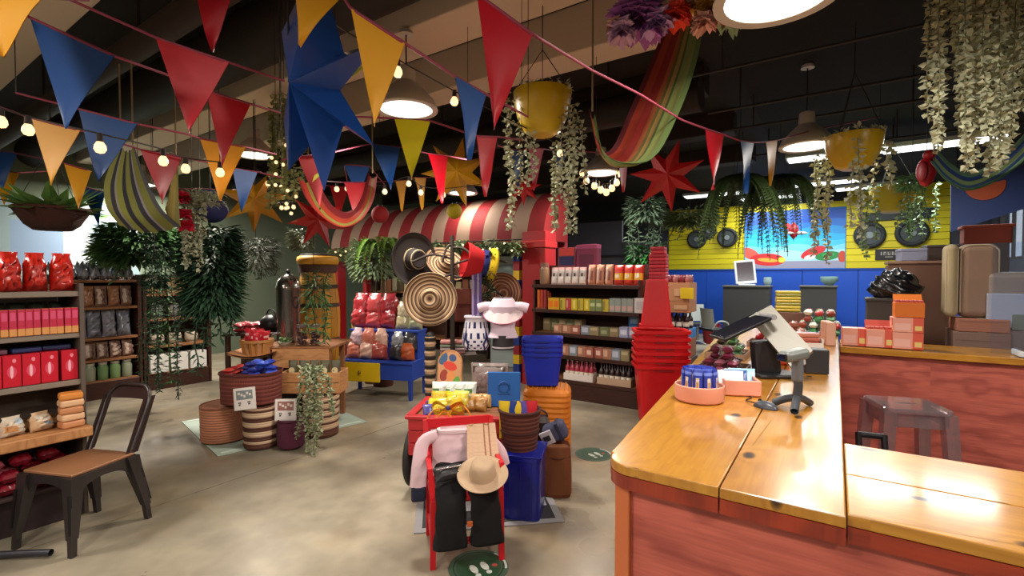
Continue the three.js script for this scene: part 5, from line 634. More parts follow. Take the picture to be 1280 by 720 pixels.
/*VINE*/
{ // tiered crates with jars, small basket and urn behind
  const F = V(-Math.sin(YAW), 0, -Math.cos(YAW)), R = V(Math.cos(YAW), 0, -Math.sin(YAW)), base = at0(392, 538); const O = (r, f, y) => base.clone().addScaledVector(R, r).addScaledVector(F, f).setY(y);
  const crate = (name, lab, p, w, h, d, turn) => { const o = thing(name, lab, 'crate', p, turn); for (const s of [-1, 1]) { for (let k = 0; k < 2; k++) { part('slat', metres(rbox(w, h / 2 - 0.008, 0.014, 0.004, 0, h * (0.25 + 0.5 * k), s * d / 2)), paleWood, o); } part('end_board', metres(rbox(0.014, h, d, 0.004, s * w / 2, h / 2, 0)), paleWood, o); } part('floor_board', metres(box(w, 0.014, d, 0, 0.012, 0)), paleWood, o); return o; };
  const st = thing('display_riser', 'tall dark wooden riser at the heart of the display', 'riser', O(-0.36, 0.42, FM), YAW); part('top', metres(rbox(0.86, 0.03, 0.5, 0.006, 0.05, 0.82, 0)), brownWood, st); for (const [x, z] of [[-1, -1], [1, -1], [-1, 1], [1, 1]]) part('leg', taper(V(0.05 + x * 0.39, 0.81, z * 0.21), V(0.05 + x * 0.39, 0, z * 0.21), 0.05, 0.045), brownWood, st); part('fascia', metres(rbox(0.6, 0.2, 0.02, 0.004, 0.16, 0.715, 0.25)), paleWood, st, undefined, undefined, 'paler front board');
  crate('wooden_crate', 'slatted wooden crate of labelled pouches above the striped basket', O(0.0, 0.06, 0.405), 0.58, 0.22, 0.26, YAW);
  for (let i = 0; i < 5; i++) { const o = thing('coffee_pouch', `olive pouch with round cream label, ${ORD[4 - i]} from the trailing vine end`, 'pouch', O(-0.22 + i * 0.11, 0.04, 0.428), YAW + rr(-0.1, 0.1), 'coffee pouches in the crate'); part('pouch', bagShape(0.1, 0.3, 0.07, 0.15), M(0x4e4a34, 0.5), o); part('label', cyl(0.032, 0.032, 0.004, 20).rotateX(Math.PI / 2), M(0xd0bf92, 0.6), o, V(0, 0.2, 0.034)); }
  const sl = thing('wooden_tray_board', 'curved wooden serving board under the small slatted basket', 'board', O(-0.68, 0.2, 0.745), YAW + 0.1); part('board', sheet((u, v) => V((u - 0.5) * 0.46, 0.02 + 0.045 * Math.pow(2 * u - 1, 2), (v - 0.5) * 0.34), 14, 4), paleWood, sl); part('underside', sheet((u, v) => V((u - 0.5) * 0.46, 0.0 + 0.045 * Math.pow(2 * u - 1, 2), (v - 0.5) * 0.34), 14, 4), paleWood, sl); part('cleat', rbox(0.1, 0.735, 0.3, 0.01, 0, -0.367, 0), darkWood, sl);
  const sb = O(-0.68, 0.2, 0.768), o = thing('slatted_basket', 'small tapered wooden basket of red packets', 'basket', sb); for (let i = 0; i < 14; i++) { const a = i / 14 * 6.283; part('slat', taper(V(Math.cos(a) * 0.155, 0.15, Math.sin(a) * 0.13), V(Math.cos(a) * 0.12, 0, Math.sin(a) * 0.1), 0.05, 0.042, 0.05, 0.042).scale(1, 1, 1), i % 2 ? paleWood : M(0xb07a40, 0.6), o); } part('base', cyl(0.12, 0.12, 0.012, 20, 0, 0.006, 0), paleWood, o); part('hoop', tubShape(0.18, 0.155, [[0.97, 0.13], [1.02, 0.13], [1.02, 0.16], [0.97, 0.16]], 2, 28), M(0xa9733c, 0.6), o);
  for (let i = 0; i < 9; i++) single('red_packet', bagShape(0.1, 0.15, 0.05, 0.2), packPrint('#c0202e', ['#f0c9c9', 8 + i, 20, 40, 12]), 'red and white packet in the small slatted basket', 'packet', V(sb.x + rr(-0.1, 0.1), sb.y + 0.1 + rr(0, 0.04), sb.z + rr(-0.08, 0.08)), rr(0, 6), 'red packets in the slatted basket', rr(-0.8, 0));
  // dish of greens, dark sweet jars on the riser
  const top = 0.82 + 0.015 + FM; const gr = O(-0.42, 0.28, top); const dish = thing('green_dish', 'little white dish of green leaves on the riser', 'dish', gr); part('bowl', lathe([[0.001, 0], [0.04, 0], [0.075, 0.045], [0.07, 0.045], [0.036, 0.01], [0.001, 0.01]], 20), M(0xc9c4b4, 0.5), dish); { const L = new Leaves(); for (let i = 0; i < 50; i++) L.leaf(V(rr(-0.04, 0.04), 0.03 + rr(0, 0.03), rr(-0.04, 0.04)), anyDir(-0.5), V(0, 1, 0.1), 0.06, 0.03, [0.16, 0.24, 0.1]); part('leaves', L.build(), leafMat, dish); }
  for (let i = 0; i < 2; i++) { const j = thing('sweet_jar', i ? 'glass jar of dark sweets farther from the urn' : 'glass jar of dark sweets nearer the urn', 'jar', O(-0.24 + i * 0.14, 0.3, top), 0, 'jars of dark sweets'); part('glass', lathe([[0.001, 0], [0.06, 0], [0.065, 0.02], [0.065, 0.16], [0.05, 0.19], [0.05, 0.2]], 20), new THREE.MeshPhysicalMaterial({ color: 0xffffff, roughness: 0.06, transmission: 1, thickness: 0 }), j); part('sweets', merged(...Array.from({ length: 40 }, () => ball(0.014, rr(-0.035, 0.035), rr(0.02, 0.15), rr(-0.035, 0.035), 6))), glossy(0x3a1f20), j); part('lid', cyl(0.054, 0.054, 0.03, 18, 0, 0.215, 0), M(0x6a625c, 0.4), j); }
  const u = O(-0.52, 0.6, top); const urn = thing('steel_urn', 'tall polished steel urn with domed lid', 'urn', u); urn.scale.set(1.05, 1.2, 1.05); part('body', lathe([[0.001, 0], [0.12, 0], [0.125, 0.02], [0.125, 0.5], [0.13, 0.51], [0.13, 0.53], [0.12, 0.535], [0.001, 0.535]], 32), M(0x9a948e, 0.2, { metalness: 0.95 }), urn); part('lid', lathe([[0.125, 0.535], [0.115, 0.58], [0.07, 0.63], [0.02, 0.65], [0.001, 0.652]], 32), M(0xa29c96, 0.2, { metalness: 0.95 }), urn); part('knob', ball(0.022, 0, 0.672, 0, 12), M(0x2a2422, 0.4), urn); part('tap', merged(cyl(0.012, 0.012, 0.08, 8).rotateX(Math.PI / 2).translate(0, 0.09, 0.15), cyl(0.01, 0.01, 0.06, 8, 0, 0.07, 0.19)), chrome, urn); for (const s of [-1, 1]) part('handle', new THREE.TorusGeometry(0.05, 0.009, 8, 16, Math.PI).rotateZ(-s * Math.PI / 2), M(0x2a2422, 0.4), urn, V(s * 0.125, 0.38, 0)); st.children[0].scale.z = 1; st.children[0].geometry = metres(rbox(0.86, 0.03, 0.7, 0.006, 0.05, 0.82, -0.1)); part('stand', rbox(0.3, 0.82, 0.2, 0.01, -0.12, 0.4, -0.3), darkWood, st);
  // yellow barrel
  const bp = O(-0.4, 1.15, FM + 0.38); single('barrel_plinth', tubShape(0.24, 0.24, [[0.001, 0], [1, 0], [1, 0.375], [0.001, 0.375]], 8, 24), darkWood, 'dark wooden plinth under the yellow barrel', 'plinth', V(bp.x, FM, bp.z), YAW); const br = thing('yellow_barrel', 'yellow wooden barrel with dark hoops and open rim', 'barrel', bp); const staves = 16, yel = M(0xb98420, 0.55), yel2 = M(0xa87216, 0.55); for (let i = 0; i < staves; i++) part('stave', new THREE.CylinderGeometry(1, 1, 1, 2, 10, true, i / staves * 6.2832 + 0.012, 6.2832 / staves - 0.024).scale(1, 1.28, 1).translate(0, 0.64, 0).toNonIndexed(), i % 2 ? yel : yel2, br); br.children.forEach((k) => { const g = k.geometry, p = g.attributes.position; for (let i = 0; i < p.count; i++) { const y = p.getY(i) / 1.28, r = 0.2 + 0.06 * Math.sin(clamp(y) * Math.PI); p.setXYZ(i, p.getX(i) * r, p.getY(i), p.getZ(i) * r); } g.computeVertexNormals(); });
  for (const [y, r] of [[0.1, 0.222], [0.42, 0.256], [0.85, 0.258], [1.08, 0.238]]) part('hoop', cyl(r, r, 0.05, 32, 0, y, 0, true), M(0x3a241c, 0.5), br); part('core', cyl(0.19, 0.19, 1.24, 24, 0, 0.63, 0), M(0x7a5216, 0.7), br); part('collar', cyl(0.235, 0.225, 0.09, 32, 0, 1.3, 0), M(0x4a2a22, 0.6), br, undefined, undefined, 'dark collar'); part('lid', lathe([[0.001, 1.345], [0.2, 1.345], [0.24, 1.36], [0.25, 1.41], [0.24, 1.45], [0.19, 1.47], [0.001, 1.46]], 32), M(0xc99226, 0.5), br, undefined, undefined, 'yellow lid'); part('lid_ring', new THREE.TorusGeometry(0.2, 0.012, 8, 32).rotateX(Math.PI / 2), M(0x2c1c16, 0.5), br, V(0, 1.47, 0));
  // black kettles and packets on a back table at the left
  const kt = O(-0.98, 0.75, FM); const ta = thing('small_back_table', 'dark small table of packets behind the slatted basket', 'table', kt, YAW); part('top', metres(rbox(0.55, 0.03, 0.4, 0.006, 0, 0.92, 0)), darkWood, ta); for (const [x, z] of [[-1, -1], [1, -1], [-1, 1], [1, 1]]) part('leg', taper(V(x * 0.24, 0.91, z * 0.16), V(x * 0.24, 0, z * 0.16), 0.045, 0.04), darkWood, ta);
  pile('red_white_packet', 'red and white packet heaped on the dark back table', 'packet', 'packets on the back table', [0, 1, 2].map((i) => packPrint('#a8323a', ['#d9c9c6', 6, 8 + i * 14, 50, 14])), 0.12, 0.05, V(kt.x, 0.937 + FM, kt.z).add(V(-0.06, 0, 0.05).applyAxisAngle(V(0, 1, 0), YAW)), 0.4, 0.28, YAW, 2);
  const ke = thing('black_kettle', 'black iron kettle behind the red and white packets', 'kettle', V(kt.x + 0.1, 0.936 + FM, kt.z - 0.12).addScaledVector(F, 0.02)); part('body', lathe([[0.001, 0], [0.1, 0], [0.13, 0.06], [0.12, 0.14], [0.06, 0.19], [0.001, 0.2]], 24), M(0x18161a, 0.4), ke); part('spout', tube([V(0.1, 0.06, 0), V(0.17, 0.1, 0), V(0.2, 0.17, 0)], 0.016, 10, 8), M(0x18161a, 0.4), ke); part('handle', new THREE.TorusGeometry(0.1, 0.009, 8, 20, Math.PI), M(0x18161a, 0.4), ke, V(0, 0.16, 0));
}
// ---------- sweets stand with yellow drawer ----------
{
  const p = W(480, 470, 6.5); p.y = 0; const o = thing('sweets_stand', 'blue stand with yellow drawer heaped with sweet bags', 'stand', p, YAW - 0.25), bl = M(0x1f3f9c, 0.5), ye = M(0xd8b410, 0.5), w = 1.05, d = 0.5;
  part('top', rbox(w, 0.03, d, 0.006, 0, 0.48, 0), bl, o); part('lower_body', rbox(w, 0.22, d - 0.04, 0.006, 0, 0.36, -0.01), bl, o); const dr = part('drawer', rbox(0.56, 0.25, 0.03, 0.006, -0.2, 0.345, d / 2), ye, o, undefined, undefined, 'yellow drawer front'); part('knob', ball(0.022, -0.2, 0.345, d / 2 + 0.03, 10), M(0x8a6a18, 0.4), dr); for (const [x, z] of [[-1, -1], [1, -1], [-1, 1], [1, 1]]) part('leg', taper(V(x * (w / 2 - 0.03), 0.26, z * (d / 2 - 0.04)), V(x * (w / 2 - 0.03), 0, z * (d / 2 - 0.04)), 0.05, 0.04), bl, o); for (const z of [-1, 1]) part('tall_post', rbox(0.04, 0.75, 0.04, 0.006, -w / 2 - 0.06, 0.48 + 0.08, z * 0.2), ye, o, undefined, undefined, 'yellow post'); part('post_tie', rbox(0.1, 0.04, 0.44, 0.006, -w / 2 - 0.05, 0.3, 0), ye, o); part('riser', rbox(w - 0.06, 0.36, 0.26, 0.006, 0, 0.67, -0.14), bl, o); part('upper_tier', rbox(w - 0.04, 0.03, 0.3, 0.006, 0, 0.865, -0.13), bl, o);
  const put = (name, lab, grp, n, x0, x1, y, z, s, cols, clear) => { for (let i = 0; i < n; i++) { const q = V(x0 + (x1 - x0) * ((i % Math.ceil(n / 2)) + 0.5) / Math.ceil(n / 2), y + (i >= n / 2 ? s * 0.7 : 0), z + (i >= n / 2 ? -0.05 : 0)).applyAxisAngle(V(0, 1, 0), o.rotation.y).add(p); single(name, bagShape(s, s * 1.15, s * 0.6, 0.2, 0.35), glossy(cols[i % cols.length], 0.22), lab, 'bag', q, o.rotation.y + rr(-0.3, 0.3), grp, rr(-0.25, 0.05)); } };
  put('red_sweet_bag', 'big bag of red sweets at the top of the stand', 'big red sweet bags', 6, -0.55, 0.1, 0.882, -0.12, 0.26, [0xa83038, 0xc04a4e, 0x8f2830]); put('pale_sweet_bag', 'cream coloured sweet bag on the upper tier', 'cream sweet bags', 4, 0.12, 0.5, 0.882, -0.12, 0.2, [0xb5aa84, 0x9aa07c, 0xc4b79a]); put('pink_sweet_bag', 'pink and cream sweet bag heaped above the yellow drawer', 'pink sweet bags', 6, -0.46, 0.1, 0.497, 0.12, 0.22, [0xb96a58, 0xc9a08e, 0xa84a40, 0xb59aa4]); put('dark_sweet_pouch', 'dark and orange pouch beside the pink sweet bags', 'dark pouches', 4, 0.15, 0.5, 0.497, 0.12, 0.2, [0x2c2c30, 0xa84e24, 0x8a8c92]);
}
// ---------- hat stand ----------
const HS = W(566, 560, 4.25); HS.y = 0;
{
  const o = thing('hat_stand', 'dark twig hat stand hung with hats and bags', 'stand', HS, YAW), mt = M(0x2a2018, 0.7);
  part('pole', cyl(0.018, 0.022, 1.95, 10, 0, 0.975, 0), mt, o); part('foot', lathe([[0.001, 0], [0.22, 0], [0.22, 0.02], [0.05, 0.05], [0.022, 0.08]], 24), mt, o);
  const F = (x, y, z) => V(x, y, z);
  for (const [a, b] of [[F(0, 1.75, 0), F(-0.34, 1.72, 0.06)], [F(0, 1.62, 0), F(-0.18, 1.42, 0.16)], [F(0, 1.85, 0), F(0.22, 1.72, 0.08)], [F(0, 1.6, 0), F(0.45, 1.42, 0.02)], [F(0, 1.88, 0), F(-0.08, 1.72, 0.05)], [F(0, 1.7, 0), F(0.48, 1.72, 0.0)]]) part('arm', tube([a, a.clone().lerp(b, 0.5).add(V(0, 0.05, 0)), b], 0.011, 12, 6), mt, o);
  part('leaf_garland', (() => { const L = new Leaves(); for (let i = 0; i < 260; i++) { const t = i / 260; L.leaf(V(0.32 + 0.04 * Math.sin(t * 20), 1.78 - t * 0.42, 0.05 + 0.03 * Math.cos(t * 17)), anyDir(), V(0.1, 1, 0), 0.06, 0.025, [0.05, 0.065, 0.03]); } L.stem([V(0.32, 1.8, 0.05), V(0.3, 1.6, 0.05), V(0.32, 1.36, 0.05)], 0.006, [0.06, 0.04, 0.02]); return L.build(); })(), leafMat, o);
}
const hatAt = (px, py, d) => W(px, py, d);
// a hat whose crown points along the given yaw and pitch; rings colours by radius
function brimHat(name, label, p, yaw, pitch, R, crownR, crownH, colours, coils, extra) {
  const o = thing(name, label, 'hat', p); o.rotation.order = 'YXZ'; o.rotation.set(pitch + Math.PI / 2, yaw, 0);
  part('brim', coilBasket([[crownR, 0], [R * 0.8, 0.004], [R, 0.03], [R, 0.022], [R * 0.8, -0.006], [crownR, -0.008]], coils, colours, 2, 1, 1, 40), tinted, o);
  part('crown', coilBasket([[crownR, 0], [crownR * 0.97, crownH * 0.5], [crownR * 0.75, crownH], [crownR * 0.3, crownH * 0.94], [0.001, crownH * 0.9]], Math.max(8, coils >> 1), colours, 2, 1, 1, 36), tinted, o); return o;
}
{
  const felt = () => 0x241c1a, p1 = hatAt(516, 324, 4.28); const h1 = brimHat('felt_hat', 'dark felt hat with cream banded crown', p1, facing(p1) + 0.62, 0.05, 0.235, 0.095, 0.1, felt, 10);
  part('hat_band', cyl(0.098, 0.1, 0.014, 32, 0, 0.012, 0, true), M(0xb09a78, 0.8), h1, undefined, undefined, 'cream hat band'); part('crown_trim', new THREE.TorusGeometry(0.082, 0.006, 6, 32).rotateX(Math.PI / 2), M(0xb09a78, 0.8), h1, V(0, 0.088, 0), undefined, 'cream crown trim');
  const stripe = (i, n) => (i % 3 === 0 ? 0x4a3022 : i % 3 === 1 ? 0xc2a684 : 0x8a6a4c), p2 = hatAt(538, 374, 4.05); brimHat('coil_straw_hat', 'round straw hat with concentric brown and cream rings', p2, facing(p2) - 0.05, -0.06, 0.222, 0.09, 0.11, stripe, 27);
  const p3 = hatAt(557, 332, 4.4); brimHat('coil_straw_hat', 'striped straw hat peeking out behind the dark felt hat', p3, facing(p3) + 0.5, -0.7, 0.2, 0.09, 0.1, stripe, 24);
  const p4 = hatAt(626, 366, 4.5); brimHat('coil_straw_hat', 'striped brown hat behind the white toy blouse', p4, facing(p4) + 0.25, 0.05, 0.19, 0.085, 0.1, (i) => (i % 3 ? 0x6a3a28 : 0xa88260), 24);
  // tricolour hat lying on its side
  const p5 = hatAt(598, 328, 4.2), t = thing('tricolour_hat', 'red, blue and yellow felt hat tipped on its side', 'hat', p5); t.rotation.order = 'YXZ'; t.rotation.set(0.35, facing(p5) + 0.2, -0.2); const tg = (pts) => lathe(pts, 32).rotateZ(-Math.PI / 2);
  part('red_band', tg([[0.15, -0.13], [0.155, -0.12], [0.112, 0.02], [0.11, 0.025]]), M(0xb80f18, 0.85, { side: THREE.DoubleSide }), t, undefined, undefined, 'red band'); part('blue_band', tg([[0.113, 0.02], [0.12, 0.025], [0.125, 0.07], [0.12, 0.075]]), M(0x1a2264, 0.85, { side: THREE.DoubleSide }), t, undefined, undefined, 'navy band'); part('yellow_crown', tg([[0.13, 0.07], [0.155, 0.12], [0.15, 0.14], [0.1, 0.15], [0.001, 0.15]]), M(0xd0b214, 0.85, { side: THREE.DoubleSide }), t, undefined, undefined, 'yellow end');
}
{ // bags and the toy blouse on the stand
  const p = hatAt(595, 437, 4.15), o = thing('knitted_shoulder_bag', 'navy and white patterned shoulder bag on a purple strap', 'bag', p, facing(p)); const pat = print(128, 128, (c) => { c.fillStyle = '#d8d4de'; c.fillRect(0, 0, 128, 128); c.fillStyle = '#232556'; for (let i = 0; i < 8; i++) for (let j = 0; j < 8; j++) { if ((i + j) % 2) c.fillRect(i * 16, j * 16, 12, 9); } c.beginPath(); c.moveTo(64, 20); c.lineTo(96, 64); c.lineTo(64, 108); c.lineTo(32, 64); c.fill(); c.fillStyle = '#d8d4de'; c.beginPath(); c.moveTo(64, 46); c.lineTo(80, 66); c.lineTo(64, 86); c.lineTo(48, 66); c.fill(); });
  part('body', tubShape(0.115, 0.06, [[0.001, 0], [0.8, 0], [1, 0.04], [1.05, 0.1], [0.78, 0.27], [0.72, 0.275], [0.72, 0.25], [0.001, 0.24]], 2.6, 28), new THREE.MeshStandardMaterial({ map: (pat.wrapS = pat.wrapT = THREE.RepeatWrapping, pat.repeat.set(4, 1.6), pat), roughness: 0.95 }), o); part('frill', tubShape(0.09, 0.052, [[0.95, 0.265], [1.15, 0.28], [1.1, 0.295], [0.9, 0.28]], 2.4, 28), M(0xcfc8d6, 0.9), o); for (let i = 0; i < 4; i++) part('strap', sheet((u, v) => V(-0.035 + i * 0.022 + u * 0.018, 0.26 + v * 0.42, 0.02 - v * 0.02), 1, 6), M(i % 2 ? 0x5a4a84 : 0x9a88b4, 0.9, { side: THREE.DoubleSide }), o); part('strap_loop', rbox(0.1, 0.012, 0.012, 0.004, 0, 0.68, 0), M(0x5a4a84, 0.9), o);
  const q = hatAt(629, 436, 4.1), b = thing('toy_blouse', 'little white folk blouse with ruffle collar on a form', 'blouse', q, facing(q) - 0.1), wh = M(0xd9c4d4, 0.9); part('form', cyl(0.085, 0.095, 0.12, 20, 0, 0.06, 0), M(0x1e191a, 0.6), b, undefined, undefined, 'black base'); part('form_band', cyl(0.097, 0.097, 0.012, 20, 0, 0.02, 0, true), M(0xb9b0b4, 0.6), b); part('body', tubShape(0.085, 0.055, [[1.5, 0.1], [1.42, 0.12], [1.15, 0.18], [1.35, 0.28], [1.5, 0.36], [1.0, 0.42], [0.85, 0.43]], 2.4, 28), wh, b); part('ruffle', sheet((u, v) => { const a = u * 6.283, r = 0.07 + v * 0.085 + 0.006 * Math.sin(a * 11) * v; return V(Math.cos(a) * r * 1.1, 0.44 - v * 0.13 - 0.07 * Math.max(0, Math.sin(a)) * (0.3 + v), Math.sin(a) * r * 0.66); }, 48, 4), M(0xe4d2d4, 0.9, { side: THREE.DoubleSide }), b); part('trim', tube(Array.from({ length: 25 }, (_, i) => { const a = i / 24 * 6.283, r = 0.157; return V(Math.cos(a) * r * 1.1, 0.311 - 0.091 * Math.max(0, Math.sin(a)), Math.sin(a) * r * 0.66); }), 0.005, 48, 5), M(0xb06a80, 0.8), b); for (const s of [-1, 1]) part('sleeve', tube([V(s * 0.1, 0.36, 0), V(s * 0.16, 0.36, 0), V(s * 0.21, 0.345, 0)], 0.042, 8, 10), wh, b); part('shelf_hook', bar(V(0, 0.42, 0), V(-0.02, 0.45, -0.12), 0.005), blackMetal, b);
  const r = hatAt(578, 420, 4.35), l = thing('leather_satchel', 'red brown leather satchel hanging behind the patterned bag', 'satchel', r, facing(r)); part('body', rbox(0.16, 0.3, 0.05, 0.02, 0, 0.28, 0, 3), M(0x6a2f22, 0.6), l); part('flap', rbox(0.165, 0.14, 0.02, 0.008, 0, 0.36, 0.03), M(0x7c3c2a, 0.6), l); part('strap', tube([V(-0.07, 0.42, 0), V(-0.03, 0.6, -0.02), V(0.03, 0.6, -0.02), V(0.07, 0.42, 0)], 0.007, 16, 6), M(0x4a2018, 0.6), l);
  const s = hatAt(566, 442, 4.3), f = thing('folded_blanket', 'pale pink and grey blanket folded on the hat stand shelf', 'blanket', s, facing(s)); for (let i = 0; i < 4; i++) part('fold', rbox(0.22, 0.03, 0.12, 0.014, 0, 0.015 + i * 0.03, 0), M([0x8a5a5c, 0xb09a98, 0x7f8a78, 0xa8706a][i], 0.9), f); part('shelf', rbox(0.3, 0.012, 0.2, 0.004, 0.06, -0.006, 0), M(0x3a2a20, 0.6), f); part('bracket', bar(V(0, -0.01, -0.08), V(0.0, -0.18, -0.1), 0.008), blackMetal, f);
  const z = hatAt(538, 490, 4.0); z.y = 0; const st = thing('striped_pole', 'black and cream banded rain stick standing behind the cart', 'stick', z, 0); part('shaft', coilBasket([[0.04, 0], [0.04, 1.1], [0.001, 1.1]], 30, (i) => (i % 2 ? 0xb89a78 : 0x1c1614), 2, 1, 1, 18), tinted, st); part('tip', ball(0.04, 0, 1.1, 0, 14), M(0x1c1614, 0.6), st);
}
// ---------- kiosk with striped awning ----------
const KZ = -6.0, KX0 = -8.4, KX1 = -3.5;
{
  const y0 = 2.12, y1 = 2.92, o = thing('striped_awning', 'scalloped red and cream striped awning over the kiosk', 'awning', V((KX0 + KX1) / 2, y0, KZ)), n = 18, w = (KX1 - KX0) / n, red = M(0x7c0b12, 0.8, { side: THREE.DoubleSide }), cream = M(0x957a68, 0.8, { side: THREE.DoubleSide });
  for (let i = 0; i < n; i++) { const x0 = -(KX1 - KX0) / 2 + i * w; part('awning_stripe', sheet((u, v) => { const a = v * Math.PI / 2, drop = v < 0.001 ? 0.05 * Math.sin(u * Math.PI) : 0; return V(x0 + u * w, (v === 0 ? -drop : Math.sin(a) * (y1 - y0)), -(1 - Math.cos(a)) * 0.75); }, 6, 10), i % 2 ? red : cream, o); }
  for (const s of [-1, 1]) { const sh = new THREE.Shape(); sh.moveTo(0, 0); for (let k = 0; k <= 10; k++) { const a = k / 10 * Math.PI / 2; sh.lineTo((1 - Math.cos(a)) * 0.75, Math.sin(a) * (y1 - y0)); } sh.lineTo(0.75, 0); part('end_cheek', extrude(sh, 0.012).rotateY(Math.PI / 2).translate(s * (KX1 - KX0) / 2, 0, 0), s > 0 ? red : cream, o); }
  part('frame', merged(cyl(0.02, 0.02, KX1 - KX0, 8).rotateZ(Math.PI / 2).translate(0, 0.02, -0.02), cyl(0.02, 0.02, KX1 - KX0, 8).rotateZ(Math.PI / 2).translate(0, y1 - y0 - 0.02, -0.74)), blackMetal, o);
}
{
  const k = thing('kiosk', 'kiosk frame of red posts under the striped awning', 'kiosk', V((KX0 + KX1) / 2, 0, KZ - 0.9)), red = M(0x9c0c14, 0.5), hw = (KX1 - KX0) / 2;
  const a = ZP(653, 400, KZ), b = ZP(682, 400, KZ), pw = b.x - a.x; part('post', rbox(pw, 2.25, pw * 0.8, 0.01, (a.x + b.x) / 2 - k.position.x, 1.125, 0.75), red, k); part('post', rbox(0.2, 2.15, 0.2, 0.01, -hw + 0.1, 1.075, 0.8), red, k); part('post', rbox(0.12, 2.75, 0.12, 0.01, hw - 0.1, 1.375, 0.1), red, k); part('post', rbox(0.12, 2.75, 0.12, 0.01, -hw + 0.1, 1.375, 0.1), red, k); part('header', rbox(hw * 2, 0.12, 0.1, 0.01, 0, 2.2, 0.8), M(0x4a1416, 0.6), k); part('rear_header', rbox(hw * 2, 0.14, 0.1, 0.01, 0, 2.84, 0.1), M(0x4a1416, 0.6), k); part('cap', rbox(pw * 1.1, 0.1, pw * 0.9, 0.01, (a.x + b.x) / 2 - k.position.x, 2.06, 0.76), M(0xb01a1c, 0.5), k);
  const c = ZP(647.5, 400, KZ - 0.05); const t = thing('tricolour_post', 'post painted in yellow, blue and red bands', 'post', V(c.x, 0, c.z)); for (let i = 0; i < 15; i++) part('band', rbox(0.11, 0.138, 0.11, 0.006, 0, 0.07 + i * 0.14, 0), M([0x8f1a24, 0x1b2f7c, 0xd0a81c][i % 3], 0.6), t);
  // shelving of goods under the awning
  const SZ = -7.6, s = thing('kiosk_shelving', 'brown shelving of jars and boxes inside the kiosk', 'shelf', V(-6.6, 0, SZ)); for (const y of [0.3, 0.8, 1.25, 1.7]) part('shelf', metres(rbox(4.2, 0.04, 0.4, 0.006, 0, y, 0)), brownWood, s); for (const x of [-2.1, -1.05, 0, 1.05, 2.1]) part('upright', metres(rbox(0.05, 2.0, 0.4, 0.006, x, 1.0, 0)), darkWood, s); part('back_panel', metres(box(4.2, 2.0, 0.02, 0, 1.0, -0.2)), darkWood, s);
  for (const [y, hh, cols, lab, grp] of [[0.82, 0.28, [0xa8703c, 0xb59a6a, 0x8a3a30, 0x6a7a4a], 'jar on the middle shelf inside the kiosk', 'kiosk jars'], [1.27, 0.3, [0xc9b48a, 0x9a5a3c, 0xb0a48c, 0x7c6a50], 'carton on the upper shelf inside the kiosk', 'kiosk cartons'], [1.72, 0.2, [0xd0c4a4, 0x8a7a5a], 'pale tin on the topmost shelf inside the kiosk', 'kiosk tins']]) for (let i = 0; i < 22; i++) { const g = grp === 'kiosk jars' ? cyl(0.07, 0.07, hh, 14, 0, hh / 2, 0) : grp === 'kiosk tins' ? cyl(0.075, 0.075, hh, 14, 0, hh / 2, 0) : rbox(0.15, hh * (0.7 + 0.3 * ((i * 7) % 3) / 2), 0.16, 0.006, 0, hh * (0.7 + 0.3 * ((i * 7) % 3) / 2) / 2, 0); if (Math.abs((-2 + i * 0.19 + 8.4) % 1.05) < 0.0) continue; const x = -8.6 + i * 0.185 + 0.05; const o = thing(grp.slice(6, -1).replace(' ', '_') + '_item', lab, grp.slice(6, -1), V(x, y + 0.001, SZ + 0.05), 0, grp); part('body', g, M(cols[i % cols.length], 0.5), o); part('lid', grp === 'kiosk cartons' ? rbox(0.14, 0.01, 0.15, 0.003, 0, hh * (0.7 + 0.3 * ((i * 7) % 3) / 2) + 0.004, 0) : cyl(0.06, 0.06, 0.03, 12, 0, hh + 0.014, 0), M(0x5a4a3c, 0.5), o); }
}
{ const p = ZP(638, 400, -7.2); p.y = 0; const o = thing('drinks_fridge', 'pale drinks fridge behind the tricolour post', 'fridge', p); part('body', rbox(0.55, 1.95, 0.5, 0.02, 0, 0.975, 0), M(0xb6c4c4, 0.5), o); part('door', rbox(0.5, 1.5, 0.02, 0.01, 0, 1.05, 0.26), M(0x9fb4b6, 0.25), o); part('handle', rbox(0.02, 0.4, 0.03, 0.006, 0.2, 1.1, 0.285), M(0x4a5052, 0.4), o); }
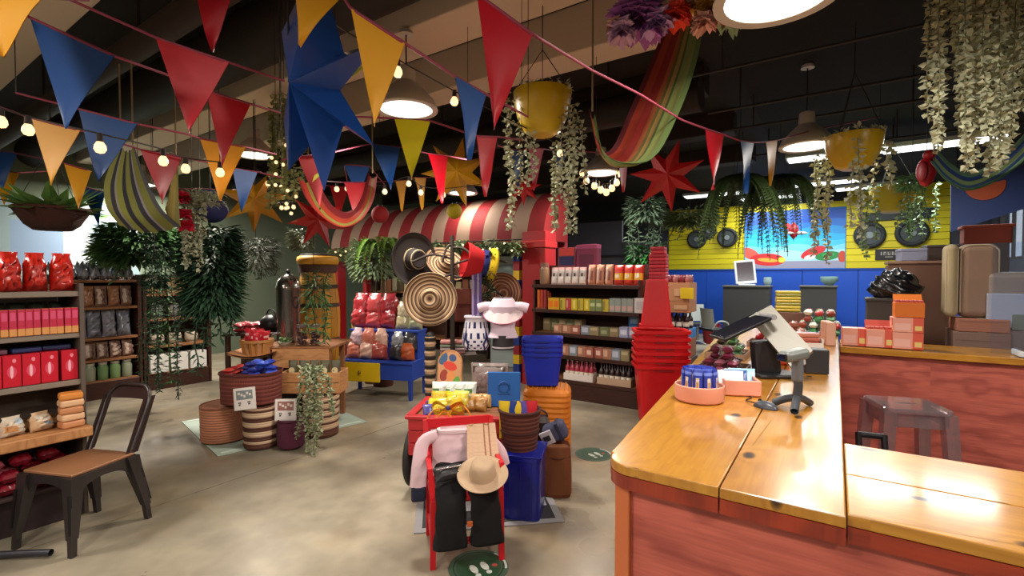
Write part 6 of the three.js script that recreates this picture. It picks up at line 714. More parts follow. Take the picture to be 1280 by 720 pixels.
// ---------- back wall: yellow boards, sky mural, blue dado ----------
const BW = ZB + 0.001;
const wx = (px) => ZP(px, 340, BW).x, wy = (px, py) => ZP(px, py, BW).y;
const seamY = wy(1000, 337);
{
  const xl = wx(836), xm0 = wx(930), xm1 = wx(1057), xr = XR - 0.001, top = wy(1100, 240);
  const o = thing('blue_dado', 'royal blue lower wall panelling behind the desks', 'panelling', V(xl - 0.1, 0, BW)); for (let i = 0; i < 6; i++) { const w = (xr - xl + 0.1) / 6; part('panel', rbox(w - 0.012, seamY - 0.02, 0.03, 0.004, w * (i + 0.5), seamY / 2, 0.016), M(0x0d45ac, 0.5), o); } part('cap_rail', rbox(xr - xl + 0.1, 0.035, 0.05, 0.006, (xr - xl + 0.1) / 2, seamY, 0.026), M(0x0a3a94, 0.5), o);
  const boards = (x0, x1, y1, label) => { const t = thing('yellow_wall_panel', label, 'panel', V((x0 + x1) / 2, seamY + 0.02, BW)), n = 12, h = (y1 - seamY - 0.02) / n; for (let i = 0; i < n; i++) part('board', rbox(x1 - x0, h - 0.008, 0.03, 0.006, 0, h * (i + 0.5), 0.018), M(i % 3 ? 0xc9b808 : 0xbfae0a, 0.55), t); return t; };
  const yp1 = boards(xl, xm0, wy(890, 260), 'yellow boarded wall panel with black wheels by the green vines'); boards(xm1, wx(1186), wy(1120, 232), 'yellow boarded wall panel carrying the black cart silhouette');
  const mural = print(1024, 640, (c, w, h) => { c.fillStyle = '#1f4fa8'; c.fillRect(0, 0, w, h); const g = ['#1c4aa6', '#1f66bc', '#1f86c8', '#1f9ed2', '#3cb0d8', '#70c0d8', '#9cc8d2']; g.forEach((k, i) => { c.fillStyle = k; for (let x = 0; x < w; x += 8) c.fillRect(x, 60 + i * 66 + 18 * Math.sin(x * 0.011 + i), 8, h); }); c.fillStyle = '#8c8aa0'; c.fillRect(0, 560, w, 80); const bl = (col, x, y, rx, ry, r) => { c.fillStyle = col; c.beginPath(); c.ellipse(x, y, rx, ry, r, 0, 6.3); c.fill(); }; bl('#d4584a', 60, 470, 110, 60, 0.5); bl('#c4282c', 250, 540, 190, 70, 0.05); bl('#e8a03a', 250, 545, 110, 22, 0.1); bl('#d9d23c', 400, 545, 40, 30, 0); bl('#c0242c', 720, 470, 130, 54, -0.4); bl('#e4dcd4', 690, 520, 60, 24, -0.2); bl('#1f7a3c', 860, 510, 120, 48, -0.12); bl('#2c9a50', 870, 500, 60, 20, -0.1); bl('#b5402c', 1000, 520, 40, 60, 0); bl('#c22c34', 460, 170, 26, 34, 0.2); c.fillStyle = '#3a2a3c'; c.fillRect(420, 200, 90, 10); c.fillRect(450, 215, 40, 22); });
  const u = thing('sky_mural', 'blue sky mural of crisp bags between the yellow panels', 'mural', V((xm0 + xm1) / 2, seamY + 0.02, BW)), mh = wy(1000, 262) - seamY - 0.02; part('board', rbox(xm1 - xm0 - 0.01, mh, 0.02, 0.004, 0, mh / 2, 0.012), M(0x3a78c0, 0.6), u); part('print', new THREE.PlaneGeometry(xm1 - xm0 - 0.04, mh - 0.03).translate(0, mh / 2, 0.0235), new THREE.MeshStandardMaterial({ map: mural, roughness: 0.5 }), u); part('top_trim', rbox(xm1 - xm0, 0.14, 0.03, 0.005, 0, mh + 0.075, 0.017), M(0xc4b40c, 0.55), u, undefined, undefined, 'yellow top trim');
  const wheel = (o2, px, py, r) => { const p = ZP(px, py, BW + 0.09).sub(o2.position); const t = part('wheel', new THREE.TorusGeometry(r * 0.82, r * 0.18, 10, 32), M(0x15171a, 0.7), o2, p, undefined, 'black wheel'); part('disc', cyl(r * 0.8, r * 0.8, 0.05, 28).rotateX(Math.PI / 2), M(0x2c3234, 0.6), t); part('hub', cyl(r * 0.25, r * 0.25, 0.08, 18).rotateX(Math.PI / 2), M(0x6a7274, 0.5), t); };
  wheel(yp1, 871, 299, 0.26); wheel(yp1, 886, 289, 0.2); wheel(yp1, 909, 297, 0.26);
  const ca = ZP(1116, 272, BW + 0.05), ct = thing('wall_cart', 'black cart cut-out with two wheels on yellow boards', 'wall decoration', ca); wheel(ct, 1087, 294, 0.31); wheel(ct, 1140, 291, 0.31); part('body', extrude([[-0.6, -0.05], [0.65, -0.05], [0.75, 0.16], [0.2, 0.22], [-0.1, 0.12], [-0.65, 0.14]], 0.04, 0.004), M(0x23282a, 0.6), ct); part('seat', rbox(0.4, 0.09, 0.05, 0.01, 0.3, 0.26, 0.02), M(0x23282a, 0.6), ct);
  const sp = ZP(1111, 318, BW + 0.05), sg = thing('black_wall_sign', 'small black sign with white lettering on yellow boards', 'sign', sp), sm = print(128, 66, (c) => { c.fillStyle = '#17110f'; c.fillRect(0, 0, 128, 66); c.fillStyle = '#8d8780'; c.fillRect(24, 16, 7, 22); c.fillRect(38, 16, 14, 22); c.fillRect(58, 16, 14, 22); c.fillRect(78, 16, 9, 22); c.fillRect(92, 16, 12, 22); c.fillRect(46, 46, 38, 5); c.fillStyle = '#17110f'; c.fillRect(43, 22, 5, 16); c.fillRect(63, 16, 5, 16); c.fillRect(96, 24, 8, 4); }); part('plate', rbox(0.5, 0.25, 0.02, 0.004), M(0x17110f, 0.5), sg); part('lettering', new THREE.PlaneGeometry(0.48, 0.24).translate(0, 0, 0.0115), new THREE.MeshStandardMaterial({ map: sm, roughness: 0.5 }), sg);
}
// dark partition left of the yellow panel
{ const p = ZP(760, 300, -9.6); const o = thing('slate_partition', 'slate grey partition screens behind the central shelf', 'partition', V(p.x, 0, -9.6)); part('panel', rbox(1.25, 2.75, 0.06, 0.01, -0.3, 1.375, 0), M(0x5a5a68, 0.7), o); part('panel', rbox(0.8, 2.3, 0.06, 0.01, 0.72, 1.15, 0.02), M(0x4a4a56, 0.7), o); part('rail', rbox(2.1, 0.04, 0.08, 0.006, 0.05, 2.02, 0.05), M(0x2a2a30, 0.6), o); }
// ---------- desks, chairs and clutter before the wall ----------
{
  const dz = -12.6; const x = (px) => ZP(px, 370, dz).x, y = (px, py) => ZP(px, py, dz).y;
  const desk = (px0, px1, py, label) => { const w = x(px1) - x(px0), h = y((px0 + px1) / 2, py); const o = thing('grey_desk', label, 'desk', V((x(px0) + x(px1)) / 2, 0, dz)); part('front', rbox(w, h - 0.04, 0.04, 0.006, 0, (h - 0.04) / 2, 0), M(0x3c3a3a, 0.6), o); part('top', rbox(w + 0.04, 0.04, 0.7, 0.008, 0, h - 0.02, -0.3), M(0x55524f, 0.5), o); part('side', rbox(0.04, h - 0.04, 0.6, 0.006, -w / 2 + 0.02, (h - 0.04) / 2, -0.3), M(0x3c3a3a, 0.6), o); part('side', rbox(0.04, h - 0.04, 0.6, 0.006, w / 2 - 0.02, (h - 0.04) / 2, -0.3), M(0x3c3a3a, 0.6), o); return h; };
  const h1 = desk(904, 962, 357, 'dark grey desk with a tablet stand'); const h2 = desk(1000, 1046, 357, 'dark grey desk behind the ribboned sweets');
  const tp = V(x(932), h1 + 0.001, dz - 0.12), t = thing('tablet_stand', 'white framed tablet on a stand atop the grey desk', 'tablet', tp, 0.25); part('foot', rbox(0.36, 0.03, 0.22, 0.01, 0, 0.015, 0), M(0xd6d6d6, 0.4), t); const fr = part('frame', rbox(0.46, 0.58, 0.04, 0.02, 0, 0.33, 0), M(0xd4d4d2, 0.4), t, undefined, [-0.2, 0, 0.08]); part('screen', rbox(0.36, 0.46, 0.006, 0.002, 0, 0.34, 0.022), M(0x4a3c40, 0.2), fr);
  const chair = (px, d, turn, label) => { const p = W(px, 408, d); p.y = 0; const o = thing('white_office_chair', label, 'chair', p, turn), wh = M(0xc6cac6, 0.45); part('seat', rbox(0.46, 0.05, 0.44, 0.02, 0, 0.47, 0, 3), M(0x1a1a1e, 0.7), o, undefined, undefined, 'black seat pad'); part('back', sheet((u, v) => V((u - 0.5) * 0.44, 0.52 + v * 0.4, -0.2 - 0.05 * v + 0.05 * Math.pow(2 * u - 1, 2)), 8, 6), M(0xc6cac6, 0.45, { side: THREE.DoubleSide }), o); part('post', cyl(0.03, 0.03, 0.4, 12, 0, 0.25, 0), chrome, o); for (let i = 0; i < 5; i++) { const a = i / 5 * 6.283; part('foot', taper(V(0, 0.08, 0), V(Math.cos(a) * 0.28, 0.03, Math.sin(a) * 0.28), 0.05, 0.04), wh, o); } for (const s of [-1, 1]) part('arm', tube([V(s * 0.2, 0.5, -0.2), V(s * 0.27, 0.66, -0.1), V(s * 0.27, 0.62, 0.12), V(s * 0.22, 0.47, 0.16)], 0.015, 16, 6), wh, o); };
  chair(893, 10.2, 2.4, 'white shell office chair with black seat beside the grey desk'); chair(872, 11.4, 0.6, 'white shell office chair tucked behind another chair');
  const rc = W(895, 400, 11.6); rc.y = 0; single('red_waste_bin', tubShape(0.2, 0.2, [[0.001, 0.02], [0.78, 0.02], [0.8, 0], [1, 0.45], [1.04, 0.46], [0.96, 0.46], [0.78, 0.03]], 3, 24), M(0x8a1420, 0.5), 'dark red waste bin beside the grey desk', 'bin', V(x(895), 0.0, dz + 0.5));
  for (const [px, c, s] of [[958, 0x9ab0b4, 0], [1036, 0x8fb0ac, 1]]) { const p = V(x(px), (s ? h2 : h1) + 0.001, dz - 0.2), o = thing('glass_beaker', s ? 'glass bowl on the desk behind the sweets' : 'small glass cup beside the tablet', 'glass', p); part('bowl', lathe([[0.001, 0], [0.06, 0], [0.09 + s * 0.08, 0.1], [0.08 + s * 0.09, 0.2], [0.075 + s * 0.09, 0.2], [0.05, 0.01]], 20), M(c, 0.15), o); part('foot', cyl(0.06, 0.065, 0.015, 18, 0, 0.007, 0), M(c, 0.2), o); }
}
// ---------- stores behind the back counter, right ----------
{
  const z = -6.4, x = (px, zz = z) => ZP(px, 350, zz).x, y = (px, py, zz = z) => ZP(px, py, zz).y;
  const brown = M(0x6a4a3a, 0.7), pinkish = M(0x9c6a56, 0.7), w = x(1192) - x(1110);
  const pa = thing('brown_partition', 'plain brown partition cabinet behind the back counter', 'cabinet', V((x(1110) + x(1192)) / 2, 0, z)); const ph = y(1150, 326); part('front', metres(rbox(w, ph - 0.02, 0.05, 0.006, 0, (ph - 0.02) / 2, 0)), brown, pa); part('top', rbox(w + 0.02, 0.03, 0.4, 0.006, 0, ph - 0.015, -0.16), M(0x8a6a58, 0.6), pa); part('side', rbox(0.04, ph - 0.04, 0.34, 0.006, w / 2 - 0.02, (ph - 0.04) / 2, -0.18), brown, pa); part('side', rbox(0.04, ph - 0.04, 0.34, 0.006, -w / 2 + 0.02, (ph - 0.04) / 2, -0.18), brown, pa);
  for (const [px, ww, hh, c, lab] of [[1150, 0.34, 0.1, 0x8a8ea8, 'pale lilac paper box on the brown cabinet'], [1178, 0.26, 0.13, 0x3a2a26, 'dark brown box on the brown cabinet']]) { const o = thing('paper_box', lab, 'box', V(x(px), ph + 0.001, z - 0.12), 0.1); part('box', rbox(ww, hh, 0.24, 0.008, 0, hh / 2, 0), M(c, 0.6), o); part('lid', rbox(ww + 0.01, 0.03, 0.25, 0.006, 0, hh + 0.012, 0), M(c, 0.5), o); }
  // black bin bag on a dark box, on the counter's far side
  const bz = -5.95, bx = ZP(1100, 380, bz).x; const b = thing('dark_storage_box', 'dark grey storage box under the black bin bag', 'box', V(bx + 0.06, 0, bz)); const bh = ZP(1100, 372, bz).y; part('box', rbox(0.34, bh, 0.3, 0.01, 0, bh / 2, 0), M(0x3a3432, 0.6), b); part('lid', rbox(0.36, 0.03, 0.32, 0.008, 0, bh - 0.02, 0), M(0x2c2826, 0.6), b);
  const bb = thing('black_bin_bag', 'crumpled glossy black bin bag', 'bag', V(bx + 0.1, bh, bz)); const g = new THREE.SphereGeometry(1, 28, 18), gp = g.attributes.position; for (let i = 0; i < gp.count; i++) { const a = V(gp.getX(i), gp.getY(i), gp.getZ(i)), k = 1 + 0.22 * (N2(a.x * 0.25 + 0.5, a.y * 0.3 + 0.5 + a.z * 0.2, 0, 4) - 0.5) * 2; const q = k * (1 + 0.07 * Math.sin(a.x * 9 + a.y * 13) + 0.06 * Math.sin(a.z * 11 - a.y * 9 + a.x * 5)); gp.setXYZ(i, a.x * 0.21 * q * (1 - 0.25 * Math.max(0, a.y)), Math.max(0.002, (a.y * 0.17 + 0.1) * q), a.z * 0.17 * q); } g.computeVertexNormals(); part('bag', g, M(0x101015, 0.25), bb); part('knot', tube([V(0.02, 0.2, 0), V(0.06, 0.25, 0.01), V(0.11, 0.24, 0.02)], 0.018, 10, 6), M(0x101015, 0.25), bb);
  // upholstered beige cushions standing on cartons
  const cz = -6.05, cx = (px) => ZP(px, 350, cz).x, cy = (px, py) => ZP(px, py, cz).y; const fl = cy(1215, 397);
  const cart = (px0, px1, y0, y1, c, lab, zz = cz) => { const w2 = cx(px1) - cx(px0); const o = thing('cardboard_carton', lab, 'carton', V((cx(px0) + cx(px1)) / 2, y0 + 0.001, zz)); part('carton', rbox(w2, y1 - y0 - 0.002, 0.4, 0.006, 0, (y1 - y0) / 2, 0), M(c, 0.75), o); part('tape', box(0.05, 0.003, 0.4, 0, y1 - y0 + 0.001, 0), M(0xb09a80, 0.5), o); part('flap_line', box(w2 * 0.9, 0.004, 0.003, 0, (y1 - y0) * 0.8, 0.2), M(0x7a5646, 0.7), o); };
  cart(1184, 1262, 0, 0.72, 0x6f5448, 'big brown carton on the floor under the cushions'); cart(1188, 1258, 0.722, cy(1215, 413), 0x8a6e60, 'low grey brown carton in the cushion pile'); cart(1192, 1256, cy(1215, 413) + 0.002, fl, 0xa8705a, 'pinkish tan carton directly under the cushions');
  const cu = (px0, px1, c, lab, tilt, dz) => { const w2 = cx(px1) - cx(px0), h = cy(1210, 306) - fl; const o = thing('beige_cushion', lab, 'cushion', V((cx(px0) + cx(px1)) / 2, fl + 0.003, cz + dz), tilt); part('cover', rbox(w2, h, 0.22, 0.07, 0, h / 2, 0, 4), M(c, 0.85), o); for (const s of [-1, 1]) { const r = 0.06, X = w2 / 2 - 0.012; part('piping', new THREE.TubeGeometry(new THREE.CatmullRomCurve3([V(-X, 0.05, s * 0.09), V(-X, h - 0.06, s * 0.09), V(-X + 0.06, h - 0.012, s * 0.09), V(X - 0.06, h - 0.012, s * 0.09), V(X, h - 0.06, s * 0.09), V(X, 0.05, s * 0.09)], false, 'catmullrom', 0.1), 40, 0.007, 6), M(0xb8a890, 0.85), o); } };
  cu(1178, 1196, 0xa89a78, 'yellowish beige cushion edge-on beside the tan cushion', 0, 0.02); cu(1196, 1247, 0x8f7664, 'tan upholstered cushion with pale piping', 0.0, 0.0);
  const gl = thing('wrapped_bundle', 'pale plastic wrapped bundle behind the acrylic guard', 'bundle', V(cx(1264), 0, cz - 0.05)); part('body', rbox(0.36, fl + 0.42, 0.35, 0.05, 0, (fl + 0.42) / 2, 0, 3), M(0x8c8078, 0.5), gl); part('sheet', rbox(0.26, 0.3, 0.02, 0.008, -0.05, fl + 0.08, 0.18), M(0xaab4c8, 0.4), gl, undefined, undefined, 'pale blue sheet'); part('patch', rbox(0.2, 0.14, 0.02, 0.008, 0.08, fl - 0.02, 0.185), M(0x6f7f74, 0.5), gl); part('blue_bundle', rbox(0.24, 0.26, 0.03, 0.03, 0.04, fl - 0.4, 0.18), M(0x5a7890, 0.5), gl);
  // terracotta trough and navy banner by the window
  const tz = -7.6, tw = ZP(1262, 280, tz).x - ZP(1202, 280, tz).x, ty = ZP(1230, 302, tz).y; const tr = thing('terracotta_trough', 'terracotta planter trough on a high ledge', 'planter', V(ZP(1232, 280, tz).x, 0, tz)); part('trough', rbox(tw, ZP(1230, 285, tz).y - ty + 0.06, 0.25, 0.02, 0, (ZP(1230, 285, tz).y + ty) / 2, 0), M(0x8f3a26, 0.7), tr); part('rim', rbox(tw + 0.04, 0.035, 0.28, 0.01, 0, ZP(1230, 286, tz).y + 0.02, 0), M(0x9c452e, 0.7), tr); part('stand', rbox(tw * 0.9, ty - 0.02, 0.22, 0.01, 0, (ty - 0.02) / 2, 0), M(0x4a3a38, 0.7), tr);
  const sz = -10.5, Q = (px, py) => ZP(px, py, sz), o0 = Q(1188, 290), sh = new THREE.Shape(); [[1188, 290], [1290, 258], [1290, 205], [1188, 232]].forEach(([a, b], i) => { const q = Q(a, b); sh[i ? 'lineTo' : 'moveTo'](Math.min(q.x, XR - 0.01) - o0.x, q.y - o0.y); }); const nb = thing('navy_sign_board', 'big navy hanging board with orange semicircle', 'sign', o0); part('board', extrude(sh, 0.05), M(0x2b3a6c, 0.6), nb); const hc = Q(1230, 232), hr = Q(1256, 232).x - hc.x; part('half_disc', new THREE.CylinderGeometry(hr, hr, 0.02, 36, 1, false, 0, Math.PI).rotateX(Math.PI / 2).rotateZ(-Math.PI / 2 + 0.25).translate(hc.x - o0.x, hc.y - o0.y, 0.061), M(0xb54a1e, 0.6), nb, undefined, undefined, 'orange semicircle'); for (const px of [1196, 1240]) { const q = Q(px, 225); part('hanging_rod', bar(V(q.x - o0.x, q.y - o0.y - 0.1, 0.025), V(q.x - o0.x, under(q.x, sz) - o0.y, 0.025), 0.008), blackMetal, nb); }
}
// ---------- bunting ----------
const FLAG = { yellow: M(0xdc9a08, 0.55), lemon: M(0xe2d408, 0.5), blue: M(0x0c4488, 0.5), red: M(0xb4081c, 0.42) };
const cordPink = M(0x8a3248, 0.7);
const FH = 0.36, FW = 0.27;
function bunting(label, rows) {   // rows: [px, py, d] cord points or [colour, ax, ay, bx, by, tipx, tipy, recede, depth]
  const cord = [], flags = [];
  for (const r of rows) {
    if (typeof r[0] === 'number') { cord.push(W(...r)); continue; }
    const [c, ax, ay, bx, by, tx, ty, rec = 1, dd] = r, hp = Math.hypot((ax + bx) / 2 - tx, (ay + by) / 2 - ty), d = dd || FH * FOCAL / hp, wl = Math.hypot(bx - ax, by - ay) * d / FOCAL, k = wl < FW ? Math.sqrt(FW * FW - wl * wl) / 2 : 0;
    const A = W(ax, ay, d - rec * k), B = W(bx, by, d + rec * k), T = W(tx, ty, d - 0.02); cord.push(A, B); flags.push([c, A, B, T]);
  }
  const o = thing('bunting', label, 'bunting', cord[0]), L = (v) => v.clone().sub(cord[0]);
  part('cord', new THREE.TubeGeometry(new THREE.CatmullRomCurve3(cord.map(L), false, 'catmullrom', 0.05), cord.length * 6, 0.006, 6), cordPink, o);
  for (const e of [cord[0], cord[cord.length - 1]]) part('tie', bar(L(e), L(V(e.x, under(e.x, e.z), e.z)), 0.0025, 4), cordMat, o);
  for (const [c, A, B, T] of flags) {
    const a = L(A), b = L(B), t = L(T), n = V(0, 0, 0).crossVectors(b.clone().sub(a), t.clone().sub(a)).normalize(), ph = rr(0, 6), amp = rr(0.004, 0.012), curl = rr(0.0, 0.015);
    const face = (s) => sheet((u, v) => { const top = a.clone().lerp(b, u), q = top.lerp(t, v); return q.addScaledVector(n, amp * Math.sin(u * 3 + v * 4 + ph) * (0.3 + v) + curl * v * v * v + s * 0.0012); }, 5, 9);
    part('flag', merged(face(1), face(-1)), FLAG[c], o);
  }
}
bunting('short bunting with a single large yellow pennant', [['yellow', -62, -66, 57, -4, -6, 66, 0, 1.55], [110, 0, 1.75]]);
bunting('bunting cord carrying a big blue pennant and dark red pennant', [[-20, -6, 1.7], ['blue', 38, 22, 143, 70, 80, 160, 0], [205, 92, 2.15], ['red', 258, 113, 313, 130, 277, 207, 0, 2.4], [350, 141, 2.6]]);
bunting('bunting cord with one large red pennant beside the blue star', [[75, -6, 1.9], ['red', 195, 47, 286, 78, 236, 166, 0], [355, 101, 2.35]]);
bunting('bunting of yellow, red and blue pennants crossing the pendant lamp', [[150, -30, 2.2], ['red', 243, -14, 296, -18, 263, 62, 0, 2.1], ['yellow', 368, -20, 428, -5, 374, 57, 0, 1.9], ['yellow', 439, 11, 506, 54, 468, 158, 0], ['blue', 568, 95, 608, 118, 588, 200, 1], [660, 146, 2.8]]);
bunting('bunting with a big red pennant leading to three narrow pennants', [['red', 596, -8, 666, 43, 618, 160, 0], [740, 88, 2.0], [800, 118, 2.3], [852, 150, 2.65], ['red', 882, 161, 904, 168, 893, 237, 1], ['blue', 925, 176, 943, 178, 933, 242, 1], ['yellow', 957, 177, 972, 175, 965, 232, 1], [1015, 163, 4.6], [1100, 146, 5.0]]);
bunting('bunting of yellow, red and blue pennants before the green hammock', [[-8, 131, 2.8], ['yellow', 40, 148, 100, 163, 62, 231, 0], ['red', 176, 187, 227, 196, 203, 255, 0], ['blue', 290, 210, 322, 215, 302, 265, 1], [352, 222, 4.3]]);
bunting('bunting with blue pennant and yellow pennant over the green hammock', [[20, 116, 2.6], ['blue', 98, 136, 172, 155, 122, 226, 0], [235, 168, 2.9], ['yellow', 250, 173, 307, 184, 275, 251, 0], [345, 193, 3.3]]);
bunting('bunting of lemon and red pennants under the pendant lamp', [[420, 145, 2.9], ['lemon', 493, 148, 538, 151, 514, 224, 0], ['red', 595, 170, 622, 171, 607, 246, 1], [652, 175, 3.3]]);
bunting('bunting of red and blue pennants behind the big blue star', [[352, 200, 3.3], ['red', 372, 196, 410, 192, 400, 262, 1], ['blue', 463, 180, 500, 184, 489, 238, 1, 4.9], ['red', 535, 192, 560, 195, 553, 254, 1, 4.5], [585, 200, 3.7]]);
bunting('far bunting of small yellow and red pennants before the awning', [[400, 226, 5.4], ['red', 430, 228, 457, 228, 446, 278, 1, 4.9], ['yellow', 494, 226, 509, 225, 503, 264, 1], ['yellow', 518, 222, 533, 222, 528, 262, 1], [560, 220, 5.6]]);
bunting('bunting of blue and yellow pennants above the hanging brown basket', [[-30, 184, 4.6], ['blue', -12, 187, 22, 192, 2, 236, 1], ['yellow', 80, 204, 114, 214, 98, 262, 1], ['blue', 98, 232, 131, 240, 123, 284, 1, 4.9], [150, 236, 5.2]]);
bunting('short bunting of yellow pennants at the left wall', [[-40, 208, 5.0], ['yellow', -14, 212, 24, 216, 5, 258, 1, 4.8], [60, 214, 5.2]]);
bunting('bunting of red and blue pennants behind the yellow bowl', [[622, 182, 4.3], ['blue', 636, 186, 656, 188, 648, 236, 1], ['red', 660, 184, 680, 186, 668, 238, 1], ['blue', 690, 188, 708, 188, 700, 230, 1], ['red', 770, 192, 786, 194, 780, 240, 1], [800, 190, 5.0]]);
bunting('bunting of blue and red pennants between steel urn and green vines', [[190, 236, 5.6], ['blue', 252, 236, 282, 238, 268, 272, 1, 5.5], ['red', 412, 232, 436, 234, 424, 272, 1, 5.6], ['blue', 430, 206, 462, 208, 448, 250, 1, 5.0], [480, 230, 5.7]]);
// ---------- strings of bulbs ----------
const bulbGlass = new THREE.MeshStandardMaterial({ color: 0xffd9a0, emissive: AMBER.clone().lerp(new THREE.Color(1, 0.85, 0.6), 0.3), emissiveIntensity: 1.5, roughness: 0.3 });
const bulbGeo = lathe([[0.001, -0.055], [0.016, -0.05], [0.024, -0.035], [0.022, -0.018], [0.012, 0.0], [0.001, 0.002]], 14);
function bulbString(label, pts, lit = true, k = 1) {
  const P = pts.map((p) => W(p[0], p[1], p[2])), o = thing('string_lights', label, 'lights', P[0]), L = (v) => v.clone().sub(P[0]);
  part('cable', new THREE.TubeGeometry(new THREE.CatmullRomCurve3(P.map((v) => L(v).add(V(0, 0.035 * k, 0)))), pts.length * 6, 0.004, 5), cordMat, o);
  for (const e of [P[0], P[P.length - 1]]) part('tie', bar(L(e).add(V(0, 0.035 * k, 0)), L(V(e.x, under(e.x, e.z), e.z)), 0.0025, 4), cordMat, o);
  P.forEach((v, i) => { if (pts[i][3] === 0) return; const b = part('bulb', k === 1 ? bulbGeo : bulbGeo.clone().scale(k, k, k), bulbGlass, o, L(v)); part('socket', cyl(0.012 * k, 0.014 * k, 0.04 * k, 10, 0, 0.018 * k, 0), cordMat, b); if (lit) { const l = new THREE.PointLight(AMBER, BULB_POWER, 0, 2); l.position.copy(L(v)).add(V(0, -0.028 * k, 0)); l.shadow.radius = 1.2; l.castShadow = true; o.add(l); } });
}
bulbString('string of warm bulbs crossing the left yellow pennant', [[-20, 137, 2.2, 0], [1, 145, 2.2], [35, 155, 2.25], [125, 177, 2.2], [204, 195, 2.6], [232, 205, 2.8], [275, 210, 2.9]]);
bulbString('string of warm bulbs beside the pendant lamp and blue star', [[372, -10, 2.3, 0], [411, 34, 2.3], [497, 83, 2.4], [568, 121, 2.9], [700, 187, 3.6], [745, 205, 4.2, 0]]);
bulbString('far string of small warm bulbs behind the big blue star', [[320, 215, 5.2, 0], [335, 226, 5.2], [352, 231, 5.2], [380, 229, 5.2], [421, 233, 5.2], [434, 232, 5.1], [481, 236, 5.0], [511, 226, 4.9], [526, 237, 4.9], [554, 240, 5.0], [600, 235, 5.2, 0]], false, 1.1);
bulbString('far string of little bulbs above the steel urn', [[250, 262, 5.6, 0], [275, 268, 5.6], [338, 259, 5.5], [352, 257, 5.4], [367, 256, 5.4], [400, 262, 5.6, 0]], false, 0.9);
bulbString('ring of bare bulbs under the far pendant lamp', [[728, 212, 6.2], [733, 222, 6.1], [743, 228, 6.0], [751, 233, 6.0], [758, 236, 6.0], [765, 231, 6.0], [771, 224, 6.1], [774, 213, 6.2]], false, 1.6);
// ---------- paper stars ----------
function starPoint(c, tip, v1, v2, back) { const L = []; const t = (a, b, d) => L.push(a, b, d); t(c, v1, tip); t(c, tip, v2); t(back, tip, v1); t(back, v2, tip); const g = new THREE.BufferGeometry(); g.setAttribute('position', new THREE.Float32BufferAttribute(L.flatMap((p) => [p.x, p.y, p.z]), 3)); g.setAttribute('uv', new THREE.Float32BufferAttribute(new Float32Array(24), 2)); g.computeVertexNormals(); return g; }
{
  const d = 2.05, c = W(361, 103, d), O = (px, py, k = 0) => W(px, py, d + k).sub(c), o = thing('paper_star', 'big half-folded blue paper star with sharp ridged points', 'star', c), bl = glossy(0x123f86, 0.35), front = V(0, 0, 0), toCam = EYE.clone().sub(c).normalize(), bk = toCam.clone().multiplyScalar(-0.22), F = toCam.clone().multiplyScalar(0.02);
  const pts = [[[397, -52, 0.05], [352, 40, 0.12], [430, 66, 0.1]], [[476, 51, 0.02], [430, 66, 0.1], [425, 113, 0.1]], [[468, 183, 0.0], [425, 113, 0.1], [429, 158, 0.1]], [[405, 239, 0.0], [429, 158, 0.1], [387, 182, 0.1]], [[360, 214, 0.03], [387, 182, 0.1], [355, 150, 0.12]]];
  for (const [t, a, b] of pts) part('star_point', starPoint(F, O(...t), O(...a), O(...b), bk), bl, o);
  for (const [px, py] of [[448, 92], [399, 222]]) { const q = O(px, py, 0.1); part('yellow_trim', extrude([[-0.03, -0.02], [0.03, 0.03], [0.035, 0.045], [-0.02, 0.01]], 0.003).rotateY(YAW).translate(q.x, q.y, q.z), M(0xcfc81a, 0.5), o); }
  part('hanging_cord', bar(V(0, 0, 0).addScaledVector(toCam, -0.1), V(-toCam.x * 0.1, under(c.x - toCam.x * 0.1, c.z - toCam.z * 0.1) - c.y, -toCam.z * 0.1), 0.004, 5), cordMat, o);
}
function star(label, px, py, d, R, n, col, rot, skew = 0) {
  const c = W(px, py, d), o = thing('paper_star', label, 'star', c, facing(c) + skew), mt = glossy(col, 0.4), r = R * 0.42;
  for (let i = 0; i < n; i++) { const a = rot + i / n * 6.2832, h = Math.PI / n, P = (t, q, z) => V(Math.cos(t) * q, Math.sin(t) * q, z); part('star_point', starPoint(V(0, 0, R * 0.2), P(a, R, 0), P(a - h, r, 0), P(a + h, r, 0), V(0, 0, -R * 0.2)), mt, o); }
  part('hanging_cord', bar(V(0, 0, -R * 0.05), V(0, under(c.x, c.z) - c.y, -R * 0.05), 0.003, 5), cordMat, o);
}
star('golden yellow seven pointed paper star above the awning', 571, 216, 5.2, 0.385, 7, 0xc08a12, 0.5);
star('red seven pointed paper star beside the rainbow hammock', 834, 219, 4.3, 0.33, 7, 0xb00a12, 1.25);
star('yellow paper star hidden among vines above the urn', 318, 250, 5.2, 0.36, 7, 0xc0860c, 0.2);
star('red paper star beneath the striped red hammock', 398, 275, 5.0, 0.3, 7, 0xb80c16, 0.6);
star('small red paper star hung before the awning', 655, 235, 5.4, 0.2, 7, 0xa80c14, 0.2);
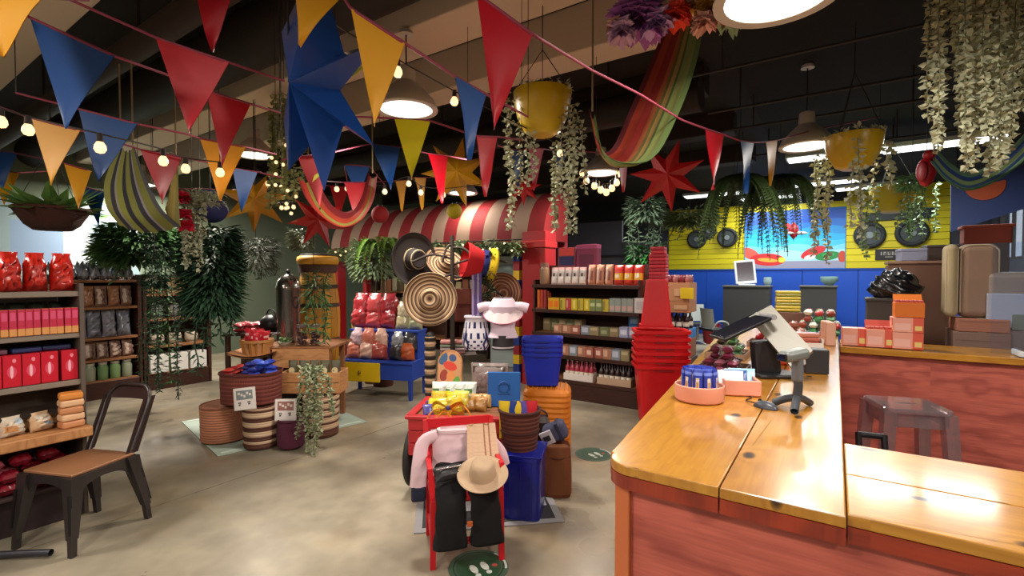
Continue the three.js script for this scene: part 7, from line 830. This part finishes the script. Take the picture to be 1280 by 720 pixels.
// ---------- hammocks ----------
function stripesTex(list) { return print(256, 8, (c) => { let x = 0; const T = list.reduce((a, b) => a + b[1], 0); for (const [col, w] of list) { c.fillStyle = col; c.fillRect(x, 0, w / T * 256 + 1, 8); x += w / T * 256; } }); }
function hammock(label, A, B, stripes, dA, dB, ties, into) {
  const cA = new THREE.CatmullRomCurve3(A.map(([x, y, k = 0]) => W(x, y, dA + k))), cB = new THREE.CatmullRomCurve3(B.map(([x, y, k = 0]) => W(x, y, dB + k))), org = into ? into.position : cA.getPoint(0), o = into || thing('hammock', label, 'hammock', org);
  const mt = new THREE.MeshStandardMaterial({ map: stripesTex(stripes), roughness: 0.9, side: THREE.DoubleSide });
  const face = (s) => sheet((u, v) => { const a = cA.getPoint(v), b = cB.getPoint(v), q = a.lerp(b, u); q.y += -0.05 * Math.sin(u * Math.PI) + 0.008 * Math.sin(u * 30) + s; return q.sub(org); }, 24, 28);
  part('cloth', face(0), mt, o); part('cloth_lining', face(-0.004), mt, o);
  for (const [v, u] of ties) { const p = cA.getPoint(v).lerp(cB.getPoint(v), u).sub(org); part('rope', bar(p, V(p.x, under(p.x + org.x, p.z + org.z) - org.y, p.z), 0.006, 6), M(0x8a7a5c, 0.8), o); }
  return o;
}
hammock('rainbow hammock cloth slung under the flower bunch', [[836, 20], [812, 80], [786, 140], [766, 184], [757, 190], [745, 172], [737, 136]], [[881, 14], [872, 70], [848, 140], [815, 196], [782, 202, 0.1], [755, 188, 0.3], [744, 142, 0.5]], [['#5e101c', 2], ['#9c3016', 3], ['#8a1c14', 3], ['#9a4a1e', 2], ['#5e5222', 1], ['#94763a', 2], ['#3f5424', 1], ['#727a3c', 4], ['#566a34', 2]], 2.95, 2.6, [[0, 0.2], [0, 0.8], [1, 0.5]]);
const greenHammock = hammock('green and charcoal striped hammock hanging by the left shelves', [[149, 180], [138, 205], [130, 232], [134, 260], [150, 282, 0.1]], [[168, 182], [176, 205], [188, 234], [204, 262], [226, 282, 0.1]], [['#7c7c3c', 3], ['#2e2c34', 2], ['#8a8478', 1], ['#7f8238', 3], ['#26262e', 2], ['#76783a', 3], ['#2e2c34', 2], ['#86808a', 1], ['#6f7034', 3], ['#4a4a50', 2]], 3.7, 3.6, [[0, 0.1], [0, 0.9]]);
hammock('khaki tail of the green hammock rising again', [[206, 262], [210, 248], [214, 226], [217, 200]], [[226, 282], [224, 262], [223, 236], [223, 202]], [['#86783c', 3], ['#6f6a38', 2]], 3.75, 3.8, [[1, 0.5]], greenHammock);
hammock('red and olive striped hammock hung above the barrel', [[372, 222], [384, 250], [404, 272], [428, 284], [450, 276], [466, 252], [472, 218]], [[398, 222], [406, 242], [418, 258], [432, 264], [444, 258], [454, 240], [460, 215]], [['#8a2418', 2], ['#b03424', 3], ['#8a8438', 2], ['#a83a24', 3], ['#7a1c20', 3]], 4.5, 4.9, [[0, 0.5], [1, 0.5]]);
hammock('green and blue striped hammock by the white vines', [[1162, 200], [1180, 222], [1206, 236], [1240, 228], [1285, 196], [1310, 160]], [[1172, 186, 0.3], [1190, 204, 0.3], [1212, 214, 0.3], [1244, 200, 0.3], [1285, 160, 0.3], [1310, 120, 0.3]], [['#4f7a54', 2], ['#7fa878', 2], ['#3a5a8a', 2], ['#8aa06a', 2], ['#2f4a86', 2], ['#6a8a6a', 2]], 3.6, 3.6, [[0, 0.5], [1, 0.5]]);
// ---------- trailing plants ----------
const PALE = [0.43, 0.44, 0.29], SAGE = [0.2, 0.27, 0.15], GREEN = [0.05, 0.13, 0.035], DEEP = [0.018, 0.055, 0.024], LIME = [0.2, 0.36, 0.06];
function strandGeo(pts, leaf, gap, col, spread = 1, wide = 0.68) {
  const L = new Leaves(), c = new THREE.CatmullRomCurve3(pts), len = c.getLength(), n = Math.ceil(len / gap), S = []; for (let i = 0; i <= 12; i++) S.push(c.getPoint(i / 12)); L.stem(S, leaf * 0.06, [col[0] * 0.5, col[1] * 0.5, col[2] * 0.4]);
  for (let i = 0; i < n; i++) { const p = c.getPoint(i / n); const a = i * 2.4 + rr(-0.4, 0.4); L.leaf(p, V(Math.cos(a) * spread, rr(-1.3, 0.5), Math.sin(a) * spread).normalize(), anyDir(), leaf * rr(0.6, 1.0), leaf * wide * rr(0.74, 1.25), col, 0.3); }
  return L.build();
}
function fall(o, px, py0, py1, d, leaf, gap, col, drift = 6, wide = 0.68) { const b = o.position, pts = []; const n = 5; let x = px; for (let i = 0; i <= n; i++) { pts.push(W(x, py0 + (py1 - py0) * i / n, d + rr(-0.03, 0.03)).sub(b)); x += rr(-drift, drift) * 0.5; } return part('vine', strandGeo(pts, leaf, gap, col, 1, wide), leafMat, o); }
function hangTo(o, y0, spread = 0) { const CEIL = under(o.position.x, o.position.z) + 0.002; for (const [x, z] of spread ? [[spread, 0], [-spread * 0.5, spread * 0.87], [-spread * 0.5, -spread * 0.87]] : [[0, 0]]) part('hanging_cord', bar(V(x, y0, z), V(0, Math.max(y0 + 0.3, CEIL - o.position.y - 0.4), 0), 0.003, 4), cordMat, o); part('hook_cord', bar(V(0, Math.max(y0 + 0.3, CEIL - o.position.y - 0.4), 0), V(0, CEIL - o.position.y - 0.002, 0), 0.004, 4), cordMat, o); }
function bowl(px, pyRim, d, R, h, label, strands, leaf, col, matHex = 0xd0ae04) {
  const c = W(px, pyRim, d); c.y -= h; const o = thing('hanging_bowl', label, 'planter', c); part('bowl', lathe([[0.001, 0], [R * 0.4, 0], [R * 0.62, h * 0.1], [R * 0.86, h * 0.42], [R * 0.97, h * 0.75], [R, h], [R * 0.96, h], [R * 0.9, h * 0.6], [R * 0.5, h * 0.15], [0.001, h * 0.12]], 36), glossy(matHex, 0.4), o); part('soil', cyl(R * 0.9, R * 0.88, 0.02, 28, 0, h * 0.82, 0), M(0x2a1c14, 0.95), o); hangTo(o, h, R * 0.96); const L = new Leaves(); for (let i = 0; i < 220; i++) { const a = rr(0, 6.28), r = R * Math.sqrt(rnd()); L.leaf(V(Math.cos(a) * r, h * 0.9 + rr(0, 0.05), Math.sin(a) * r), anyDir(-0.4), V(0, 1, 0.1), leaf, leaf * 0.5, col); } part('crown_leaves', L.build(), leafMat, o); for (const [x, y0, y1, k = 0] of strands) fall(o, x, y0, y1, d + k, leaf, leaf * 0.3, col); return o;
}
bowl(678, 116, 3.4, 0.206, 0.3, 'yellow hanging bowl trailing vines before the awning', [[634, 118, 210, -0.05], [640, 125, 285, -0.1], [637, 190, 288], [658, 165, 232, -0.1], [666, 168, 226, -0.12], [648, 150, 245], [702, 112, 250, -0.12], [712, 112, 292, -0.05], [718, 130, 294], [722, 140, 270], [726, 150, 240], [708, 170, 290], [695, 175, 288, 0.1], [700, 200, 290, 0.15], [690, 200, 285, 0.2]], 0.048, PALE);
bowl(1067, 170, 3.9, 0.205, 0.27, 'yellow hanging bowl trailing pale vines beside the cone lamp', [[1018, 195, 300, 0.5], [1024, 200, 320, 0.5], [1032, 190, 330, 0.4], [1036, 200, 290, 0.4], [1072, 172, 260, -0.2], [1066, 200, 285, -0.2], [1078, 210, 300, -0.2], [1108, 175, 235], [1114, 180, 230], [1096, 180, 250, 0.2]], 0.06, PALE);
bowl(1116, 234, 6.2, 0.25, 0.33, 'yellow hanging bowl trailing green vines before the wall cart', [[1078, 240, 310, -0.1], [1086, 250, 325, -0.2], [1094, 250, 300, -0.25], [1136, 236, 300, -0.1], [1142, 240, 296, 0], [1150, 245, 300, 0.1], [1128, 250, 285, -0.25], [1170, 230, 290, 0.2]], 0.07, [0.24, 0.34, 0.18], 0xc9ae06);
{ // pale curtain of vines at the right
  const c = W(1232, -62, 2.35), o = thing('hanging_vine_planter', 'pale leafy vine curtain hanging from a high planter', 'plant', c); part('pot', lathe([[0.001, 0], [0.2, 0], [0.27, 0.12], [0.27, 0.14], [0.25, 0.13], [0.001, 0.1]], 32), M(0xa86a34, 0.7), o); hangTo(o, 0.14, 0.25);
  for (const [x, y1, k] of [[1164, 150, 0], [1170, 190, 0.03], [1176, 170, -0.05], [1184, 110, 0.05], [1192, 60, 0.1], [1200, 165, -0.05], [1206, 190, -0.1], [1212, 215, -0.05], [1218, 205, 0], [1224, 160, 0.05], [1230, 170, -0.1], [1236, 218, 0], [1241, 212, 0.05], [1247, 200, -0.1], [1252, 150, 0.05], [1257, 205, 0], [1262, 190, 0.1], [1268, 170, -0.05], [1275, 140, 0.05], [1282, 120, 0], [1198, 90, 0.1], [1244, 120, 0.1], [1214, 120, 0.1], [1228, 90, 0.1]]) fall(o, x, -40, y1, 2.35 + k, 0.043, 0.0075, PALE, 5);
}
// leafy masses: cloud of leaves around a core, with a stem to what holds it
function bush(name, label, px, py, d, rx, ry, n, leaf, col, strands = [], hang = true, wide = 0.35) {
  const c = W(px, py, d), o = thing(name, label, 'plant', c); const L = new Leaves(); const rxm = rx * d / FOCAL, rym = ry * d / FOCAL;
  for (let i = 0; i < n; i++) { const v = anyDir(), k = Math.cbrt(rnd()); const p = V(v.x * rxm * k, v.y * rym * k, v.z * rxm * 0.7 * k); L.leaf(p, V(v.x, v.y * 0.4 - rr(0, 0.6), v.z).normalize(), V(0, 1, 0.1), leaf * rr(0.7, 1.3), leaf * wide, col); }
  for (let i = 0; i < 8; i++) { const v = anyDir(); L.stem([V(0, 0, 0), V(v.x * rxm * 0.8, v.y * rym * 0.8, v.z * rxm * 0.6)], 0.005, [col[0] * 0.4, col[1] * 0.3, col[2] * 0.4]); }
  part('foliage', L.build(), leafMat, o); if (hang === true) hangTo(o, 0); else if (hang === 'pot') { part('trunk', cyl(0.03, 0.04, c.y - 0.3, 8, 0, -(c.y - 0.3) / 2, 0), M(0x4a3420, 0.9), o); part('pot', lathe([[0.001, -c.y], [0.13, -c.y], [0.18, -c.y + 0.32], [0.16, -c.y + 0.32], [0.001, -c.y + 0.28]], 24), M(0x6a3a26, 0.8), o); }
  for (const [x, y0, y1, k = 0] of strands) fall(o, x, y0, y1, d + k, leaf * 0.9, leaf * 0.16, col, 10, 0.2); return o;
}
function frondPlant(name, label, px, py, d, n, len, col, droop, hang, leafW = 0.014, up = 0.5) {   // arching fronds with paired leaflets
  const c = W(px, py, d), o = thing(name, label, 'plant', c);
  for (let k = 0; k < n; k++) { const L = new Leaves(), a = k / n * 6.283 + rr(-0.3, 0.3), l = len * rr(0.7, 1.1), S = []; for (let i = 0; i <= 10; i++) { const t = i / 10; S.push(V(Math.cos(a) * l * 0.55 * Math.sin(t * 1.4), l * (up * t * (1 - t) * 1.6 - droop * t * t), Math.sin(a) * l * 0.55 * Math.sin(t * 1.4))); } L.stem(S, 0.004, [col[0] * 0.5, col[1] * 0.5, col[2] * 0.5]); const cv = new THREE.CatmullRomCurve3(S); for (let i = 2; i < 34; i++) { const t = i / 34, p = cv.getPoint(t), g = cv.getTangent(t), sd = V(-g.z, 0, g.x).normalize(); for (const s of [-1, 1]) L.leaf(p, sd.clone().multiplyScalar(s).addScaledVector(g, 0.7).add(V(0, -0.25, 0)).normalize(), V(0, 1, 0), l * 0.2 * (1.05 - t), leafW, col, 0.1); } part('frond', L.build(), leafMat, o); }
  if (hang) { part('pot', lathe([[0.001, -0.14], [0.09, -0.14], [0.13, 0.0], [0.115, 0.0], [0.001, -0.03]], 20), M(0x2a2420, 0.8), o); hangTo(o, 0, 0.12); } return o;
}
bush('vine_bush', 'dark green leafy mass atop the left shelving', 174, 306, 6.0, 54, 32, 2600, 0.15, GREEN, [[150, 320, 350], [205, 320, 480, -0.3], [192, 320, 440, -0.2]], true);
bush('vine_bush', 'bright green leaf tuft beside the waterfall picture', 128, 315, 6.3, 16, 18, 260, 0.12, LIME, [], true);
bush('vine_bush', 'curtain of thin dark vines before the pale hampers', 194, 350, 5.4, 14, 10, 200, 0.09, DEEP, [[182, 300, 470], [187, 300, 440, 0.05], [193, 300, 495, -0.1], [199, 310, 490, 0.05], [206, 310, 485, -0.1], [212, 310, 500, 0], [218, 330, 460, 0.1], [196, 320, 480, 0.15]], true);
bush('vine_bush', 'big dark hanging fern left of the steel urn', 264, 338, 5.1, 38, 80, 3800, 0.15, [0.026, 0.075, 0.034], [[240, 330, 425], [250, 330, 440, -0.1], [262, 330, 430, -0.1], [275, 330, 425, 0], [286, 330, 420, 0], [248, 380, 470, -0.1]], true, 0.22);
bush('vine_bush', 'grey green airy plant drooping over the urn', 320, 318, 5.3, 30, 32, 700, 0.1, [0.07, 0.09, 0.05], [[300, 300, 360], [330, 300, 350], [296, 290, 350], [345, 300, 345]], true, 0.15);
bush('vine_bush', 'round sage wreath above the yellow barrel', 376, 298, 5.6, 16, 17, 500, 0.08, [0.22, 0.27, 0.17], [], true, 0.35);
bush('vine_bush', 'thin green stems growing over the yellow barrel', 392, 360, 5.1, 16, 26, 150, 0.12, GREEN, [[385, 340, 420], [395, 335, 415], [404, 345, 425], [410, 340, 430]], true, 0.12);
frondPlant('palm', 'leafy bright green palm behind the candy stand', 478, 318, 7.0, 16, 0.85, LIME, 0.5, false, 0.05, 0.9);
bush('potted_tree', 'sage green potted tree behind the candy stand', 466, 322, 7.2, 34, 34, 1300, 0.12, SAGE, [[445, 320, 350], [455, 320, 355]], 'pot', 0.3);
{ const p = W(478, 318, 7.0); const o = scene.getObjectByName('palm'); part('trunk', cyl(0.03, 0.045, p.y - 0.28, 10, 0, -(p.y - 0.28) / 2, 0), M(0x4a3420, 0.9), o); part('pot', lathe([[0.001, -p.y], [0.14, -p.y], [0.19, -p.y + 0.34], [0.17, -p.y + 0.34], [0.001, -p.y + 0.3]], 24), M(0x5a3424, 0.8), o); }
{ // pearly garland of lit leaves before the big star, and the curly white vine beside the red blooms
  const c = W(350, 145, 5.0), o = thing('lit_garland', 'column of yellow green vine with fairy lights', 'plant', c); for (const x of [338, 344, 349, 354, 359, 364, 368, 372]) fall(o, x, 110 + rr(0, 30), rr(235, 268), 5.0 + rr(-0.15, 0.15), 0.07, 0.014, [0.3, 0.32, 0.12]); hangTo(o, 0); for (let i = 0; i < 12; i++) part('fairy_light', ball(0.018, 0, 0, 0, 8), bulbGlass, o, W(rr(338, 374), rr(170, 268), 4.85).sub(c));
  const c2 = W(240, 250, 4.6), o2 = thing('pale_hanging_vine', 'curly pale vine hanging by bright red blooms', 'plant', c2); for (const [x, y1] of [[232, 300], [237, 330], [242, 320], [247, 338], [252, 300], [228, 335]]) fall(o2, x, 248, y1, 4.6 + rr(-0.1, 0.1), 0.06, 0.012, [0.34, 0.36, 0.24]); { const L = new Leaves(); for (let i = 0; i < 260; i++) L.leaf(V(rr(-0.06, 0.4) , rr(-0.05, 0.06) - Math.abs(rr(0, 0.02)), rr(-0.1, 0.1)), anyDir(), V(0, 1, 0.1), 0.07, 0.03, [0.34, 0.36, 0.25]); part('crown_leaves', L.build(), leafMat, o2); } hangTo(o2, 0);
  for (const [x, y] of [[227, 247], [229, 268], [233, 282]]) { const q = W(x, y, 4.4).sub(c2), L = new Leaves(); for (let i = 0; i < 60; i++) { const v = anyDir(); L.leaf(q.clone(), v, V(0.3, 1, 0), 0.085, 0.07, [0.6, 0.01, 0.05]); } part('bloom', L.build(), leafMat, o2, undefined, undefined, 'red bloom'); }
  const c3 = W(264, 262, 4.9), o3 = thing('paper_lantern', 'dark navy ball lantern above the big fern', 'lantern', c3); part('globe', new THREE.SphereGeometry(0.15, 24, 16).scale(1, 0.9, 1), M(0x1f2458, 0.7), o3); part('cap', cyl(0.04, 0.04, 0.02, 14, 0, 0.135, 0), blackMetal, o3); hangTo(o3, 0.14);
  const c4 = W(475, 268, 5.6), o4 = thing('paper_lantern', 'crimson ball lantern above the palm', 'lantern', c4); part('globe', new THREE.SphereGeometry(0.1, 24, 16), M(0x8f0a16, 0.7), o4); part('cap', cyl(0.03, 0.03, 0.02, 14, 0, 0.1, 0), blackMetal, o4); hangTo(o4, 0.1);
  const c5 = W(568, 264, 5.6), o5 = thing('paper_lantern', 'small lemon lantern hung before the awning', 'lantern', c5); part('globe', new THREE.SphereGeometry(0.09, 20, 14), M(0xb5a414, 0.7), o5); part('cap', cyl(0.03, 0.03, 0.02, 14, 0, 0.09, 0), blackMetal, o5); hangTo(o5, 0.09);
}
{ // garland with fairy lights under the awning
  const a = ZP(535, 312, KZ + 0.18), b = ZP(650, 308, KZ + 0.18), c = a.clone().lerp(b, 0.5), o = thing('awning_garland', 'green garland with fairy lights under the striped awning', 'garland', c); const L = new Leaves(); for (let i = 0; i < 1500; i++) { const t = rnd(); const q = a.clone().lerp(b, t).sub(c).add(V(rr(-0.05, 0.05), rr(-0.16, 0.12) * (0.6 + 0.4 * Math.sin(t * 20)), rr(-0.1, 0.1))); L.leaf(q, anyDir(0.3), V(0, 1, 0.1), 0.09, 0.04, [0.17, 0.24, 0.11]); } part('foliage', L.build(), leafMat, o); part('rope', bar(a.clone().sub(c).add(V(0, 0.1, 0)), b.clone().sub(c).add(V(0, 0.1, 0)), 0.01), cordMat, o); for (let i = 0; i < 14; i++) part('fairy_light', ball(0.014, 0, 0, 0, 8), new THREE.MeshStandardMaterial({ color: 0xfff2c0, emissive: 0xffe9b0, emissiveIntensity: 3 }), o, a.clone().lerp(b, i / 14 + 0.03).sub(c).add(V(0, rr(-0.12, 0.08), 0.1)));
  const a2 = ZP(412, 318, KZ + 0.1), b2 = ZP(450, 316, KZ + 0.1), c2 = a2.clone().lerp(b2, 0.5), o2 = thing('awning_garland', 'short lit garland at the far awning end', 'garland', c2); const L2 = new Leaves(); for (let i = 0; i < 500; i++) { const q = a2.clone().lerp(b2, rnd()).sub(c2).add(V(0, rr(-0.12, 0.1), rr(-0.1, 0.1))); L2.leaf(q, anyDir(0.3), V(0, 1, 0.1), 0.1, 0.045, [0.18, 0.22, 0.1]); } part('foliage', L2.build(), leafMat, o2); part('rope', bar(a2.clone().sub(c2), b2.clone().sub(c2), 0.01), cordMat, o2); for (let i = 0; i < 6; i++) part('fairy_light', ball(0.018, 0, 0, 0, 8), bulbGlass, o2, a2.clone().lerp(b2, i / 6 + 0.05).sub(c2).add(V(0, rr(-0.06, 0.06), 0.12)));
}
bush('hanging_fern', 'grey green trailing plant right of the slate partition', 806, 262, 7.2, 22, 20, 700, 0.13, [0.12, 0.2, 0.13], [[786, 260, 320], [792, 260, 325], [799, 260, 330], [806, 260, 318], [813, 260, 335], [820, 260, 325], [826, 265, 315]], true, 0.3);
bush('hanging_fern', 'bright green leaf clump beneath the trailing plant', 806, 318, 7.4, 16, 14, 260, 0.2, [0.04, 0.22, 0.05], [], true, 0.4);
bush('hanging_fern', 'twining green vine with red lantern flower over yellow boards', 862, 272, 8.0, 34, 14, 900, 0.13, [0.16, 0.22, 0.09], [[838, 270, 310], [846, 270, 300], [870, 275, 305], [884, 275, 298], [900, 270, 290]], true, 0.35);
frondPlant('hanging_palm', 'dark drooping palm before the sky mural', 925, 222, 6.0, 36, 1.0, [0.06, 0.105, 0.03], 0.95, true, 0.045, 0.25);
frondPlant('hanging_palm', 'second dark drooping palm beside the mural', 975, 224, 6.2, 34, 0.95, [0.075, 0.125, 0.035], 0.85, true, 0.045, 0.3);
bush('hanging_fern', 'tall pale green vine fall between the yellow bowls', 1140, 228, 5.2, 12, 12, 240, 0.09, [0.16, 0.3, 0.12], [[1134, 220, 292], [1140, 220, 300], [1146, 215, 290], [1150, 215, 280]], true, 0.3);
{ // parrot ornament hung under the tube light
  const c = W(1158, 214, 4.6), o = thing('parrot_ornament', 'red parrot shaped ornament hanging under the tube light', 'ornament', c, YAW + 0.4), red = M(0xa00c1c, 0.5); part('body', lathe([[0.001, -0.15], [0.045, -0.12], [0.075, -0.02], [0.07, 0.06], [0.045, 0.11], [0.001, 0.14]], 20), red, o); part('wing', new THREE.SphereGeometry(1, 14, 10).scale(0.03, 0.1, 0.05), M(0x7a0a18, 0.5), o, V(-0.07, -0.01, 0)); part('head', ball(0.05, 0.0, 0.15, 0.02, 14), red, o); part('beak', new THREE.ConeGeometry(0.016, 0.045, 10).rotateX(2.2), M(0x2a2420, 0.5), o, V(0, 0.14, 0.075)); hangTo(o, 0.19);
  const p2 = ZP(992, 288, -12.2), o2 = thing('parrot_ornament', 'tiny red and white bird ornament before the mural', 'ornament', p2, 0.5); part('body', lathe([[0.001, -0.2], [0.07, -0.12], [0.1, 0.0], [0.08, 0.1], [0.001, 0.18]], 16), red, o2); part('wing', new THREE.SphereGeometry(1, 12, 8).scale(0.24, 0.04, 0.09), M(0xc9c2c0, 0.6), o2, V(0.06, -0.06, 0)); hangTo(o2, 0.17);
}
{ // flower bunch at the top, held where the hammock rope meets the ceiling
  const c = W(842, 2, 2.3), o = thing('flower_bunch', 'bunch of silk flowers in violet, red and peach above the hammock', 'flowers', c); const bloom = (px, py, r, col, n, k = 0) => { const q = W(px, py, 2.3 + k).sub(c), L = new Leaves(); for (let i = 0; i < n; i++) { const v = anyDir(), t = Math.sqrt(i / n); L.leaf(q.clone().addScaledVector(v, r * 0.25 * t), v, V(0.2, 1, 0.3), r * rr(0.6, 0.9), r * 0.85, col, 0.35); } part('bloom', L.build(), leafMat, o); };
  bloom(797, 26, 0.15, [0.4, 0.12, 0.42], 240); bloom(778, 40, 0.08, [0.55, 0.32, 0.5], 110, -0.05); bloom(820, 30, 0.09, [0.5, 0.3, 0.6], 90, -0.06); bloom(768, 33, 0.05, [0.7, 0.35, 0.25], 40, -0.04); bloom(845, 20, 0.08, [0.75, 0.05, 0.02], 110, -0.08); bloom(868, 6, 0.1, [0.8, 0.55, 0.4], 110, -0.02); bloom(885, 8, 0.09, [0.75, 0.4, 0.04], 90, -0.06); bloom(900, 16, 0.09, [0.75, 0.22, 0.2], 110, -0.04); bloom(880, 30, 0.07, [0.75, 0.4, 0.35], 70, -0.08); const L = new Leaves(); for (let i = 0; i < 60; i++) L.leaf(W(rr(895, 925), rr(4, 30), 2.3).sub(c), anyDir(), V(0, 1, 0), 0.08, 0.035, [0.25, 0.35, 0.2]); part('leaves', L.build(), leafMat, o); part('stem', merged(...[[797, 26], [845, 20], [868, 6], [885, 8], [900, 16], [778, 40], [880, 30], [910, 16]].map(([x, y]) => bar(V(0, 0.12, 0), W(x, y, 2.3).sub(c), 0.005, 5))), M(0x3a5a2c, 0.8), o); hangTo(o, 0.12);
}
{ // hanging brown basket with leafy plant at the left
  const c = W(66, 288, 4.6), o = thing('hanging_fibre_basket', 'brown fibre hanging basket with broad green leaves', 'planter', c); part('basket', lathe([[0.001, 0], [0.14, 0], [0.2, 0.05], [0.27, 0.17], [0.285, 0.2], [0.265, 0.2], [0.18, 0.08], [0.001, 0.06]], 32), weave(0x4e2010, 30, 8, 0.01), o); part('rim', new THREE.TorusGeometry(0.28, 0.015, 8, 36).rotateX(Math.PI / 2), weave(0x5a2814, 40, 2, 0.006), o, V(0, 0.2, 0)); hangTo(o, 0.2, 0.27); const L = new Leaves(); for (let i = 0; i < 90; i++) { const a = rr(0, 6.28); L.leaf(V(Math.cos(a) * 0.1, 0.18, Math.sin(a) * 0.1), V(Math.cos(a), rr(-0.1, 0.9), Math.sin(a)).normalize(), V(0, 1, 0.1), rr(0.25, 0.42), 0.11, [0.1, 0.21, 0.04], 0.15); } part('leaves', L.build(), leafMat, o);
}

{ // small trailing vine spilling from the crate over the striped basket
  const c = W(390, 468, 4.42), o = thing('trailing_crate_vine', 'pale trailing vine spilling from the wooden crate', 'plant', c); part('pot', lathe([[0.001, -0.05], [0.05, -0.05], [0.065, 0.03], [0.058, 0.03], [0.001, 0.02]], 18), M(0x5a4a3a, 0.8), o, V(0, 0.0, 0)); for (const [x, y0, y1, k] of [[376, 466, 548, 0], [381, 464, 566, -0.03], [386, 464, 540, -0.05], [391, 464, 560, -0.04], [396, 464, 545, -0.06], [401, 466, 530, -0.03], [406, 468, 522, 0.02], [411, 470, 515, 0.03], [384, 466, 520, -0.08], [394, 466, 568, -0.08]]) fall(o, x, y0, y1, 4.36 + k, 0.045, 0.009, [0.27, 0.3, 0.17], 6); { const L = new Leaves(); for (let i = 0; i < 160; i++) L.leaf(V(rr(-0.12, 0.12), rr(0, 0.06), rr(-0.06, 0.06)), anyDir(-0.2), V(0, 1, 0.1), 0.05, 0.03, [0.25, 0.29, 0.16]); part('crown_leaves', L.build(), leafMat, o); }
}
renderer.render(scene, camera);
